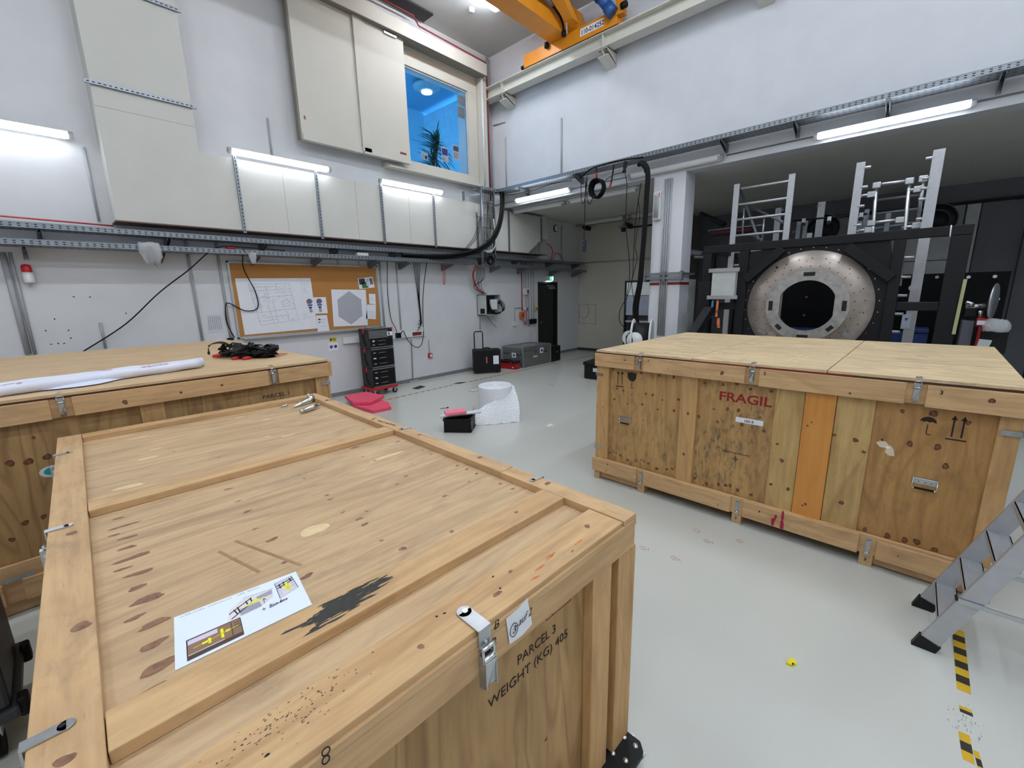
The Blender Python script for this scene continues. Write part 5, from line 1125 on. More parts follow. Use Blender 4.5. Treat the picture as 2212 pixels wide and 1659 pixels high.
q = MB(); crumple(q, (6.7, 5.15, .0), .10, .06, .02, M_bag, 12, 3, 11, .5); single('plastic_scrap', q, None, 'small flat clear plastic scrap far behind the bubble wrap roll', 'scrap')
q = MB(); q.tube([(4.20, 5.52, .006), (4.26, 5.49, .006), (4.31, 5.47, .008)], .004, 5, M_rubber); q.cyl((4.30, 5.475, .002), (4.33, 5.465, .014), .010, 8, M_rubber); single('screw', q, M_rubber, 'dark screw lying on the floor behind the small black box', 'screw')
q = MB(); q.prism([(2.235, .24, .0005), (2.235, .215, .0005), (2.26, .2, .0005), (2.285, .215, .0005), (2.275, .235, .0005)], (0, 0, .012), plain('bright_yellow_plastic', 'e6d618', .5)); q.box(2.238, 2.252, .21, .218, .0125, .014, M_dark); single('yellow_clip', q, None, 'small bright yellow plastic piece on the open floor', 'scrap')
# red pen marks on the floor
M_pen = plain('red_pen', 'b05058', .7)
for k, (x, y, a, l) in enumerate(((2.70, 1.23, .3, 'leftmost'), (2.73, 1.01, -.4, 'nearest'), (3.19, 1.02, .1, 'farthest'), (3.09, .91, .05, 'middle'), (3.25, .73, .0, 'rightmost'))):
    q = MB(); e1 = Vector((math.sin(a)*.3, -1, 0)).normalized(); e2 = Vector((1, .2, 0)).normalized()
    c = Vector((x, y, .0006)); q.tube([c+e1*.024*math.cos(t)+e2*.02*math.sin(t) for t in [6.283*j/14 for j in range(14)]], .0012, 4, M_pen, closed=True)
    if l != 'farthest': q.tube([c-e1*.012+e2*.006, c+e1*.0, c+e1*.004-e2*.008, c+e1*.014+e2*.004], .0012, 4, M_pen)
    if l in ('leftmost', 'nearest', 'middle'): q.tube([c+e1*.03, c+e1*.036+e2*.02, c+e1*.044-e2*.006], .0012, 4, M_pen)
    single('floor_marking', q, None, l+' of the small red circled numbers on the floor by the FRAGIL crate', 'marking', 'red floor markings')
q = MB(); q.beam((3.295, .984, .0006), (3.291, .904, .0006), .004, .0006, M_patch); single('floor_scratch', q, None, 'pale scratch on the floor between the red markings and the FRAGIL crate', 'scratch')
# smudges next to the tape
q = MB(); rnd = random.Random(5)
for _ in range(60): x, y = rnd.gauss(2.40, .05), rnd.gauss(-.40, .025); q.blob((x, y, 0), X, Y, Z, rnd.uniform(.002, .010), rnd.uniform(.0006, .002), plain('floor_grime', '8a8986', .8), .3, 6)
o = single('tape_residue', q, None, 'grey adhesive residue between the torn pieces of floor tape', 'residue'); o['kind'] = 'stuff'

# pink foam sheets
M_pink = plain('pink_foam', 'e0506c', .8, 0, .06, 40); M_pink2 = plain('pale_pink_foam', 'ee8094', .8, 0, .04, 40)
q = MB().prism([(3.45, 7.30, .062), (3.86, 7.28, .062), (3.90, 6.72, .062), (3.50, 6.48, .062), (3.30, 6.7, .062)], (0, 0, .05), M_pink); single('foam_sheet', q, None, 'larger pink foam sheet, upper of the two behind the nearest crate', 'foam', 'pink foam sheets', .003)
q = MB().prism([(3.3, 6.75, .001), (3.80, 6.75, .001), (3.80, 6.42, .001), (3.66, 6.12, .001), (3.35, 6.15, .001)], (0, 0, .055), M_pink); single('foam_sheet', q, None, 'smaller pink foam sheet, lower of the two behind the nearest crate', 'foam', 'pink foam sheets', .003)

# small black box with foam and roll
eb = thing('euro_box', 'small black plastic box with rim, holding the foam and roll, beside the bubble wrap', 'box', (3.69, 4.20, 0), math.radians(127))
# local x runs back along the front long side, y to the right/back
ln_, wd_ = .37, .33
def EB(*a, **k): return MB().box(*a, **k)
for a in ((0, ln_, -.0, -.012), (0, ln_, -wd_, -wd_+.012), (0, .012, -wd_, 0), (ln_-.012, ln_, -wd_, 0)): MB().box(a[0], a[1], a[2], a[3], .01, .185, M_black).build('side_wall', M_black, eb)
MB().box(.0, ln_, -wd_, 0, .002, .014, M_black).build('bottom', M_black, eb)
for a in ((-.012, ln_+.012, .0, .012), (-.012, ln_+.012, -wd_-.012, -wd_), (-.012, .0, -wd_, 0), (ln_, ln_+.012, -wd_, 0)): MB().box(a[0], a[1], a[2], a[3], .165, .192, M_black).build('rim', M_black, eb, .003)
for a in ((-.006, ln_+.006, .0, .006), (-.006, .0, -wd_, 0)): MB().box(a[0], a[1], a[2], a[3], .0, .02, M_black).build('foot_rim', M_black, eb)
MB().box(-.013, -.012, -.05, -.035, .03, .16, M_lgrey).build('label_strip', M_lgrey, eb)
c0 = Vector((3.46, 4.56, .215)); c1_ = Vector((3.96, 4.28, .225))
q = MB().cyl(c0, c1_, .024, 14, plain('white_foam_tube', 'dfe3ee', .6)); single('foam_tube', q, None, 'white foam tube lying across the small black box', 'tube')
q = MB(); d_ = (c1_-c0).normalized(); s_ = Vector((-d_.y, d_.x, 0))
p = c0+d_*.07+Z*.026; q.prism([p-s_*.10, p+d_*.28-s_*.10, p+d_*.28+s_*.08, p+s_*.08], (0, 0, .035), M_pink2); single('foam_block', q, None, 'small pink foam block on top of the white tube', 'foam', bev=.003)
q = MB().tube([(3.93, 4.40, .19), (3.95, 4.42, .26)], .003, 5, M_rubber); single('cable_tie', q, M_rubber, 'thin black strip sticking up from the small black box', 'cable tie')

# bubble wrap roll
RC = Vector((4.60, 4.62, 0)); RR, RH = .265, .46
M_bub, N, L, B = new_mat('bubble_wrap'); B.inputs['Base Color'].default_value = (.80,.83,.88,1); B.inputs['Roughness'].default_value = .25; B.inputs['Subsurface Weight'].default_value = .0
def bub(N, L, B, sc, dist):
    tc = N.new('ShaderNodeTexCoord'); v = N.new('ShaderNodeTexVoronoi'); v.inputs['Scale'].default_value = sc; v.inputs['Randomness'].default_value = .15; L.new(tc.outputs['Object'], v.inputs['Vector'])
    bp = N.new('ShaderNodeBump'); bp.inputs['Strength'].default_value = .7; bp.inputs['Distance'].default_value = dist; bp.invert = True; L.new(v.outputs['Distance'], bp.inputs['Height']); L.new(bp.outputs[0], B.inputs['Normal']); return v
bub(N, L, B, 45, .01)
M_film, N, L, B = new_mat('bubble_wrap_film'); B.inputs['Base Color'].default_value = (.84,.87,.92,1); B.inputs['Roughness'].default_value = .2
v = bub(N, L, B, 38, .012); mr = N.new('ShaderNodeMapRange'); mr.inputs[1].default_value = 0; mr.inputs[2].default_value = .5; mr.inputs[3].default_value = .35; mr.inputs[4].default_value = .75; L.new(v.outputs['Distance'], mr.inputs[0]); L.new(mr.outputs[0], B.inputs['Alpha'])
bw = thing('bubble_wrap_roll', 'big standing roll of clear bubble wrap with a loose end on the floor', 'roll', RC)
q = MB(); prof = [(0, .004), (RR, .004)]
for k in range(24): prof.append((RR*(1+.006*(k % 2)), .01+(RH-.02)*k/23))
prof += [(RR-.02, RH)]
for k in range(9): prof.append((RR*(1-.1*(k+1)), RH-.012*(k % 2)))
prof.append((.0, RH-.03)); q.lathe(prof, (0, 0, 0), n=48, m=M_bub); q.build('roll', M_bub, bw)
q = MB(); n1, n2 = 26, 14; F_ = []
A0 = Vector((.16, -.215, RH-.01)); A1 = Vector((-.05, -.66, .0)) # fall line
for i in range(n1+1):
    u = i/n1
    top = Vector((.19, -.19, RH-.01)).lerp(Vector((-.72, -.10, .17)), u) + Vector((0, -.02, -.05*math.sin(u*3.14)))
    bot = Vector((-.12, -.60, .004)).lerp(Vector((-.66, -.22, .004)), u) + Vector((-.02*math.sin(u*3), -.02*math.sin(u*3.14), 0))
    F_.append([q.bm.verts.new(top.lerp(bot, j/n2)+Vector((0, -.05*math.sin(3.14*j/n2)*(1-u*.6), .012*math.sin(j*2.1+i*.9)))) for j in range(n2+1)])
for i in range(n1):
    for j in range(n2):
        f = q.bm.faces.new((F_[i][j], F_[i+1][j], F_[i+1][j+1], F_[i][j+1])); f.smooth = True; f.material_index = q.mi(M_film)
for v_ in q.bm.verts: v_.co.z = max(v_.co.z, .003)
q.build('loose_end', M_film, bw)

# ================================================================== things on the crates
# printed A4 sheet (coordinates of the near crate)
Rz = Matrix.Rotation(c3.rotation_euler[2], 4, 'Z'); Rz.translation = c3.location
M_brown = plain('print_brown', '8a6a55', .7); M_dbrown = plain('print_dark_brown', '4a3a34', .7); M_yel = plain('highlighter_yellow', 'e6e61e', .6); M_lilac = plain('print_lilac', 'c8c4d8', .7); M_grp = plain('print_grey', '9a98a6', .7); M_bpaper = plain('printer_paper_blueish', 'dfe8f8', .65, 0, .01)
pa = thing('printed_plan_sheet', 'white A4 print with yellow-marked room plans lying on the nearest crate lid', 'paper', c3.location, c3.rotation_euler[2])
cs = [Vector((x, y, T3-.029)) for x, y in ((.242, .633), (.532, .599), (.511, .417), (.217, .427))]   # tl tr br bl
q = MB(); q.prism([cs[3], cs[2], cs[1], cs[0]], (0, 0, .0006), M_bpaper)
def uv(u, v, dz=.0008): return (cs[0]*(1-u)+cs[1]*u)*(1-v)+(cs[3]*(1-u)+cs[2]*u)*v+Z*dz
def area(pts, m, dz=.0008): q.prism([uv(*p, dz) for p in pts], (0, 0, .0003), m)
def line(a, b, w, m, dz=.0014): q.beam(uv(*a, dz), uv(*b, dz), w, .0003, m)
q.build('sheet', M_bpaper, pa); q = MB()
area([(.08, .95), (.46, .95), (.46, .58), (.08, .58)][::1], M_brown); area([(.08, .95), (.46, .95), (.46, .88), (.08, .88)], M_dbrown, .0010); area([(.085, .68), (.29, .68), (.29, .60), (.085, .60)], M_lilac, .0010)
for a, b in (((.08,.58),(.46,.58)), ((.46,.58),(.46,.95)), ((.08,.95),(.08,.58)), ((.39,.60),(.39,.88)), ((.39,.73),(.46,.73)), ((.41,.64),(.45,.64)), ((.41,.69),(.45,.69))): line(a, b, .0022, M_dbrown)
line((.085, .87), (.33, .87), .0018, M_paper)
for a, b, w in (((.12,.78),(.44,.72),.0016), ((.18,.77),(.225,.765),.008), ((.23,.72),(.23,.82),.006), ((.32,.65),(.32,.83),.006), ((.345,.735),(.375,.73),.009)): line(a, b, w, M_yel, .0018)
area([(.37, .55), (.40, .32), (.52, .18), (.76, .22), (.74, .42), (.60, .55)], plain('print_pale', 'd8d2d8', .7)); area([(.47, .55), (.47, .40), (.63, .40), (.64, .53)], M_grp, .001); area([(.61, .36), (.62, .27), (.75, .24), (.745, .34)], M_grp, .001)
for a, b in (((.39,.42),(.58,.24)), ((.40,.54),(.60,.33)), ((.43,.36),(.45,.48)), ((.46,.33),(.47,.46)), ((.53,.27),(.54,.36)), ((.57,.24),(.575,.33))): line(a, b, .003, M_ink)
line((.50, .40), (.68, .35), .004, M_yel, .0016); line((.57, .36), (.63, .345), .007, M_yel, .0018)
area([(.79, .55), (.79, .12), (.945, .08), (.96, .45)], M_lilac); area([(.825, .50), (.825, .30), (.92, .26), (.93, .43)], plain('print_beige', 'd8cfc8', .7), .001)
for a, b in (((.79,.22),(.945,.14)), ((.795,.28),(.95,.19)), ((.82,.18),(.825,.30)), ((.86,.16),(.865,.27)), ((.92,.12),(.925,.22))): line(a, b, .003, M_ink)
line((.875, .20), (.885, .42), .007, M_yel, .0018); line((.83, .30), (.93, .24), .002, M_yel, .0018); line((.84, .38), (.93, .33), .002, M_yel, .0018)
for a, b in (((.08,.95),(.08,.58)), ((.79,.12),(.945,.08)), ((.945,.08),(.96,.45)), ((.79,.12),(.79,.55)), ((.52,.18),(.76,.22)), ((.66,.50),(.67,.38)), ((.655,.42),(.67,.38)), ((.685,.43),(.67,.38)), ((.63,.62),(.66,.62)), ((.645,.59),(.645,.65)), ((.69,.655),(.84,.60))): line(a, b, .0012, M_ink if b[1] > .3 else M_grp)
q.build('printed_drawings', None, pa)
ex_ = (uv(1, .5)-uv(0, .5)); ey_ = (uv(.5, 0)-uv(.5, 1))
text('Blue Box', .016, uv(.685, .64, .0016), ex_, ey_, M_ink, 'handwriting', pa, -.0001, shear=.3, ext=.0002, width=.046)
rnd = random.Random(2); q = MB()
for k in range(30):
    u = .04+k*.021
    if k in (9, 19, 20, 24): continue
    q.tube([uv(u, .06), uv(u+.006, .03+rnd.uniform(-.01, .015)), uv(u+.012, .065), uv(u+.018, .045)], .0005, 4, M_grp)
q.build('handwriting', M_grp, pa)

# metal fittings at the far corner of the near crate
def fitting(a, b, prof, label, extra=None):
    a = Rz @ Vector(a); b = Rz @ Vector(b); d = (b-a); L_ = d.length; q = MB()
    q.lathe([(r, t*L_) for t, r in prof], a, d, 18, M_chrome)
    if extra: extra(q, a, d.normalized())
    return single('metal_fitting', q, None, label, 'fitting', 'metal fittings on the lid')
zt = T3-.03+.024
fitting((1.22, 2.66, T3-.03+.008), (1.40, 2.75, zt), [(0,0),(0,.004),(.14,.006),(.16,.012),(.3,.013),(.32,.020),(.4,.016),(.45,.020),(.8,.023),(.82,.0255),(.9,.0255),(.92,.022),(1,.022),(1,0)], 'longest bright metal pipe fitting with stepped body at the far corner of the nearest crate')
fitting((1.365, 2.725, zt+.004), (1.405, 2.77, zt+.008), [(0,0),(0,.020),(.3,.022),(.32,.0265),(.7,.0265),(.72,.022),(1,.022),(1,0)], 'short bright metal coupling right behind the longest fitting', lambda q, a, d: q.cyl(a, a+Z*.05, .005, 8, M_chrome))
fitting((1.20, 2.44, zt-.004), (1.375, 2.53, zt), [(0,0),(0,.012),(.1,.016),(.12,.012),(.2,.013),(.25,.018),(.5,.018),(.52,.022),(.65,.022),(.68,.017),(.8,.015),(.85,.009),(.95,.009),(1,.005),(1,0)], 'bright metal fitting nearest to the camera of those on the nearest crate')
fitting((1.165, 2.755, T3-.03+.006), (1.225, 2.775, T3-.03+.010), [(0,0),(0,.003),(.5,.008),(.55,.010),(.9,.010),(1,.004),(1,0)], 'tiny metal nozzle lying left of the larger fittings')

# paper rolls on the left crate
M_roll = plain('glossy_white_wrap', 'd9dcea', .35, 0, .04, 6); M_rprint = plain('red_print', 'c05a5c', .6, 0, .3, 60)
def proll(a, b, r, label, marks):
    a, b = Vector(a), Vector(b); d = (b-a).normalized(); q = MB()
    n = 30; pts = [a.lerp(b, k/n)+Z*(.002*math.sin(k*.7)) for k in range(n+1)]; q.tube(pts, [r*(1+.04*math.sin(k*1.3)) for k in range(n+1)], 20, M_roll)
    for t in (0, 1): q.cyl(a.lerp(b, t)-d*.001, a.lerp(b, t)+d*.001, r*.8, 16, M_lgrey)
    for t, w in marks:
        for k in range(5):
            c = a.lerp(b, t)+d*(k-2)*w*.25+Z*r*1.03; s = Vector((-d.y, d.x, 0))
            q.blob(c-s*random.uniform(0, .6)*r+Z*0, d, s, Z, w*.10, r*.25, M_rprint, .4, 7)
    return single('paper_roll', q, None, label, 'roll', 'wrapping rolls')
C1 = Vector(c1.location)
r0 = .036
proll((-.65, 3.93, 1.31+r0), (.835, 4.235, 1.31+r0), r0, 'rear white roll of printed wrapping paper on the left crate', ((.25, .06), (.6, .06)))
proll((-.65, 3.80, 1.31+r0), (.80, 4.165, 1.31+r0), r0*.95, 'front white roll of printed wrapping paper on the left crate', ((.3, .12), (.8, .14)))
q = MB(); n = 14; R_ = []
for i in range(n+1):
    u = i/n; x = -.25+.62*u; yb = 3.90+.20*(x+.65)/1.45+.02
    row = []
    for j in range(7):
        v = j/6; dp = .02+.19*math.sin(math.pi*min(1, u*1.0))*(.2+.8*u if u < .75 else (1-u)*3.2+.0)
        y = yb-dp*v; z = 1.31+.05*(1-v)**1.5+.006*v
        if y < 3.745: z -= (3.745-y)*1.0
        row.append(q.bm.verts.new((x, y, z+.002)))
    R_.append(row)
for i in range(n):
    for j in range(6): f = q.bm.faces.new((R_[i][j], R_[i+1][j], R_[i+1][j+1], R_[i][j+1])); f.smooth = True; f.material_index = q.mi(M_roll)
single('paper_flap', q, None, 'loose corner of wrapping paper hanging over the front edge of the left crate', 'paper')

# straps bundle
st = thing('strap_bundle', 'tangled black and red lashing straps at the right end of the left crate', 'straps', (1.28, 4.55, 1.31)); ost = (1.28, 4.55, 1.31)
rnd = random.Random(21); M_web = plain('black_webbing', '0d0d10', .75, 0, .2, 90)
def ribbon(pts, w, m, q=None, t=.003):
    q = q or MB(); pts = smooth_path(pts, 6); prev = None; n = len(pts)
    for k in range(n-1):
        d = (pts[k+1]-pts[k]); 
        if d.length > 1e-5: q.beam(pts[k], pts[k+1]+d*.15, w, t, m, up=Vector((math.sin(k*.4)*.6, math.cos(k*.3)*.4, 1)))
    return q
spots = [(1.17, 4.75), (1.27, 4.62), (1.40, 4.50), (1.36, 4.38), (1.22, 4.50)]
for i, (x, y) in enumerate(spots):
    q = MB()
    for t in range(4):
        a0 = rnd.uniform(0, 6); R1, R2_ = rnd.uniform(.05, .10), rnd.uniform(.03, .06); h = .02+.022*t+.02*(i in (0, 1))
        pts = [(x+R1*math.cos(a0+6.283*k/8), y+R2_*1.8*math.sin(a0+6.283*k/8), 1.31+h+.018*math.sin(k*1.7+t)) for k in range(9)]
        ribbon(pts, .042, M_web, q, .006)
    crumple(q, (x, y, 1.311), .075, .06, .055, M_web, 14, 4, 30+i, .6)
    q.build('webbing_coil', M_web, st, off=ost)
q = MB(); ribbon([(1.02, 4.86, 1.335), (1.04, 4.88, 1.42), (1.13, 4.85, 1.44), (1.19, 4.80, 1.40), (1.14, 4.78, 1.345)], .03, M_web, q); q.build('webbing_loop', M_web, st, off=ost)
for (x, y, z, l) in ((1.06, 4.70, 1.335, .05), (1.14, 4.45, 1.318, .04), (1.20, 4.36, 1.318, .045)):
    q = MB(); q.lathe([(0, -l/1), (.012, -l), (.020, 0), (.014, l*.6), (0, l)], (x, y, z-.0 if z > 1.33 else z+.004), (1, .2, 0), 10, M_red); q.build('red_tab', M_red, st, off=ost)
q = MB(); ribbon([(1.36, 4.42, 1.33), (1.47, 4.35, 1.33), (1.55, 4.40, 1.322)], .02, M_red, q); q.build('red_tab', M_red, st, off=ost)
for (x, y) in ((1.09, 4.62), (1.30, 4.40), (1.42, 4.42)): MB().box(x-.03, x+.03, y-.025, y+.025, 1.33, 1.37, M_black).build('buckle', M_black, st, .006, off=ost)
for (x, y) in ((1.29, 4.60), (1.37, 4.47)): MB().cyl((x, y-.02, 1.40), (x+.01, y+.02, 1.40), .012, 10, M_chrome).build('ratchet_pin', M_chrome, st, off=ost)

# ================================================================== stepladder at the right
sl = thing('stepladder', 'aluminium stepladder at the right edge in front of the FRAGIL crate', 'stepladder', (3.0, -.27, 0)); osl = (3.0, -.27, 0)
M_lad = plain('ladder_aluminium', 'b4b6ba', .38, .55, .05, 20)
dirL = Vector((0, -.262, .70)).normalized(); nrm = Vector((0, dirL.z, -dirL.y))  # nose side (+y)
for x in (2.82, 3.20):
    a = Vector((x, -.262, .0)); b = a+dirL*2.0; w = .078
    q = MB(); q.prism([a-nrm*w/2+dirL*.03-X*.012, a+nrm*w/2+dirL*.03-X*.012, b+nrm*w/2-X*.012, b-nrm*w/2-X*.012], X*.024, M_lad); q.build('stile', M_lad, sl, .002, off=osl)
    q = MB(); q.prism([Vector((x-.018, a.y-.048, 0)), Vector((x-.018, a.y+.046, 0)), a+nrm*(w/2+.006)+dirL*.062-X*.018+Y*.0, a-nrm*(w/2+.006)+dirL*.062-X*.018], X*.036, M_dark); q.build('foot_cap', M_dark, sl, .003, off=osl)
for k in range(9):
    z = .19+.19*k; yc = -.262-.262/.70*z
    q = MB().box(2.832, 3.188, yc-.045, yc+.040, z-.004, z, M_lad).box(2.832, 3.188, yc+.036, yc+.040, z-.035, z, M_lad).box(2.832, 3.188, yc-.045, yc-.041, z-.03, z, M_lad)
    for j in range(6): q.box(2.832, 3.188, yc-.038+.013*j, yc-.034+.013*j, z, z+.0015, M_lad)
    q.build('tread', M_lad, sl, off=osl)
dirB = Vector((0, .262, 1.75)).normalized()
top = Vector((0, -.262-.262/.70*1.8, 1.8))
for x in (2.80, 3.22):
    q = MB().beam((x, top.y, 1.8), (x, -1.55, .03), .02, .05, M_lad, up=Y); q.build('rear_leg', M_lad, sl, off=osl)
    q = MB().beam((x, -.345, .334), (x, -1.35, .325), .006, .022, M_alu); q.build('spreader', M_alu, sl, off=osl)
MB().cyl((2.80, -.34, .335), (2.84, -.34, .335), .006, 8, M_dark).build('rivet', M_dark, sl, off=osl)

# black cart at the left edge
ca = thing('equipment_cart', 'dark grey moulded equipment cart on castors at the left edge beside the nearest crate', 'cart', (-.75, 2.72, 0)); oca = (-.75, 2.72, 0)
M_cart = plain('cart_dark_grey', '2a2c30', .5, 0, .08)
MB().box(-1.15, -.345, 2.50, 2.98, .24, .92, M_cart).build('cart_body', M_cart, ca, .015, off=oca)
MB().box(-1.17, -.325, 2.48, 3.0, .19, .24, M_cart).build('base_rim', M_cart, ca, .01, off=oca)
MB().box(-1.17, -.325, 2.48, 3.0, .86, .93, M_cart).build('top_rim', M_cart, ca, .01, off=oca)
for x in (-.42, -.62): MB().box(x-.015, x+.015, 2.485, 2.50, .26, .84, M_dark).build('rib', M_dark, ca, .004, off=oca)
for y in (2.53, 2.93): MB().box(-.333, -.30, y-.03, y+.03, .17, .26, M_rubber).build('corner_bumper', M_rubber, ca, .01, off=oca)
for x, y in ((-.42, 2.58), (-.42, 2.9), (-1.08, 2.58), (-1.08, 2.9)):
    f = MB().box(x-.025, x+.025, y-.03, y+.03, .10, .19, M_zinc).build('caster', M_zinc, ca, off=oca)
    w_ = MB().cyl((x-.02, y, .06), (x+.02, y, .06), .06, 18, M_rubber).build('wheel', M_rubber, f); w_.location = -Vector(oca)
# ================================================================== crane
M_or = plain('crane_orange', 'd98a1c', .45, 0, .05, 5); M_crm = plain('rail_cream_paint', 'c9c7bd', .55, 0, .03, 5)
RX0, RX1, RZ0, RZ1 = 7.50, 7.73, 6.055, 6.29
rl = thing('crane_rail', 'cream steel crane rail beam running along the top of the back wall', 'rail', (7.615, 2.0, RZ0)); orl = (7.615, 2.0, RZ0)
ya, yb = -5.5, 7.70
q = MB().box(RX0, RX1, ya, yb, RZ1-.016, RZ1, M_crm).box(RX0, RX1, ya, yb, RZ0, RZ0+.016, M_crm).box(7.605, 7.622, ya, yb, RZ0+.016, RZ1-.016, M_crm); q.build('beam', M_crm, rl, off=orl)
for y in (7.10, 4.62, 2.1): 
    MB().box(RX0+.01, 7.605, y-.006, y+.006, RZ0+.016, RZ1-.016, M_crm).build('stiffener', M_crm, rl, off=orl)
    q = MB(); q.prism([(7.869, y-.10, RZ0), (RX0+.02, y-.10, RZ0), (RX0+.06, y-.10, RZ0-.05), (7.869, y-.10, RZ0-.18)], (0, 0.008, 0), M_crm)
    q.prism([(7.869, y, RZ0-.002), (RX0+.02, y, RZ0-.002), (RX0+.08, y, RZ0-.09), (7.869, y, RZ0-.20)], (0, .012, 0), M_crm)
    q.box(RX0+.02, 7.869, y-.10, y+.11, RZ0-.014, RZ0-.001, M_crm); q.prism([(RX0+.06, y-.1, RZ0-.10), (RX0+.06, y+.11, RZ0-.10), (7.869, y+.11, RZ0-.21), (7.869, y-.1, RZ0-.21)], (0, 0, -.012), M_crm)
    q.build('wall_bracket', M_crm, rl, off=orl)
    for dy in (-.06, .07): MB().cyl((RX0+.06, y+dy, RZ0-.03), (RX0+.06, y+dy, RZ0-.014), .010, 8, M_dark).build('bolt', M_dark, rl, off=orl)
cr = thing('bridge_crane', 'orange overhead bridge crane with blue drive motor on the rail, numbered 110-014252', 'crane', (5.5, 5.5, 6.3)); ocr = (5.5, 5.5, 6.3)
MB().box(7.48, 7.74, 4.32, 6.42, 6.30, 6.53, M_or).build('end_carriage', M_or, cr, .004, off=ocr)
MB().box(7.49, 7.73, 4.30, 6.44, 6.291, 6.303, plain('crane_shadow_gap', '4a2f18', .6)).build('carriage_shade_strip', None, cr, off=ocr)  # dark strip that paints in the shade between carriage and rail
MB().box(-3.5, 7.46, 5.36, 5.74, 6.50, 7.02, M_or).build('girder', M_or, cr, .004, off=ocr)
q = MB(); q.prism([(7.50, 5.36, 6.53), (7.50, 5.06, 6.53), (7.50, 5.16, 6.85), (7.50, 5.36, 7.02)], (.20, 0, 0), M_or); q.build('gusset', M_or, cr, off=ocr)
q = MB(); q.prism([(7.2, 5.20, 6.56), (7.2, 5.05, 6.56), (6.2, 4.95, 7.12), (6.2, 5.3, 7.12)], (.22, 0, 0), M_or); q.build('sloped_cover', M_or, cr, off=ocr)
tk = MB().box(-3, 7.0, 5.25, 5.30, 6.72, 6.78, M_galvd).build('festoon_track', M_galvd, cr, off=ocr)
for k in range(7): MB().box(5.2+.26*k, 5.32+.26*k, 5.22, 5.34, 6.78, 6.84 if k % 2 else 6.88, M_dark if k % 2 else M_galv).build('festoon_trolley', None, cr, off=ocr)
for y, x in ((5.80, 7.44), (5.34, 7.36)): MB().cyl((x, y, 6.44), (x, y, 6.52), .045, 14, M_rubber).build('buffer', M_rubber, cr, off=ocr)
MB().tube(smooth_path([(6.95, 5.27, 6.72), (7.15, 5.28, 6.66), (7.28, 5.30, 6.58), (7.36, 5.34, 6.50)], 5), .02, 8, M_rubber).build('power_cable', M_rubber, cr, off=ocr)
M_bl = plain('motor_blue', '1c4f8e', .45, 0, .06, 12)
mo = MB(); a = Vector((7.42, 4.36, 6.44)); b = Vector((7.30, 4.60, 6.78)); mo.cyl(a, a.lerp(b, .35), .10, 18, M_bl); mo.cyl(a.lerp(b, .35), a.lerp(b, .8), .085, 18, M_bl); mo.cyl(a.lerp(b, .8), b, .10, 18, M_bl)
mo.cyl(b, b+Vector((-.02, .05, .10)), .075, 14, M_bl); mo.build('motor', M_bl, cr, off=ocr)
MB().box(7.46, 7.6, 4.20, 4.34, 6.42, 6.66, M_or).build('gear_housing', M_or, cr, .01, off=ocr); MB().cyl((7.44, 4.22, 6.50), (7.44, 4.12, 6.50), .05, 12, M_rubber).build('buffer', M_rubber, cr, off=ocr)
MB().cyl((7.5, 6.42, 6.33), (7.5, 6.49, 6.33), .035, 12, M_rubber).build('buffer', M_rubber, cr, off=ocr)
q = MB(); q.box(7.474, 7.48, 4.57, 5.06, 6.365, 6.485, M_paper).build('number_plate', M_paper, cr, off=ocr)
text('110-014252', .105, (7.4735, 5.045, 6.385), -Y, Z, M_ink, 'lettering', cr, .002, width=.46, off=ocr)

# ================================================================== mezzanine underside lamps and back-wall items
def ulamp(a, b, label, out=-Z, grp='unlit battens under the mezzanine'): return batten(a, b, out, label, lit=False, r=.05, group=grp)
ulamp((8.2, 7.42, 3.765), (8.28, 6.0, 3.765), 'unlit batten under the mezzanine edge nearest the left wall'); ulamp((8.22, 5.78, 3.765), (8.22, 4.2, 3.765), 'unlit batten under the mezzanine edge left of the column')
ulamp((11.1, 7.3, 3.765), (11.1, 5.9, 3.765), 'unlit batten on the mezzanine underside near the far corner'); ulamp((11.1, 5.8, 3.765), (11.1, 4.75, 3.765), 'unlit batten on the mezzanine underside, farther right by the far wall')
ulamp((7.80, 4.14, 3.90), (7.80, 2.57, 3.90), 'unlit batten on the mezzanine front above the white column', Vector((-.8, 0, -.6)), 'unlit batten on the mezzanine front')
q = MB().box(11.35, 11.5, 4.8, 7.75, 3.76, 3.815, plain('ceiling_duct_grey', '8e8f88', .6)); single('ceiling_duct', q, None, 'flat grey duct along the far edge of the mezzanine underside', 'duct')
conduit([(XB-.01, 7.75, 3.92), (XB-.01, 4.15, 3.92)], .008, 'thin cable line on the mezzanine front left of the column', M_galvd); conduit([(XB-.01, 2.5, 3.93), (XB-.01, -1.5, 3.93)], .010, 'thin conduit linking the lamps on the mezzanine front', M_galvd)
conduit([(8.0, 7.5, 3.81), (8.0, 4.3, 3.81)], .008, 'thin cable under the mezzanine edge above the unlit battens', M_galvd)
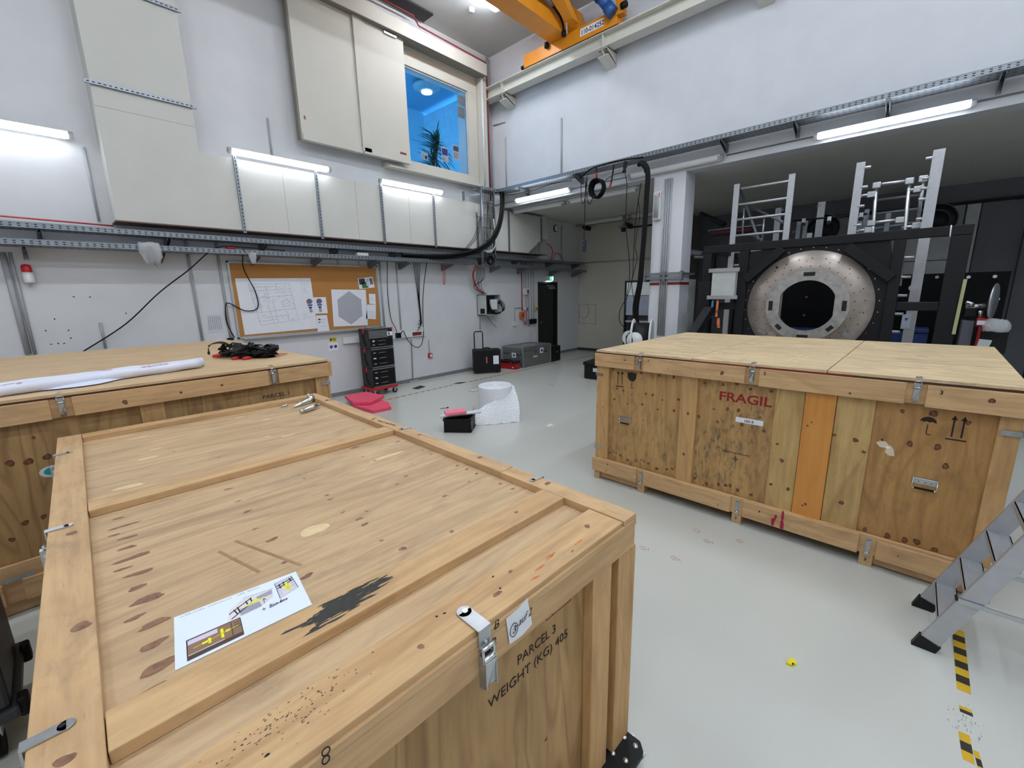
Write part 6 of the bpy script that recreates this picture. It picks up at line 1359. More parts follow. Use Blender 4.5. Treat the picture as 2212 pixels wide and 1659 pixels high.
# column fittings
cf = XB-.002
G3 = 'grey conduits on the white column'
for k, (y, nm) in enumerate(((3.49, 'leftmost'), (3.45, 'second'), (3.41, 'third'), (3.37, 'rightmost'))): conduit([(cf-.014, y, 1.0), (cf-.014, y, 3.75)], .014, nm+' of the four grey conduits on the front of the white column', group=G3)
cl_ = thing('strut_clamp', 'steel channel clamp bars around the white column above the red band', 'clamp', (cf, 3.4, 2.06)); ocl = (cf, 3.4, 2.06)
for z in (2.05, 2.13): MB().box(cf-.07, cf-.03, 3.06, 3.80 if z > 2.1 else 3.76, z-.02, z+.02, M_galv).build('channel_bar', M_galv, cl_, off=ocl)
MB().box(XB-.05, XB+.5, 3.06, 3.10, 2.10, 2.14, M_galv).build('channel_bar', M_galv, cl_, off=ocl)
for y in (3.78, 3.40, 3.09): MB().box(cf-.09, cf-.01, y-.02, y+.02, 2.0, 2.17, M_galvd).build('clamp_block', M_galvd, cl_, .004, off=ocl)
q = MB().box(XB-.004, XB-.001, CY0, CY1, 1.93, 1.975, M_dred).box(XB, XB+.42, CY0-.004, CY0-.001, 1.93, 1.975, M_dred); single('red_band', q, M_dred, 'dark red tape band around the white column', 'tape')
el = thing('emergency_lamp', 'small upright unlit white lamp near the top of the white column', 'lamp', (cf, 3.61, 3.1)); oel = (cf, 3.61, 3.1)
MB().box(cf-.06, cf, 3.54, 3.68, 3.08, 3.56, M_pvcw).build('housing', M_pvcw, el, .01, off=oel)
for y in (3.585, 3.635): MB().cyl((cf-.07, y, 3.12), (cf-.07, y, 3.5), .018, 10, M_pvc).build('tube', M_pvc, el, off=oel)
MB().box(cf-.066, cf-.06, 3.56, 3.575, 3.46, 3.53, M_red).build('red_mark', M_red, el, off=oel)
# hoses and cables hanging from the back-wall tray
def hang(pxs, x, r, label, mat=None, group=None, n=6): return cable([P(a, b, 0, x if not isinstance(x, tuple) else x[0]+(x[1]-x[0])*i/(len(pxs)-1)) for i, (a, b) in enumerate(pxs)], r, label, mat, group=group, n=n)
for k in range(2): hang([(1384+8*k, 352), (1398+2*k, 372), (1396+2*k, 420), (1391+2*k, 500), (1386+2*k, 560), (1381+3*k, 610), (1371+5*k, 660), (1372+4*k, 690), (1376+3*k, 720)], 7.45, .036, ('left', 'right')[k]+' thick black hose hanging in front of the white column', group='thick black hoses')
hang([(1265, 392), (1264, 430), (1263, 480), (1261, 518)], 7.45, .008, 'thin black cable holding the crane pendant control')
q = MB(); c = P(1262, 532, 0, 7.45); q.box(c.x-.03, c.x+.03, c.y-.028, c.y+.028, c.z-.115, c.z+.115, plain('pendant_blue_grey', '2a3444', .5)); 
for k in range(4): q.cyl((c.x-.03, c.y, c.z-.07+.045*k), (c.x-.042, c.y, c.z-.07+.045*k), .014, 10, M_rubber)
single('crane_pendant', q, None, 'slim blue-grey crane pendant control hanging on a black cable', 'control', bev=.006)
hang([(1350, 375), (1354, 395), (1353, 430), (1352, 480), (1355, 520), (1359, 555), (1360, 600), (1354, 640), (1350, 690)], 7.5, .007, 'thin black cable from the tray bracket down beside the thick hoses', group='thin cables by the column')
hang([(1385, 395), (1378, 440), (1373, 480), (1370, 520), (1368, 565), (1366, 600), (1355, 640), (1340, 668), (1338, 690), (1346, 705), (1362, 712)], 7.5, .007, 'thin black cable curving out left below the control cabinet', group='thin cables by the column')
hang([(1378, 430), (1382, 465), (1376, 500), (1372, 535), (1376, 560), (1365, 610), (1370, 650)], 7.5, .006, 'thin black cable twisting beside the thick hoses', group='thin cables by the column')
hang([(1255, 395), (1256, 430), (1260, 440), (1264, 425), (1268, 380)], 7.5, .007, 'thin black cable loop left of the hanging cable coil'); hang([(1268, 385), (1268, 430), (1274, 440), (1280, 425), (1276, 395)], 7.5, .007, 'thin black cable loop just below left of the hanging cable coil')
c = P(1290, 408, 0, 7.48); coil(c, Y, Z, .135, .011, 16, 'coil of black cable hanging from the back wall tray by a red-tipped strap', jit=.014, squash=1.1)
q = MB(); a, b = P(1288, 362, 0, 7.46), P(1289, 392, 0, 7.46); ribbon([a, a.lerp(b, .5), b], .045, M_web, q); m_ = a.lerp(b, .55); q.box(m_.x-.004, m_.x+.004, m_.y-.022, m_.y+.022, m_.z-.05, m_.z+.04, M_red); single('hook_strap', q, None, 'black strap with red patch holding the cable coil', 'strap')
a, b = P(1326, 355, 0, 7.51), P(1320, 395, 0, 7.51); q = MB(); ribbon([a, a.lerp(b, .5)+X*.01, b], .03, M_web, q); d_ = (P(1317, 404, 0, 7.51)-b); q.beam(b, b+d_, .03, .02, M_red, up=X); single('hook_strap', q, None, 'black strap with red tip hanging from the tray right of the cable coil', 'strap')
a, b = P(1352, 348, 0, 7.44), P(1348, 374, 0, 7.44); q = MB(); ribbon([a, a.lerp(b, .5), b], .07, M_web, q); single('hook_strap', q, None, 'wide black strap over the tray near the column', 'strap')
cable([P(1378, 356, 0, 7.5), P(1388, 352, 0, 7.5), P(1396, 360, 0, 7.5), P(1396, 372, 0, 7.5)], .04, 'bend of thick black hose at the tray above the column', group='thick black hoses')
hang([(1252, 386), (1275, 366), (1310, 354), (1350, 345), (1390, 340)], 7.52, .014, 'black cable lying along the edge of the back wall tray', n=6)
hang([(1070, 420), (1100, 421), (1150, 412), (1190, 398), (1235, 390)], 7.6, .008, 'thin black cable sagging below the back wall tray above the lit lamp'); hang([(1305, 392), (1325, 378), (1350, 372)], 7.5, .006, 'thin black cable from the coil to the tray bracket')
# far wall details
M_fl = plain('far_wall_line', '8d8a80', .7)
conduit([(XF-.02, 7.55, 2.70), (XF-.02, 4.72, 2.68)], .022, 'long grey conduit across the far wall', M_pvc)
q = MB(); c0_, c1_ = P(1251, 657, 0, XF-.004), P(1287, 700, 0, XF-.004)
for a in ((c0_.y, c1_.y, c0_.z-.012, c0_.z), (c0_.y, c1_.y, c1_.z, c1_.z+.012), (c0_.y, c0_.y-.012, c1_.z, c0_.z), (c1_.y, c1_.y+.012, c1_.z, c0_.z)): q.box(XF-.008, XF-.001, a[0], a[1], a[2], a[3], M_fl)
single('wall_hatch', q, None, 'square hatch outline low on the far wall', 'hatch')
cable([P(1246, 560, 0, XF-.02), P(1247, 640, 0, XF-.02), P(1250, 676, 0, XF-.02), P(1264, 687, 0, XF-.03), P(1272, 672, 0, XF-.03), P(1268, 658, 0, XF-.03)], .006, 'thin grey cable hanging in a loop on the far wall hatch', M_fl)
for px, py, nm in ((1268, 493, 'left'), (1358, 488, 'right')):
    c = P(px, py, 0, 11.5); q = MB(); q.cyl(c+Vector((0, .12, .06)), c, .07, 12, plain('red_brown_fitting', '4a2220', .6)); q.cyl(c, c+Vector((0, -.10, -.03)), .06, 12, M_dark); single('pipe_fitting', q, None, nm+' red-brown pipe fitting high in front of the far wall', 'fitting')
c = P(1347, 490, 0, 10.6); q = MB().cyl(c, c+Z*.28, .04, 10, M_galv).cyl(c-Z*.02, c, .12, 16, M_galv).box(c.x-.05, c.x+.05, c.y-.04, c.y+.04, c.z-.12, c.z-.02, M_dark); single('ceiling_camera', q, None, 'grey hanging camera mount under the mezzanine left of the column', 'camera')
a, b = P(1356, 492, 0, 10.6), P(1408, 486, 0, 10.6); conduit([a, b], .025, 'dark level pipe between camera mount and column', M_dark)
# control cabinet behind the column on the left
kx = 9.0; k9 = lambda x, y: (1260+x/9.217, 560+y/9.217)
def kp(x, y, xx=kx): return P(*k9(x, y), 0, xx)
t = kp(830, 430); b = kp(800, 1640); yR = kp(1300, 430).y-.35
cab = thing('control_cabinet', 'dark-framed control cabinet with pale panels behind the white column on its left', 'cabinet', (kx+.2, (t.y+yR)/2, 0)); ocab = (kx+.2, (t.y+yR)/2, 0)
MB().box(kx+.06, kx+.5, yR, t.y, .0, t.z, plain('cabinet_inside_dark', '26282b', .6)).build('cabinet_body', None, cab, off=ocab)
for a in ((t.y-.03, t.y, 0, t.z), (yR, yR+.03, 0, t.z)): MB().box(kx, kx+.06, a[0], a[1], a[2], a[3], M_dark).build('frame_post', M_dark, cab, off=ocab)
MB().box(kx, kx+.06, yR+.03, t.y-.03, t.z-.03, t.z, M_dark).build('frame_bar', M_dark, cab, off=ocab)
zA, zB = kp(850, 730).z, kp(850, 1110).z
MB().box(kx+.01, kx+.06, yR+.03, t.y-.04, zA+.01, t.z-.04, plain('cabinet_panel_white', 'cfd4d0', .5)).build('upper_panel', None, cab, off=ocab)
MB().box(kx+.005, kx+.06, yR+.03, t.y-.03, zB, zA, plain('cabinet_panel_blue_grey', '8f99a6', .4)).build('lower_panel', None, cab, off=ocab)
for z in (zB-.12, zB-.42): MB().box(kx-.01, kx+.06, yR+.05, t.y-.05, z-.04, z, M_alu).build('shelf', M_alu, cab, off=ocab)
MB().cyl((kx-.02, t.y-.25, zB-.25), (kx+.06, t.y-.25, zB-.25), .11, 18, M_rubber).build('dark_knob', M_rubber, cab, off=ocab)
# cable reel
c = P(1387, 712, 0, 7.0); rc = Vector((7.0, c.y, 1.02))
re_ = thing('cable_reel', 'big white-flanged reel standing in front of the white column', 'reel', (7.0, c.y, 0)); ore = (7.0, c.y, 0)
ax = Vector((.35, -1, 0)).normalized()
for s, nm in ((-.16, 'flange'), (.14, 'flange')):
    p = rc+ax*s; q = MB(); q.lathe([(.06, 0), (.33, .0), (.35, .012), (.33, .03), (.06, .03), (.06, 0)], p, ax, 36, M_pvcw); q.build(nm, M_pvcw, re_, off=ore)
q = MB(); q.lathe([(0, -.16), (.28, -.155), (.28, .14), (0, .14)], rc, ax, 28, M_black); q.build('wound_cable', M_black, re_, off=ore)
q = MB(); q.lathe([(0, 0), (.13, 0), (.14, .02), (.13, .10), (0, .10)], rc+ax*.0-X*.20, -X, 20, M_pvcw); q.build('hub', M_pvcw, re_, off=ore)
MB().box(6.85, 7.15, c.y-.22, c.y+.22, .0, .66, M_dark).build('stand', M_dark, re_, .01, off=ore)
for k in range(5): hang([(1368, 713), (1358-2*k, 718), (1351-1.5*k, 728+k), (1352, 745)], 6.8, .007, 'thin white cable spilling left from the white-flanged reel', M_pvcw, 'white cables at the reel', 5)
# switch panel right of the column
t, b = P(1472, 604, 0, 8.6), P(1491, 604, 0, 8.6); z0 = 1.0
sp = thing('switch_cabinet', 'tall pale cabinet with a black slot right behind the white column', 'cabinet', (8.7, b.y+.2, 0)); osp = (8.7, b.y+.2, 0)
MB().box(8.6, 8.9, b.y, b.y+.42, .0, t.z, M_gbox).build('cabinet_body', M_gbox, sp, .005, off=osp)
sl0, sl1 = P(1471, 618, 0, 8.59), P(1477, 618, 0, 8.59); MB().box(8.594, 8.6, sl1.y, sl0.y, 1.15, sl0.z, M_black).build('black_slot', M_black, sp, off=osp)

# ================================================================== black test frame with steel ring
GX = 7.0
k8 = lambda x, y: (1480+x/3.022, 320+y/3.022)
def g8(x, y, xx=GX): return P(*k8(x, y), 0, xx)
M_fr = plain('frame_black_steel', '111216', .55, 0, .08, 10, spec=.3)
gf = thing('test_frame', 'large black steel frame holding the round perforated steel ring', 'frame', (7.1, 1.05, 0)); ogf = (7.1, 1.05, 0)
yL, yR_ = g8(120, 700).y, g8(1880, 560).y; zT = 2.475
def fb(y0, y1, z0, z1, d=.11, x=GX, nm='frame_bar'): return MB().box(x, x+d, y0, y1, z0, z1, M_fr).build(nm, M_fr, gf, .006, off=ogf)
fb(yR_, yL, zT-.105, zT)
fb(yL-.12, yL, 0, zT-.108, nm='frame_post'); fb(yR_, yR_+.165, 0, zT-.108, nm='frame_post')
pL0, pL1 = g8(355, 700).y, g8(415, 700).y; pR0, pR1 = g8(1350, 700).y, g8(1430, 700).y
fb(pL1, pL0, 0, zT-.108, nm='frame_post'); fb(pR1, pR0, 0, zT-.108, nm='frame_post')
z_ = g8(230, 1040); fb(pL0+.003, yL-.123, z_.z-.03, z_.z+.07, nm='cross_bar'); z_ = g8(1500, 1050); fb(yR_+.168, pR1-.003, z_.z-.02, z_.z+.08, nm='cross_bar')
# rear frame
for y in (yL-.1, yR_+.02): MB().box(8.35, 8.45, y, y+.1, 0, zT-.1, M_fr).build('rear_post', M_fr, gf, .006, off=ogf); MB().box(GX+.115, 8.35, y, y+.1, zT-.1, zT-.003, M_fr).build('side_bar', M_fr, gf, .006, off=ogf)
# plate with round cut
RCY, RCZ, RO = 1.06, 1.595, .715
q = MB(); n = 48; ys = [(RCY+(RO+.003)*math.cos(6.28318*k/n), RCZ+(RO+.003)*math.sin(6.28318*k/n)) for k in range(n)]
y0_, y1_, z0_, z1_ = pR0+.002, pL1-.002, .35, zT-.11
def sq(a):
    dx, dz = math.cos(a), math.sin(a); t = min((y1_-RCY)/dx if dx > 1e-6 else 9e9, (y0_-RCY)/dx if dx < -1e-6 else 9e9, (z1_-RCZ)/dz if dz > 1e-6 else 9e9, (z0_-RCZ)/dz if dz < -1e-6 else 9e9)
    return (RCY+dx*t, RCZ+dz*t)
for k in range(n):
    A, B_ = 6.28318*k/n, 6.28318*(k+1)/n; p = ys[k]; r_ = ys[(k+1) % n]; s_, u_ = sq(A), sq(B_)
    q.prism([(GX+.03, p[0], p[1]), (GX+.03, r_[0], r_[1]), (GX+.03, u_[0], u_[1]), (GX+.03, s_[0], s_[1])], (.02, 0, 0), M_fr)
q.build('back_plate', M_fr, gf, off=ogf)
for (a, b) in ((g8(395, 860), g8(640, 655)), (g8(1060, 645), g8(1350, 850))): MB().beam((GX+.0, a.y, a.z), (GX+.0, b.y, b.z), .11, .09, M_fr, up=X).build('diagonal_brace', M_fr, gf, .005, off=ogf)
q = MB()
for k in range(34): a = 6.28318*k/34+.1; q.cyl((GX+.03, RCY+math.cos(a)*(RO+.04), RCZ+math.sin(a)*(RO+.04)), (GX+.024, RCY+math.cos(a)*(RO+.04), RCZ+math.sin(a)*(RO+.04)), .007, 8, M_chrome)
o = q.build('plate_bolts', M_chrome, gf, off=ogf); o['kind'] = 'stuff'
M_ring = plain('ring_machined_steel', 'a39890', .35, .55, .16, 6); M_ring2 = plain('ring_inner_machined_steel', 'a8a6a3', .38, .55, .2, 16)
rg = MB(); ax = X
rg.lathe([(.455, 0), (RO, 0), (RO, .03), (.455, .03), (.455, 0)], (GX+.012, RCY, RCZ), X, 72, M_ring); rgo = rg.build('steel_ring', M_ring, gf, off=ogf)
# holes in the outer ring
q = MB()
for R_, n, r in ((.62, 26, .007), (.52, 30, .007), (.585, 14, .006)):
    for k in range(n): a = 6.28318*k/n+R_; q.cyl((GX+.012, RCY+math.cos(a)*R_, RCZ+math.sin(a)*R_), (GX+.0105, RCY+math.cos(a)*R_, RCZ+math.sin(a)*R_), r, 8, M_hole)
q.cyl((GX+.012, RCY+.39, RCZ+.52), (GX+.0105, RCY+.39, RCZ+.52), .016, 12, M_hole)
o = q.build('ring_holes', M_hole, rgo); o['kind'] = 'stuff'; o.location = -Vector(ogf)
# inner ring: round outside, hole with flattened sides
q = MB(); n = 64; RI = .335; pts_o, pts_i = [], []
for k in range(n):
    a = 6.28318*k/n; r = RI
    for fa in (0.0, 3.14159): 
        dd = abs((a-fa+3.14159) % 6.28318-3.14159)
        if dd < .5: r = min(r, RI*.92/math.cos(dd))
    pts_i.append((RCY+math.cos(a)*r, RCZ+math.sin(a)*r)); pts_o.append((RCY+math.cos(a)*.475, RCZ+math.sin(a)*.475))
for k in range(n):
    k2 = (k+1) % n; q.prism([(GX-.012, *pts_i[k]), (GX-.012, *pts_i[k2]), (GX-.012, *pts_o[k2]), (GX-.012, *pts_o[k])], (.05, 0, 0), M_ring2)
iro = q.build('inner_ring', M_ring2, gf, off=ogf)
for a in (90, 180, 0, 270, 225, 315):
    a = math.radians(a); r = .415 if a not in (0,) else .415; c = Vector((GX-.0135, RCY+math.cos(a)*r, RCZ+math.sin(a)*r)); tg = Vector((0, -math.sin(a), math.cos(a)))
    big = .065 if abs(math.sin(2*a)) < .1 else .042
    MB().beam(c-tg*big, c+tg*big, .05, .002, M_hole, up=X).build('slot', M_hole, gf, off=ogf)
for (x, y, m_) in ((500, 1200, M_dred), (1060, 1225, M_alu)): c = g8(x, y, GX); MB().beam((GX, c.y-.05, c.z-.02), (GX, c.y+.05, c.z+.03), .05, .012, M_alu, up=X).build('ring_clamp', M_alu, gf, off=ogf)
# left foot strut
a, b = P(1466, 676, 0, 6.6), P(1447, 724, 0, 6.6); MB().beam((6.9, a.y-.35, a.z+.05), (6.3, b.y-.30, .9), .14, .10, M_fr).build('foot_strut', M_fr, gf, off=ogf)
MB().box(6.92, 6.99, yL-.16, yL+.02, .6, 1.95, M_fr).build('post_sleeve', M_fr, gf, .005, off=ogf)
# cable tie and strip on the frame
MB().tube([(GX-.006, g8(1735, 520).y, zT+.005), (GX-.01, g8(1733, 540).y, zT-.06), (GX-.006, g8(1728, 580).y, zT-.115)], .006, 6, M_paper).build('cable_tie', M_paper, gf, off=ogf)
a, b = g8(1830, 855, 6.98), g8(1752, 1215, 6.98); MB().beam(a, b, .03, .006, plain('pale_yellow_strip', 'a5a578', .5), up=X).build('yellow_strip', None, gf, off=ogf)
# white box on the frame with straps
wb = thing('junction_box', 'pale control box with aluminium bars mounted in the left bay of the black frame', 'box', (6.95, 2.2, 1.6)); owb = (6.95, 2.2, 1.6)
a, b = g8(178, 812, 6.9), g8(318, 965, 6.9)
MB().box(6.9, 7.1, b.y, a.y, b.z, a.z, M_gbox).build('box_body', M_gbox, wb, .004, off=owb)
for z in (a.z, b.z-.045): MB().box(6.885, 6.91, b.y-.05, a.y+.05, z, z+.055, M_alu).build('mounting_bar', M_alu, wb, off=owb)
for (x0, x1, y0, y1, mt, nm) in ((181, 168, 993, 1105, plain('strap_blue', '3f88bd', .6), 'blue'), (213, 203, 992, 1100, plain('strap_orange', 'e07c48', .6), 'orange')):
    q = MB(); ribbon([g8(x0, y0, 6.88), g8((x0+x1)/2, (y0+y1)/2, 6.88), g8(x1, y1, 6.88)], .03, mt, q, .006)
    if nm == 'orange': ribbon([g8(218, 1110, 6.88), g8(216, 1150, 6.88), g8(218, 1172, 6.88)], .035, mt, q, .02)
    single('hanging_strap', q, None, nm+' strap hanging below the pale control box on the black frame', 'strap')
# ladders standing in the frame
def ladder_pair(x, rails, rungs, name, label, cat='ladder', w=.085, d=.03, extra=()):
    A = [g8(*p, x) for r in rails for p in r]; ctr = Vector((x, sum(p.y for p in A)/len(A), 0)); t = thing(name, label, cat, ctr)
    for (p0, p1) in rails:
        a, b = g8(*p0, x), g8(*p1, x); MB().box(x-d/2, x+d/2, a.y-w/2, a.y+w/2, .02, a.z, M_lad).build('stile', M_lad, t, .003, off=ctr)
    for (p0, p1) in rungs:
        a, b = g8(*p0, x), g8(*p1, x); MB().cyl((x+.0, a.y, a.z), (x+.0, b.y, a.z if abs(a.z-b.z) < .12 else b.z), .019, 8, M_lad).build('rung', M_lad, t, off=ctr)
    return t, ctr
t1, o1 = ladder_pair(8.0, [((340, 235), (305, 600)), ((701, 168), (660, 590))], [((365, 265), (680, 212)), ((350, 370), (665, 325)), ((342, 468), (652, 435)), ((332, 572), (640, 543)), ((325, 680), (540, 665)), ((320, 765), (470, 760))], 'scaffold_ladder', 'left upright aluminium ladder frame rising behind the black frame')
for (a, b) in (((385, 390), (375, 560)), ((516, 460), (502, 605))): a, b = g8(*a, 8.2), g8(*b, 8.2); MB().cyl(a, b, .014, 8, M_alu).build('guard_tube', M_alu, t1, off=o1)
for (a, b) in (((360, 270), (480, 600)), ((400, 370), (640, 485)), ((420, 560), (500, 600))): a, b = g8(*a, 8.9), g8(*b, 8.3); MB().cyl(a, b, .022, 8, M_galvd).build('diagonal_tube', M_galvd, t1, off=o1)
t2, o2 = ladder_pair(7.8, [((1150, 93), (1078, 560))], [((1165, 130), (1213, 125)), ((1142, 258), (1192, 253)), ((1122, 382), (1170, 377)), ((1100, 505), (1150, 500))], 'scaffold_ladder', 'middle tall aluminium ladder rail with short rung stubs above the black frame', w=.095)
t3, o3 = ladder_pair(7.8, [((1662, 8), (1565, 520))], [((1570, 70), (1625, 62)), ((1548, 200), (1600, 196)), ((1535, 266), (1590, 262)), ((1522, 336), (1575, 332)), ((1505, 465), (1550, 462)), ((1420, 716), (1495, 713)), ((1397, 843), (1475, 840)), ((1373, 963), (1450, 960)), ((1352, 1082), (1425, 1080)), ((1332, 1197), (1402, 1195))], 'scaffold_ladder', 'rightmost tall aluminium ladder rail rising behind the black frame', w=.11)
c = g8(1485, 912, 7.775); MB().cyl((7.785, c.y, c.z), (7.775, c.y, c.z), .04, 18, M_alu).build('round_badge', M_alu, t3, off=o3)
a, b = g8(1420, 1085, 7.78), g8(1450, 1180, 7.78); MB().box(7.778, 7.784, b.y-.02, a.y, b.z, a.z, plain('ladder_label_pale', 'aab0bc', .6)).build('instruction_label', None, t3, off=o3); c = g8(1443, 1120, 7.776); MB().prism([(7.777, c.y-.02, c.z+.02), (7.777, c.y+.02, c.z+.02), (7.777, c.y, c.z-.02)], (-.001, 0, 0), M_pblue).build('blue_triangle', M_pblue, t3, off=o3)
t4, o4 = ladder_pair(9.6, [((612, 390), (592, 600))], [((625, 405), (645, 402))], 'scaffold_ladder', 'short ladder rail seen between the stiles of the left ladder frame', w=.10)
t5, o5 = ladder_pair(9.6, [((895, 350), (868, 575))], [((860, 380), (885, 378))], 'scaffold_ladder', 'dim aluminium ladder rail in the gap above the steel ring', w=.11)
# guard rail frame
gr_ = thing('guard_rail_gate', 'small aluminium guard rail gate between the two tall ladder rails', 'guard rail', (8.0, g8(1340, 400, 8.0).y, 0)); ogr = (8.0, g8(1340, 400, 8.0).y, 0)
def gt(a, b, r=.022, x=8.0, m_=M_alu): MB().cyl(g8(*a, x), g8(*b, x), r, 10, m_).build('tube', m_, gr_, off=ogr)
p0 = g8(1195, 560, 8.0); 
for a, b in (((1250, 240), (1468, 212)), ((1250, 240), (1195, 900)), ((1466, 212), (1400, 900)), ((1205, 492), (1405, 465)), ((1130, 315), (1240, 300)), ((1460, 275), (1580, 262)), ((1110, 545), (1205, 530)), ((1410, 520), (1540, 505)), ((1560, 190), (1520, 480))): gt(a, b)
for p in ((1250, 243), (1466, 215), (1215, 303), (1195, 535), (1215, 490), (1402, 470), (1520, 268), (1510, 505), (1555, 200)): c = g8(*p, 7.985); MB().box(c.x-.02, c.x+.02, c.y-.045, c.y+.045, c.z-.04, c.z+.04, M_alu).build('coupler', M_alu, gr_, .01, off=ogr)
for a, b in (((1250, 340), (1560, 300)), ((1225, 432), (1520, 395)), ((1110, 545), (1530, 480)), ((700, 548), (780, 540))): MB().cyl(g8(*a, 9.05), g8(*b, 9.05), .02, 8, M_galvd).build('rear_rail', M_galvd, gr_, off=ogr)
for p0_, p1_ in (((1190, 400), (1180, 900)), ((1330, 425), (1300, 900)), ((745, 480), (730, 900)), ((790, 465), (775, 900)), ((1150, 440), (1130, 900))): a = g8(*p0_, 9.0); MB().box(8.98, 9.02, a.y-.03, a.y+.03, .0, a.z, M_galvd).build('rear_post', M_galvd, gr_, off=ogr)
a, b = g8(700, 475, 8.8), g8(1190, 430, 8.8); q = MB().cyl(a, b, .014, 8, M_dark)
for x, y in ((775, 472), (942, 460), (1150, 435)): c = g8(x, y, 8.78); q.box(c.x-.015, c.x+.015, c.y-.025, c.y+.025, c.z-.05, c.z+.03, M_alu); q.cyl((c.x-.02, c.y, c.z-.06), (c.x+.02, c.y, c.z-.06), .03, 12, M_dark)
single('trolley_rod', q, None, 'thin black rod with small hanging rollers above the steel ring', 'rod')
for x, y, nm in ((900, 530, 'left'), (1635, 475, 'right')):
    c = g8(x, y, 12.0); q = MB(); q.lathe([(.0, .06), (.17, .06), (.19, 0), (.3, 0), (.3, .03), (.2, .03)], c, -X, 28, M_dark); q.lathe([(.19, .005), (.32, .005), (.32, -.01), (.19, -.01)], c, -X, 28, M_galvd); single('wall_port', q, None, nm+' round dark port on the rear wall behind the black frame', 'port')
q = MB().box(9.3, 9.6, g8(800, 540, 9.3).y, g8(720, 540, 9.3).y, 2.2, 2.66, M_gbox).box(9.2, 9.3, g8(825, 560, 9.2).y, g8(795, 560, 9.2).y, 2.3, 2.75, M_pvcw).box(9.2, 9.6, .2, 2.4, 2.18, 2.2, M_gbox)
q.box(9.2, 9.6, .15, 2.45, .0, .03, M_gbox).box(9.25, 9.3, .2, .25, .03, 2.18, M_gbox).box(9.25, 9.3, 2.35, 2.4, .03, 2.18, M_gbox); single('instrument_rack', q, None, 'pale instruments on a rack standing behind the steel ring', 'rack')
# dark plates and panels behind
a, b = g8(1535, 822, 8.7), g8(2132, 803, 8.7)
pb = thing('black_screen_wall', 'low black panel wall with small bright knobs behind the black frame', 'screen', (8.73, 1.0, 0)); opb = (8.73, 1.0, 0)
MB().box(8.7, 8.76, b.y, 2.6, 0, a.z, plain('screen_black', '050506', .7, spec=.15)).build('panel', None, pb, off=opb)
for x, y in ((1645, 842), (1850, 842), (2022, 838), (793, 973), (776, 1090), (2040, 985)): c = g8(x, y, 8.69); MB().cyl((8.7, c.y, c.z), (8.68, c.y, c.z), .022, 10, M_chrome).build('knob', M_chrome, pb, off=opb)
a, b = g8(1440, 580, 11.6), g8(1765, 820, 11.6)
q = MB().box(11.6, 11.65, b.y-.05, a.y+.2, .5, a.z+.1, plain('pale_board', '9a9b9a', .6)).box(11.597, 11.6, b.y-.05, a.y+.2, g8(1560, 735, 11.6).z-.01, g8(1560, 735, 11.6).z+.005, M_dark).box(11.6, 11.65, b.y, b.y+.08, .0, .5, M_dark).box(11.6, 11.65, a.y, a.y+.08, .0, .5, M_dark); single('pale_board', q, None, 'pale panel seen through the right bay of the black frame', 'panel')
a, b = g8(1180, 610, 12.2), g8(1350, 690, 12.2)
q = MB()
p0, p1, p2 = g8(1620, 392, 13.1), g8(1880, 365, 13.1), g8(2165, 335, 13.1)
for y0, y1, m_ in ((p0.y+1.8, p1.y+.1, plain('bay_panel_mid_grey', '8f9094', .6)), (p1.y+.07, p1.y-.12, M_gbox), (p1.y-.14, p2.y, M_bay)): q.box(13.09, 13.145, y1, y0, .1, p0.z, m_)
q.box(13.05, 13.145, p2.y-.2, p0.y+1.8, p0.z, p0.z+.06, M_dark); q.box(13.08, 13.09, p1.y-.75, p1.y-.77, .1, p0.z, M_dark); q.box(13.09, 13.145, p2.y, p0.y+1.8, .0, .1, M_dark); single('sliding_partition', q, None, 'grey sliding wall panels on the rear wall right of the ladders', 'panel')
# blue base behind the ring
M_bb2 = plain('machine_blue', '0c2a5c', .6)
bz = thing('blue_machine_base', 'low dark blue machine base seen through and beside the steel ring', 'machine', (8.45, .6, 0)); obz = (8.45, .6, 0)
zt_ = g8(820, 1160, 8.25).z; MB().box(8.25, 8.66, g8(1590, 1200, 8.25).y, g8(600, 1200, 8.25).y, .0, zt_-.06, M_bb2).build('base', M_bb2, bz, .01, off=obz); MB().box(8.23, 8.66, g8(1590, 1200, 8.25).y, g8(1460, 1200, 8.25).y, zt_-.055, zt_, M_bb2).build('raised_block', M_bb2, bz, .01, off=obz)
# left machine parts between column and frame
a = g8(60, 660, 9.3); pm = thing('pipe_bundle', 'dark red and black pipes between the white column and the black frame', 'pipes', (9.3, 2.9, 2.2)); opm = (9.3, 2.9, 2.2)
for p0_, p1_, r, m_ in (((100, 430), (260, 500), .05, M_dark), ((150, 540), (520, 500), .02, M_galv), ((165, 560), (440, 530), .06, plain('dark_red_hood', '3c1416', .6)), ((35, 680), (110, 690), .06, M_galvd), ((60, 710), (120, 712), .035, M_galv)): MB().cyl(g8(*p0_, 9.3), g8(*p1_, 9.3), r, 12, m_).build('pipe', m_, pm, off=opm)
MB().box(9.25, 9.35, g8(200, 560, 9.3).y-.03, g8(200, 560, 9.3).y+.03, .0, 2.6, M_dark).build('support_post', M_dark, pm, off=opm)
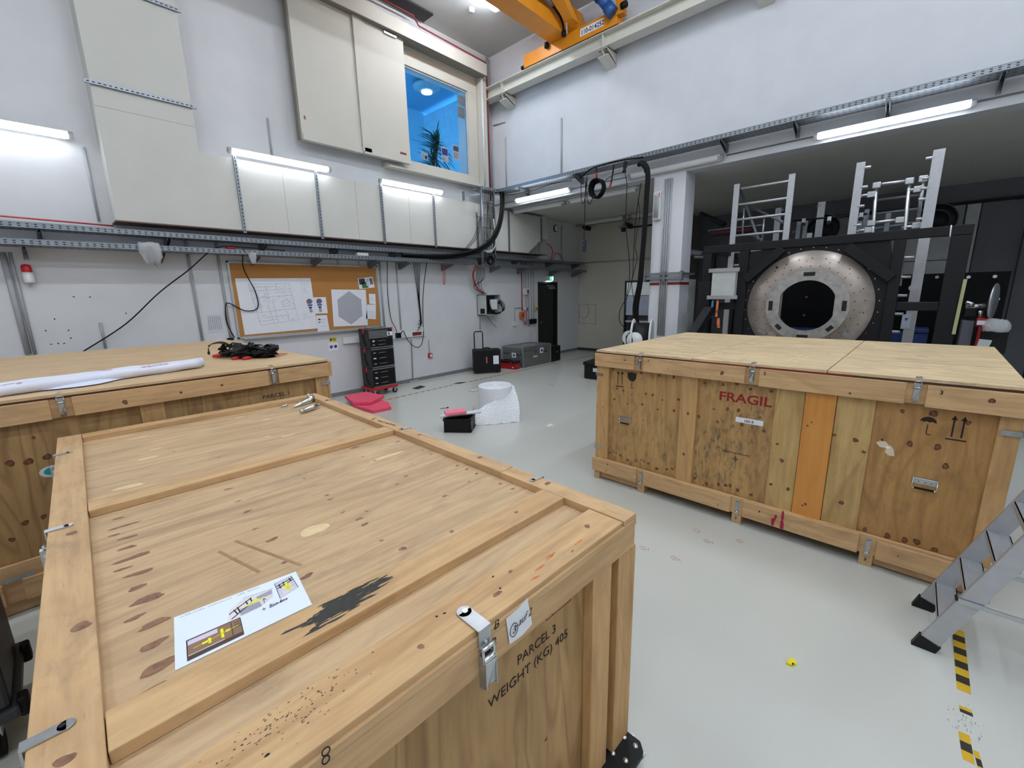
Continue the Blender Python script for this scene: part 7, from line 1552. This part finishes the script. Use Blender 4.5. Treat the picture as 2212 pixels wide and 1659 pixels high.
# drill-like column machine at the right
pm = thing('pedestal_machine', 'grey pedestal machine with chrome shaft at the right of the black frame', 'machine', (7.6, g8(1850, 1200, 7.6).y, 0)); opm = (7.6, g8(1850, 1200, 7.6).y, 0)
a, b = g8(1812, 1125, 7.6), g8(1893, 1125, 7.6)
MB().box(7.6, 7.85, b.y, a.y, .0, a.z, plain('pedestal_grey', '5c6066', .5)).build('pedestal', None, pm, .006, off=opm)
c = g8(1855, 1090, 7.6); MB().box(7.58, 7.9, b.y, a.y, c.z-.02, c.z+.09, M_dark).build('head', M_dark, pm, .008, off=opm)
for p0_, p1_, r in (((1830, 1035), (1965, 1028), .028), ((1850, 1025), (1870, 1005), .05), ((1925, 1060), (1930, 1110), .025)): MB().cyl(g8(*p0_, 7.6), g8(*p1_, 7.6), r, 14, M_chrome).build('shaft', M_chrome, pm, off=opm)
c = g8(2005, 1000, 7.6); q = MB(); q.lathe([(0, 0), (.20, .0), (.21, .01), (.20, .02), (0, .02)], c, Vector((-.25, -1, 0)), 30, M_alu); q.build('saw_disc', M_alu, pm, off=opm)
rs = thing('red_hoist_unit', 'red unit with white tag beside the grey pedestal machine', 'hoist', (7.55, g8(1940, 1150, 7.5).y, 0)); ors = (7.55, g8(1940, 1150, 7.5).y, 0)
a, b = g8(1905, 1112, 7.5), g8(1972, 1165, 7.5); MB().box(7.5, 7.62, b.y, a.y, b.z, a.z, M_rb).build('red_body', M_rb, rs, .008, off=ors); MB().box(7.52, 7.58, a.y-.13, a.y-.03, .0, b.z, M_rb).build('red_post', M_rb, rs, off=ors)
c = g8(1937, 1140, 7.495); MB().box(7.49, 7.498, c.y-.04, c.y+.04, c.z-.025, c.z+.025, M_paper).build('tag', M_paper, rs, off=ors)
q = MB(); c = g8(2035, 1150, 7.4); crumple(q, (c.x, c.y, c.z-.08), .09, .12, .14, M_bag, 14, 5, 5, .7); q.build('plastic_wrap', M_bag, rs, off=ors); MB().box(7.5, 7.6, c.y-.12, c.y+.1, c.z-.35, c.z-.09, M_black).build('black_box', M_black, rs, .01, off=ors)
MB().cyl((7.55, a.y-.1, b.z+.02), (7.55, c.y, c.z-.12), .02, 8, M_alu).build('arm', M_alu, rs, off=ors)
q = MB(); a = g8(1945, 1255, 7.2); q.prism([(7.2, a.y+.05, a.z-.16), (7.2, a.y-.03, a.z-.18), (7.2, a.y-.07, a.z), (7.2, a.y+.03, a.z+.01)], (.06, 0, 0), M_gbox); q.box(7.2, 7.26, a.y-.02, a.y+.02, 0, a.z-.1, M_gbox); single('pale_lever', q, None, 'pale lever sticking up behind the far edge of the FRAGIL crate', 'lever')
c = g8(2170, 1000, 9.0); q = MB(); q.lathe([(0, 0), (.16, .02), (.22, .15), (.2, .3), (0, .34)], (9.0, c.y-.1, c.z-.15), (0, -1, 0), 20, M_black); q.box(8.95, 9.05, c.y-.3, c.y-.2, 0, c.z-.05, M_black); single('dark_motor', q, None, 'dark rounded motor in front of the rear wall at the right edge', 'motor')
# ================================================================== ceiling battens over the hall
e_ = P(1074, 17, 2, ZC-.06)
def crow(y, x1, label): batten((x1-1.5, y, ZC-.07), (x1, y, ZC-.07), -Z, label, matl=M_ceil, r=.07, group='lit ceiling battens', name='ceiling_lamp')
crow(e_.y, e_.x, 'lit ceiling batten beside the orange crane girder')
for i, y in enumerate((3.2, -.4, -4.0)):
    for j, x in enumerate((6.2, 3.2, .2, -2.8)):
        crow(y, x, ('lit ceiling batten in the hall, row %s from the left wall, %s along the row' % (('second', 'third', 'fourth')[i], ('first', 'second', 'third', 'last')[j])))
S.cycles.use_denoising = True
S.cycles.max_bounces = 8
S.cycles.diffuse_bounces = 5
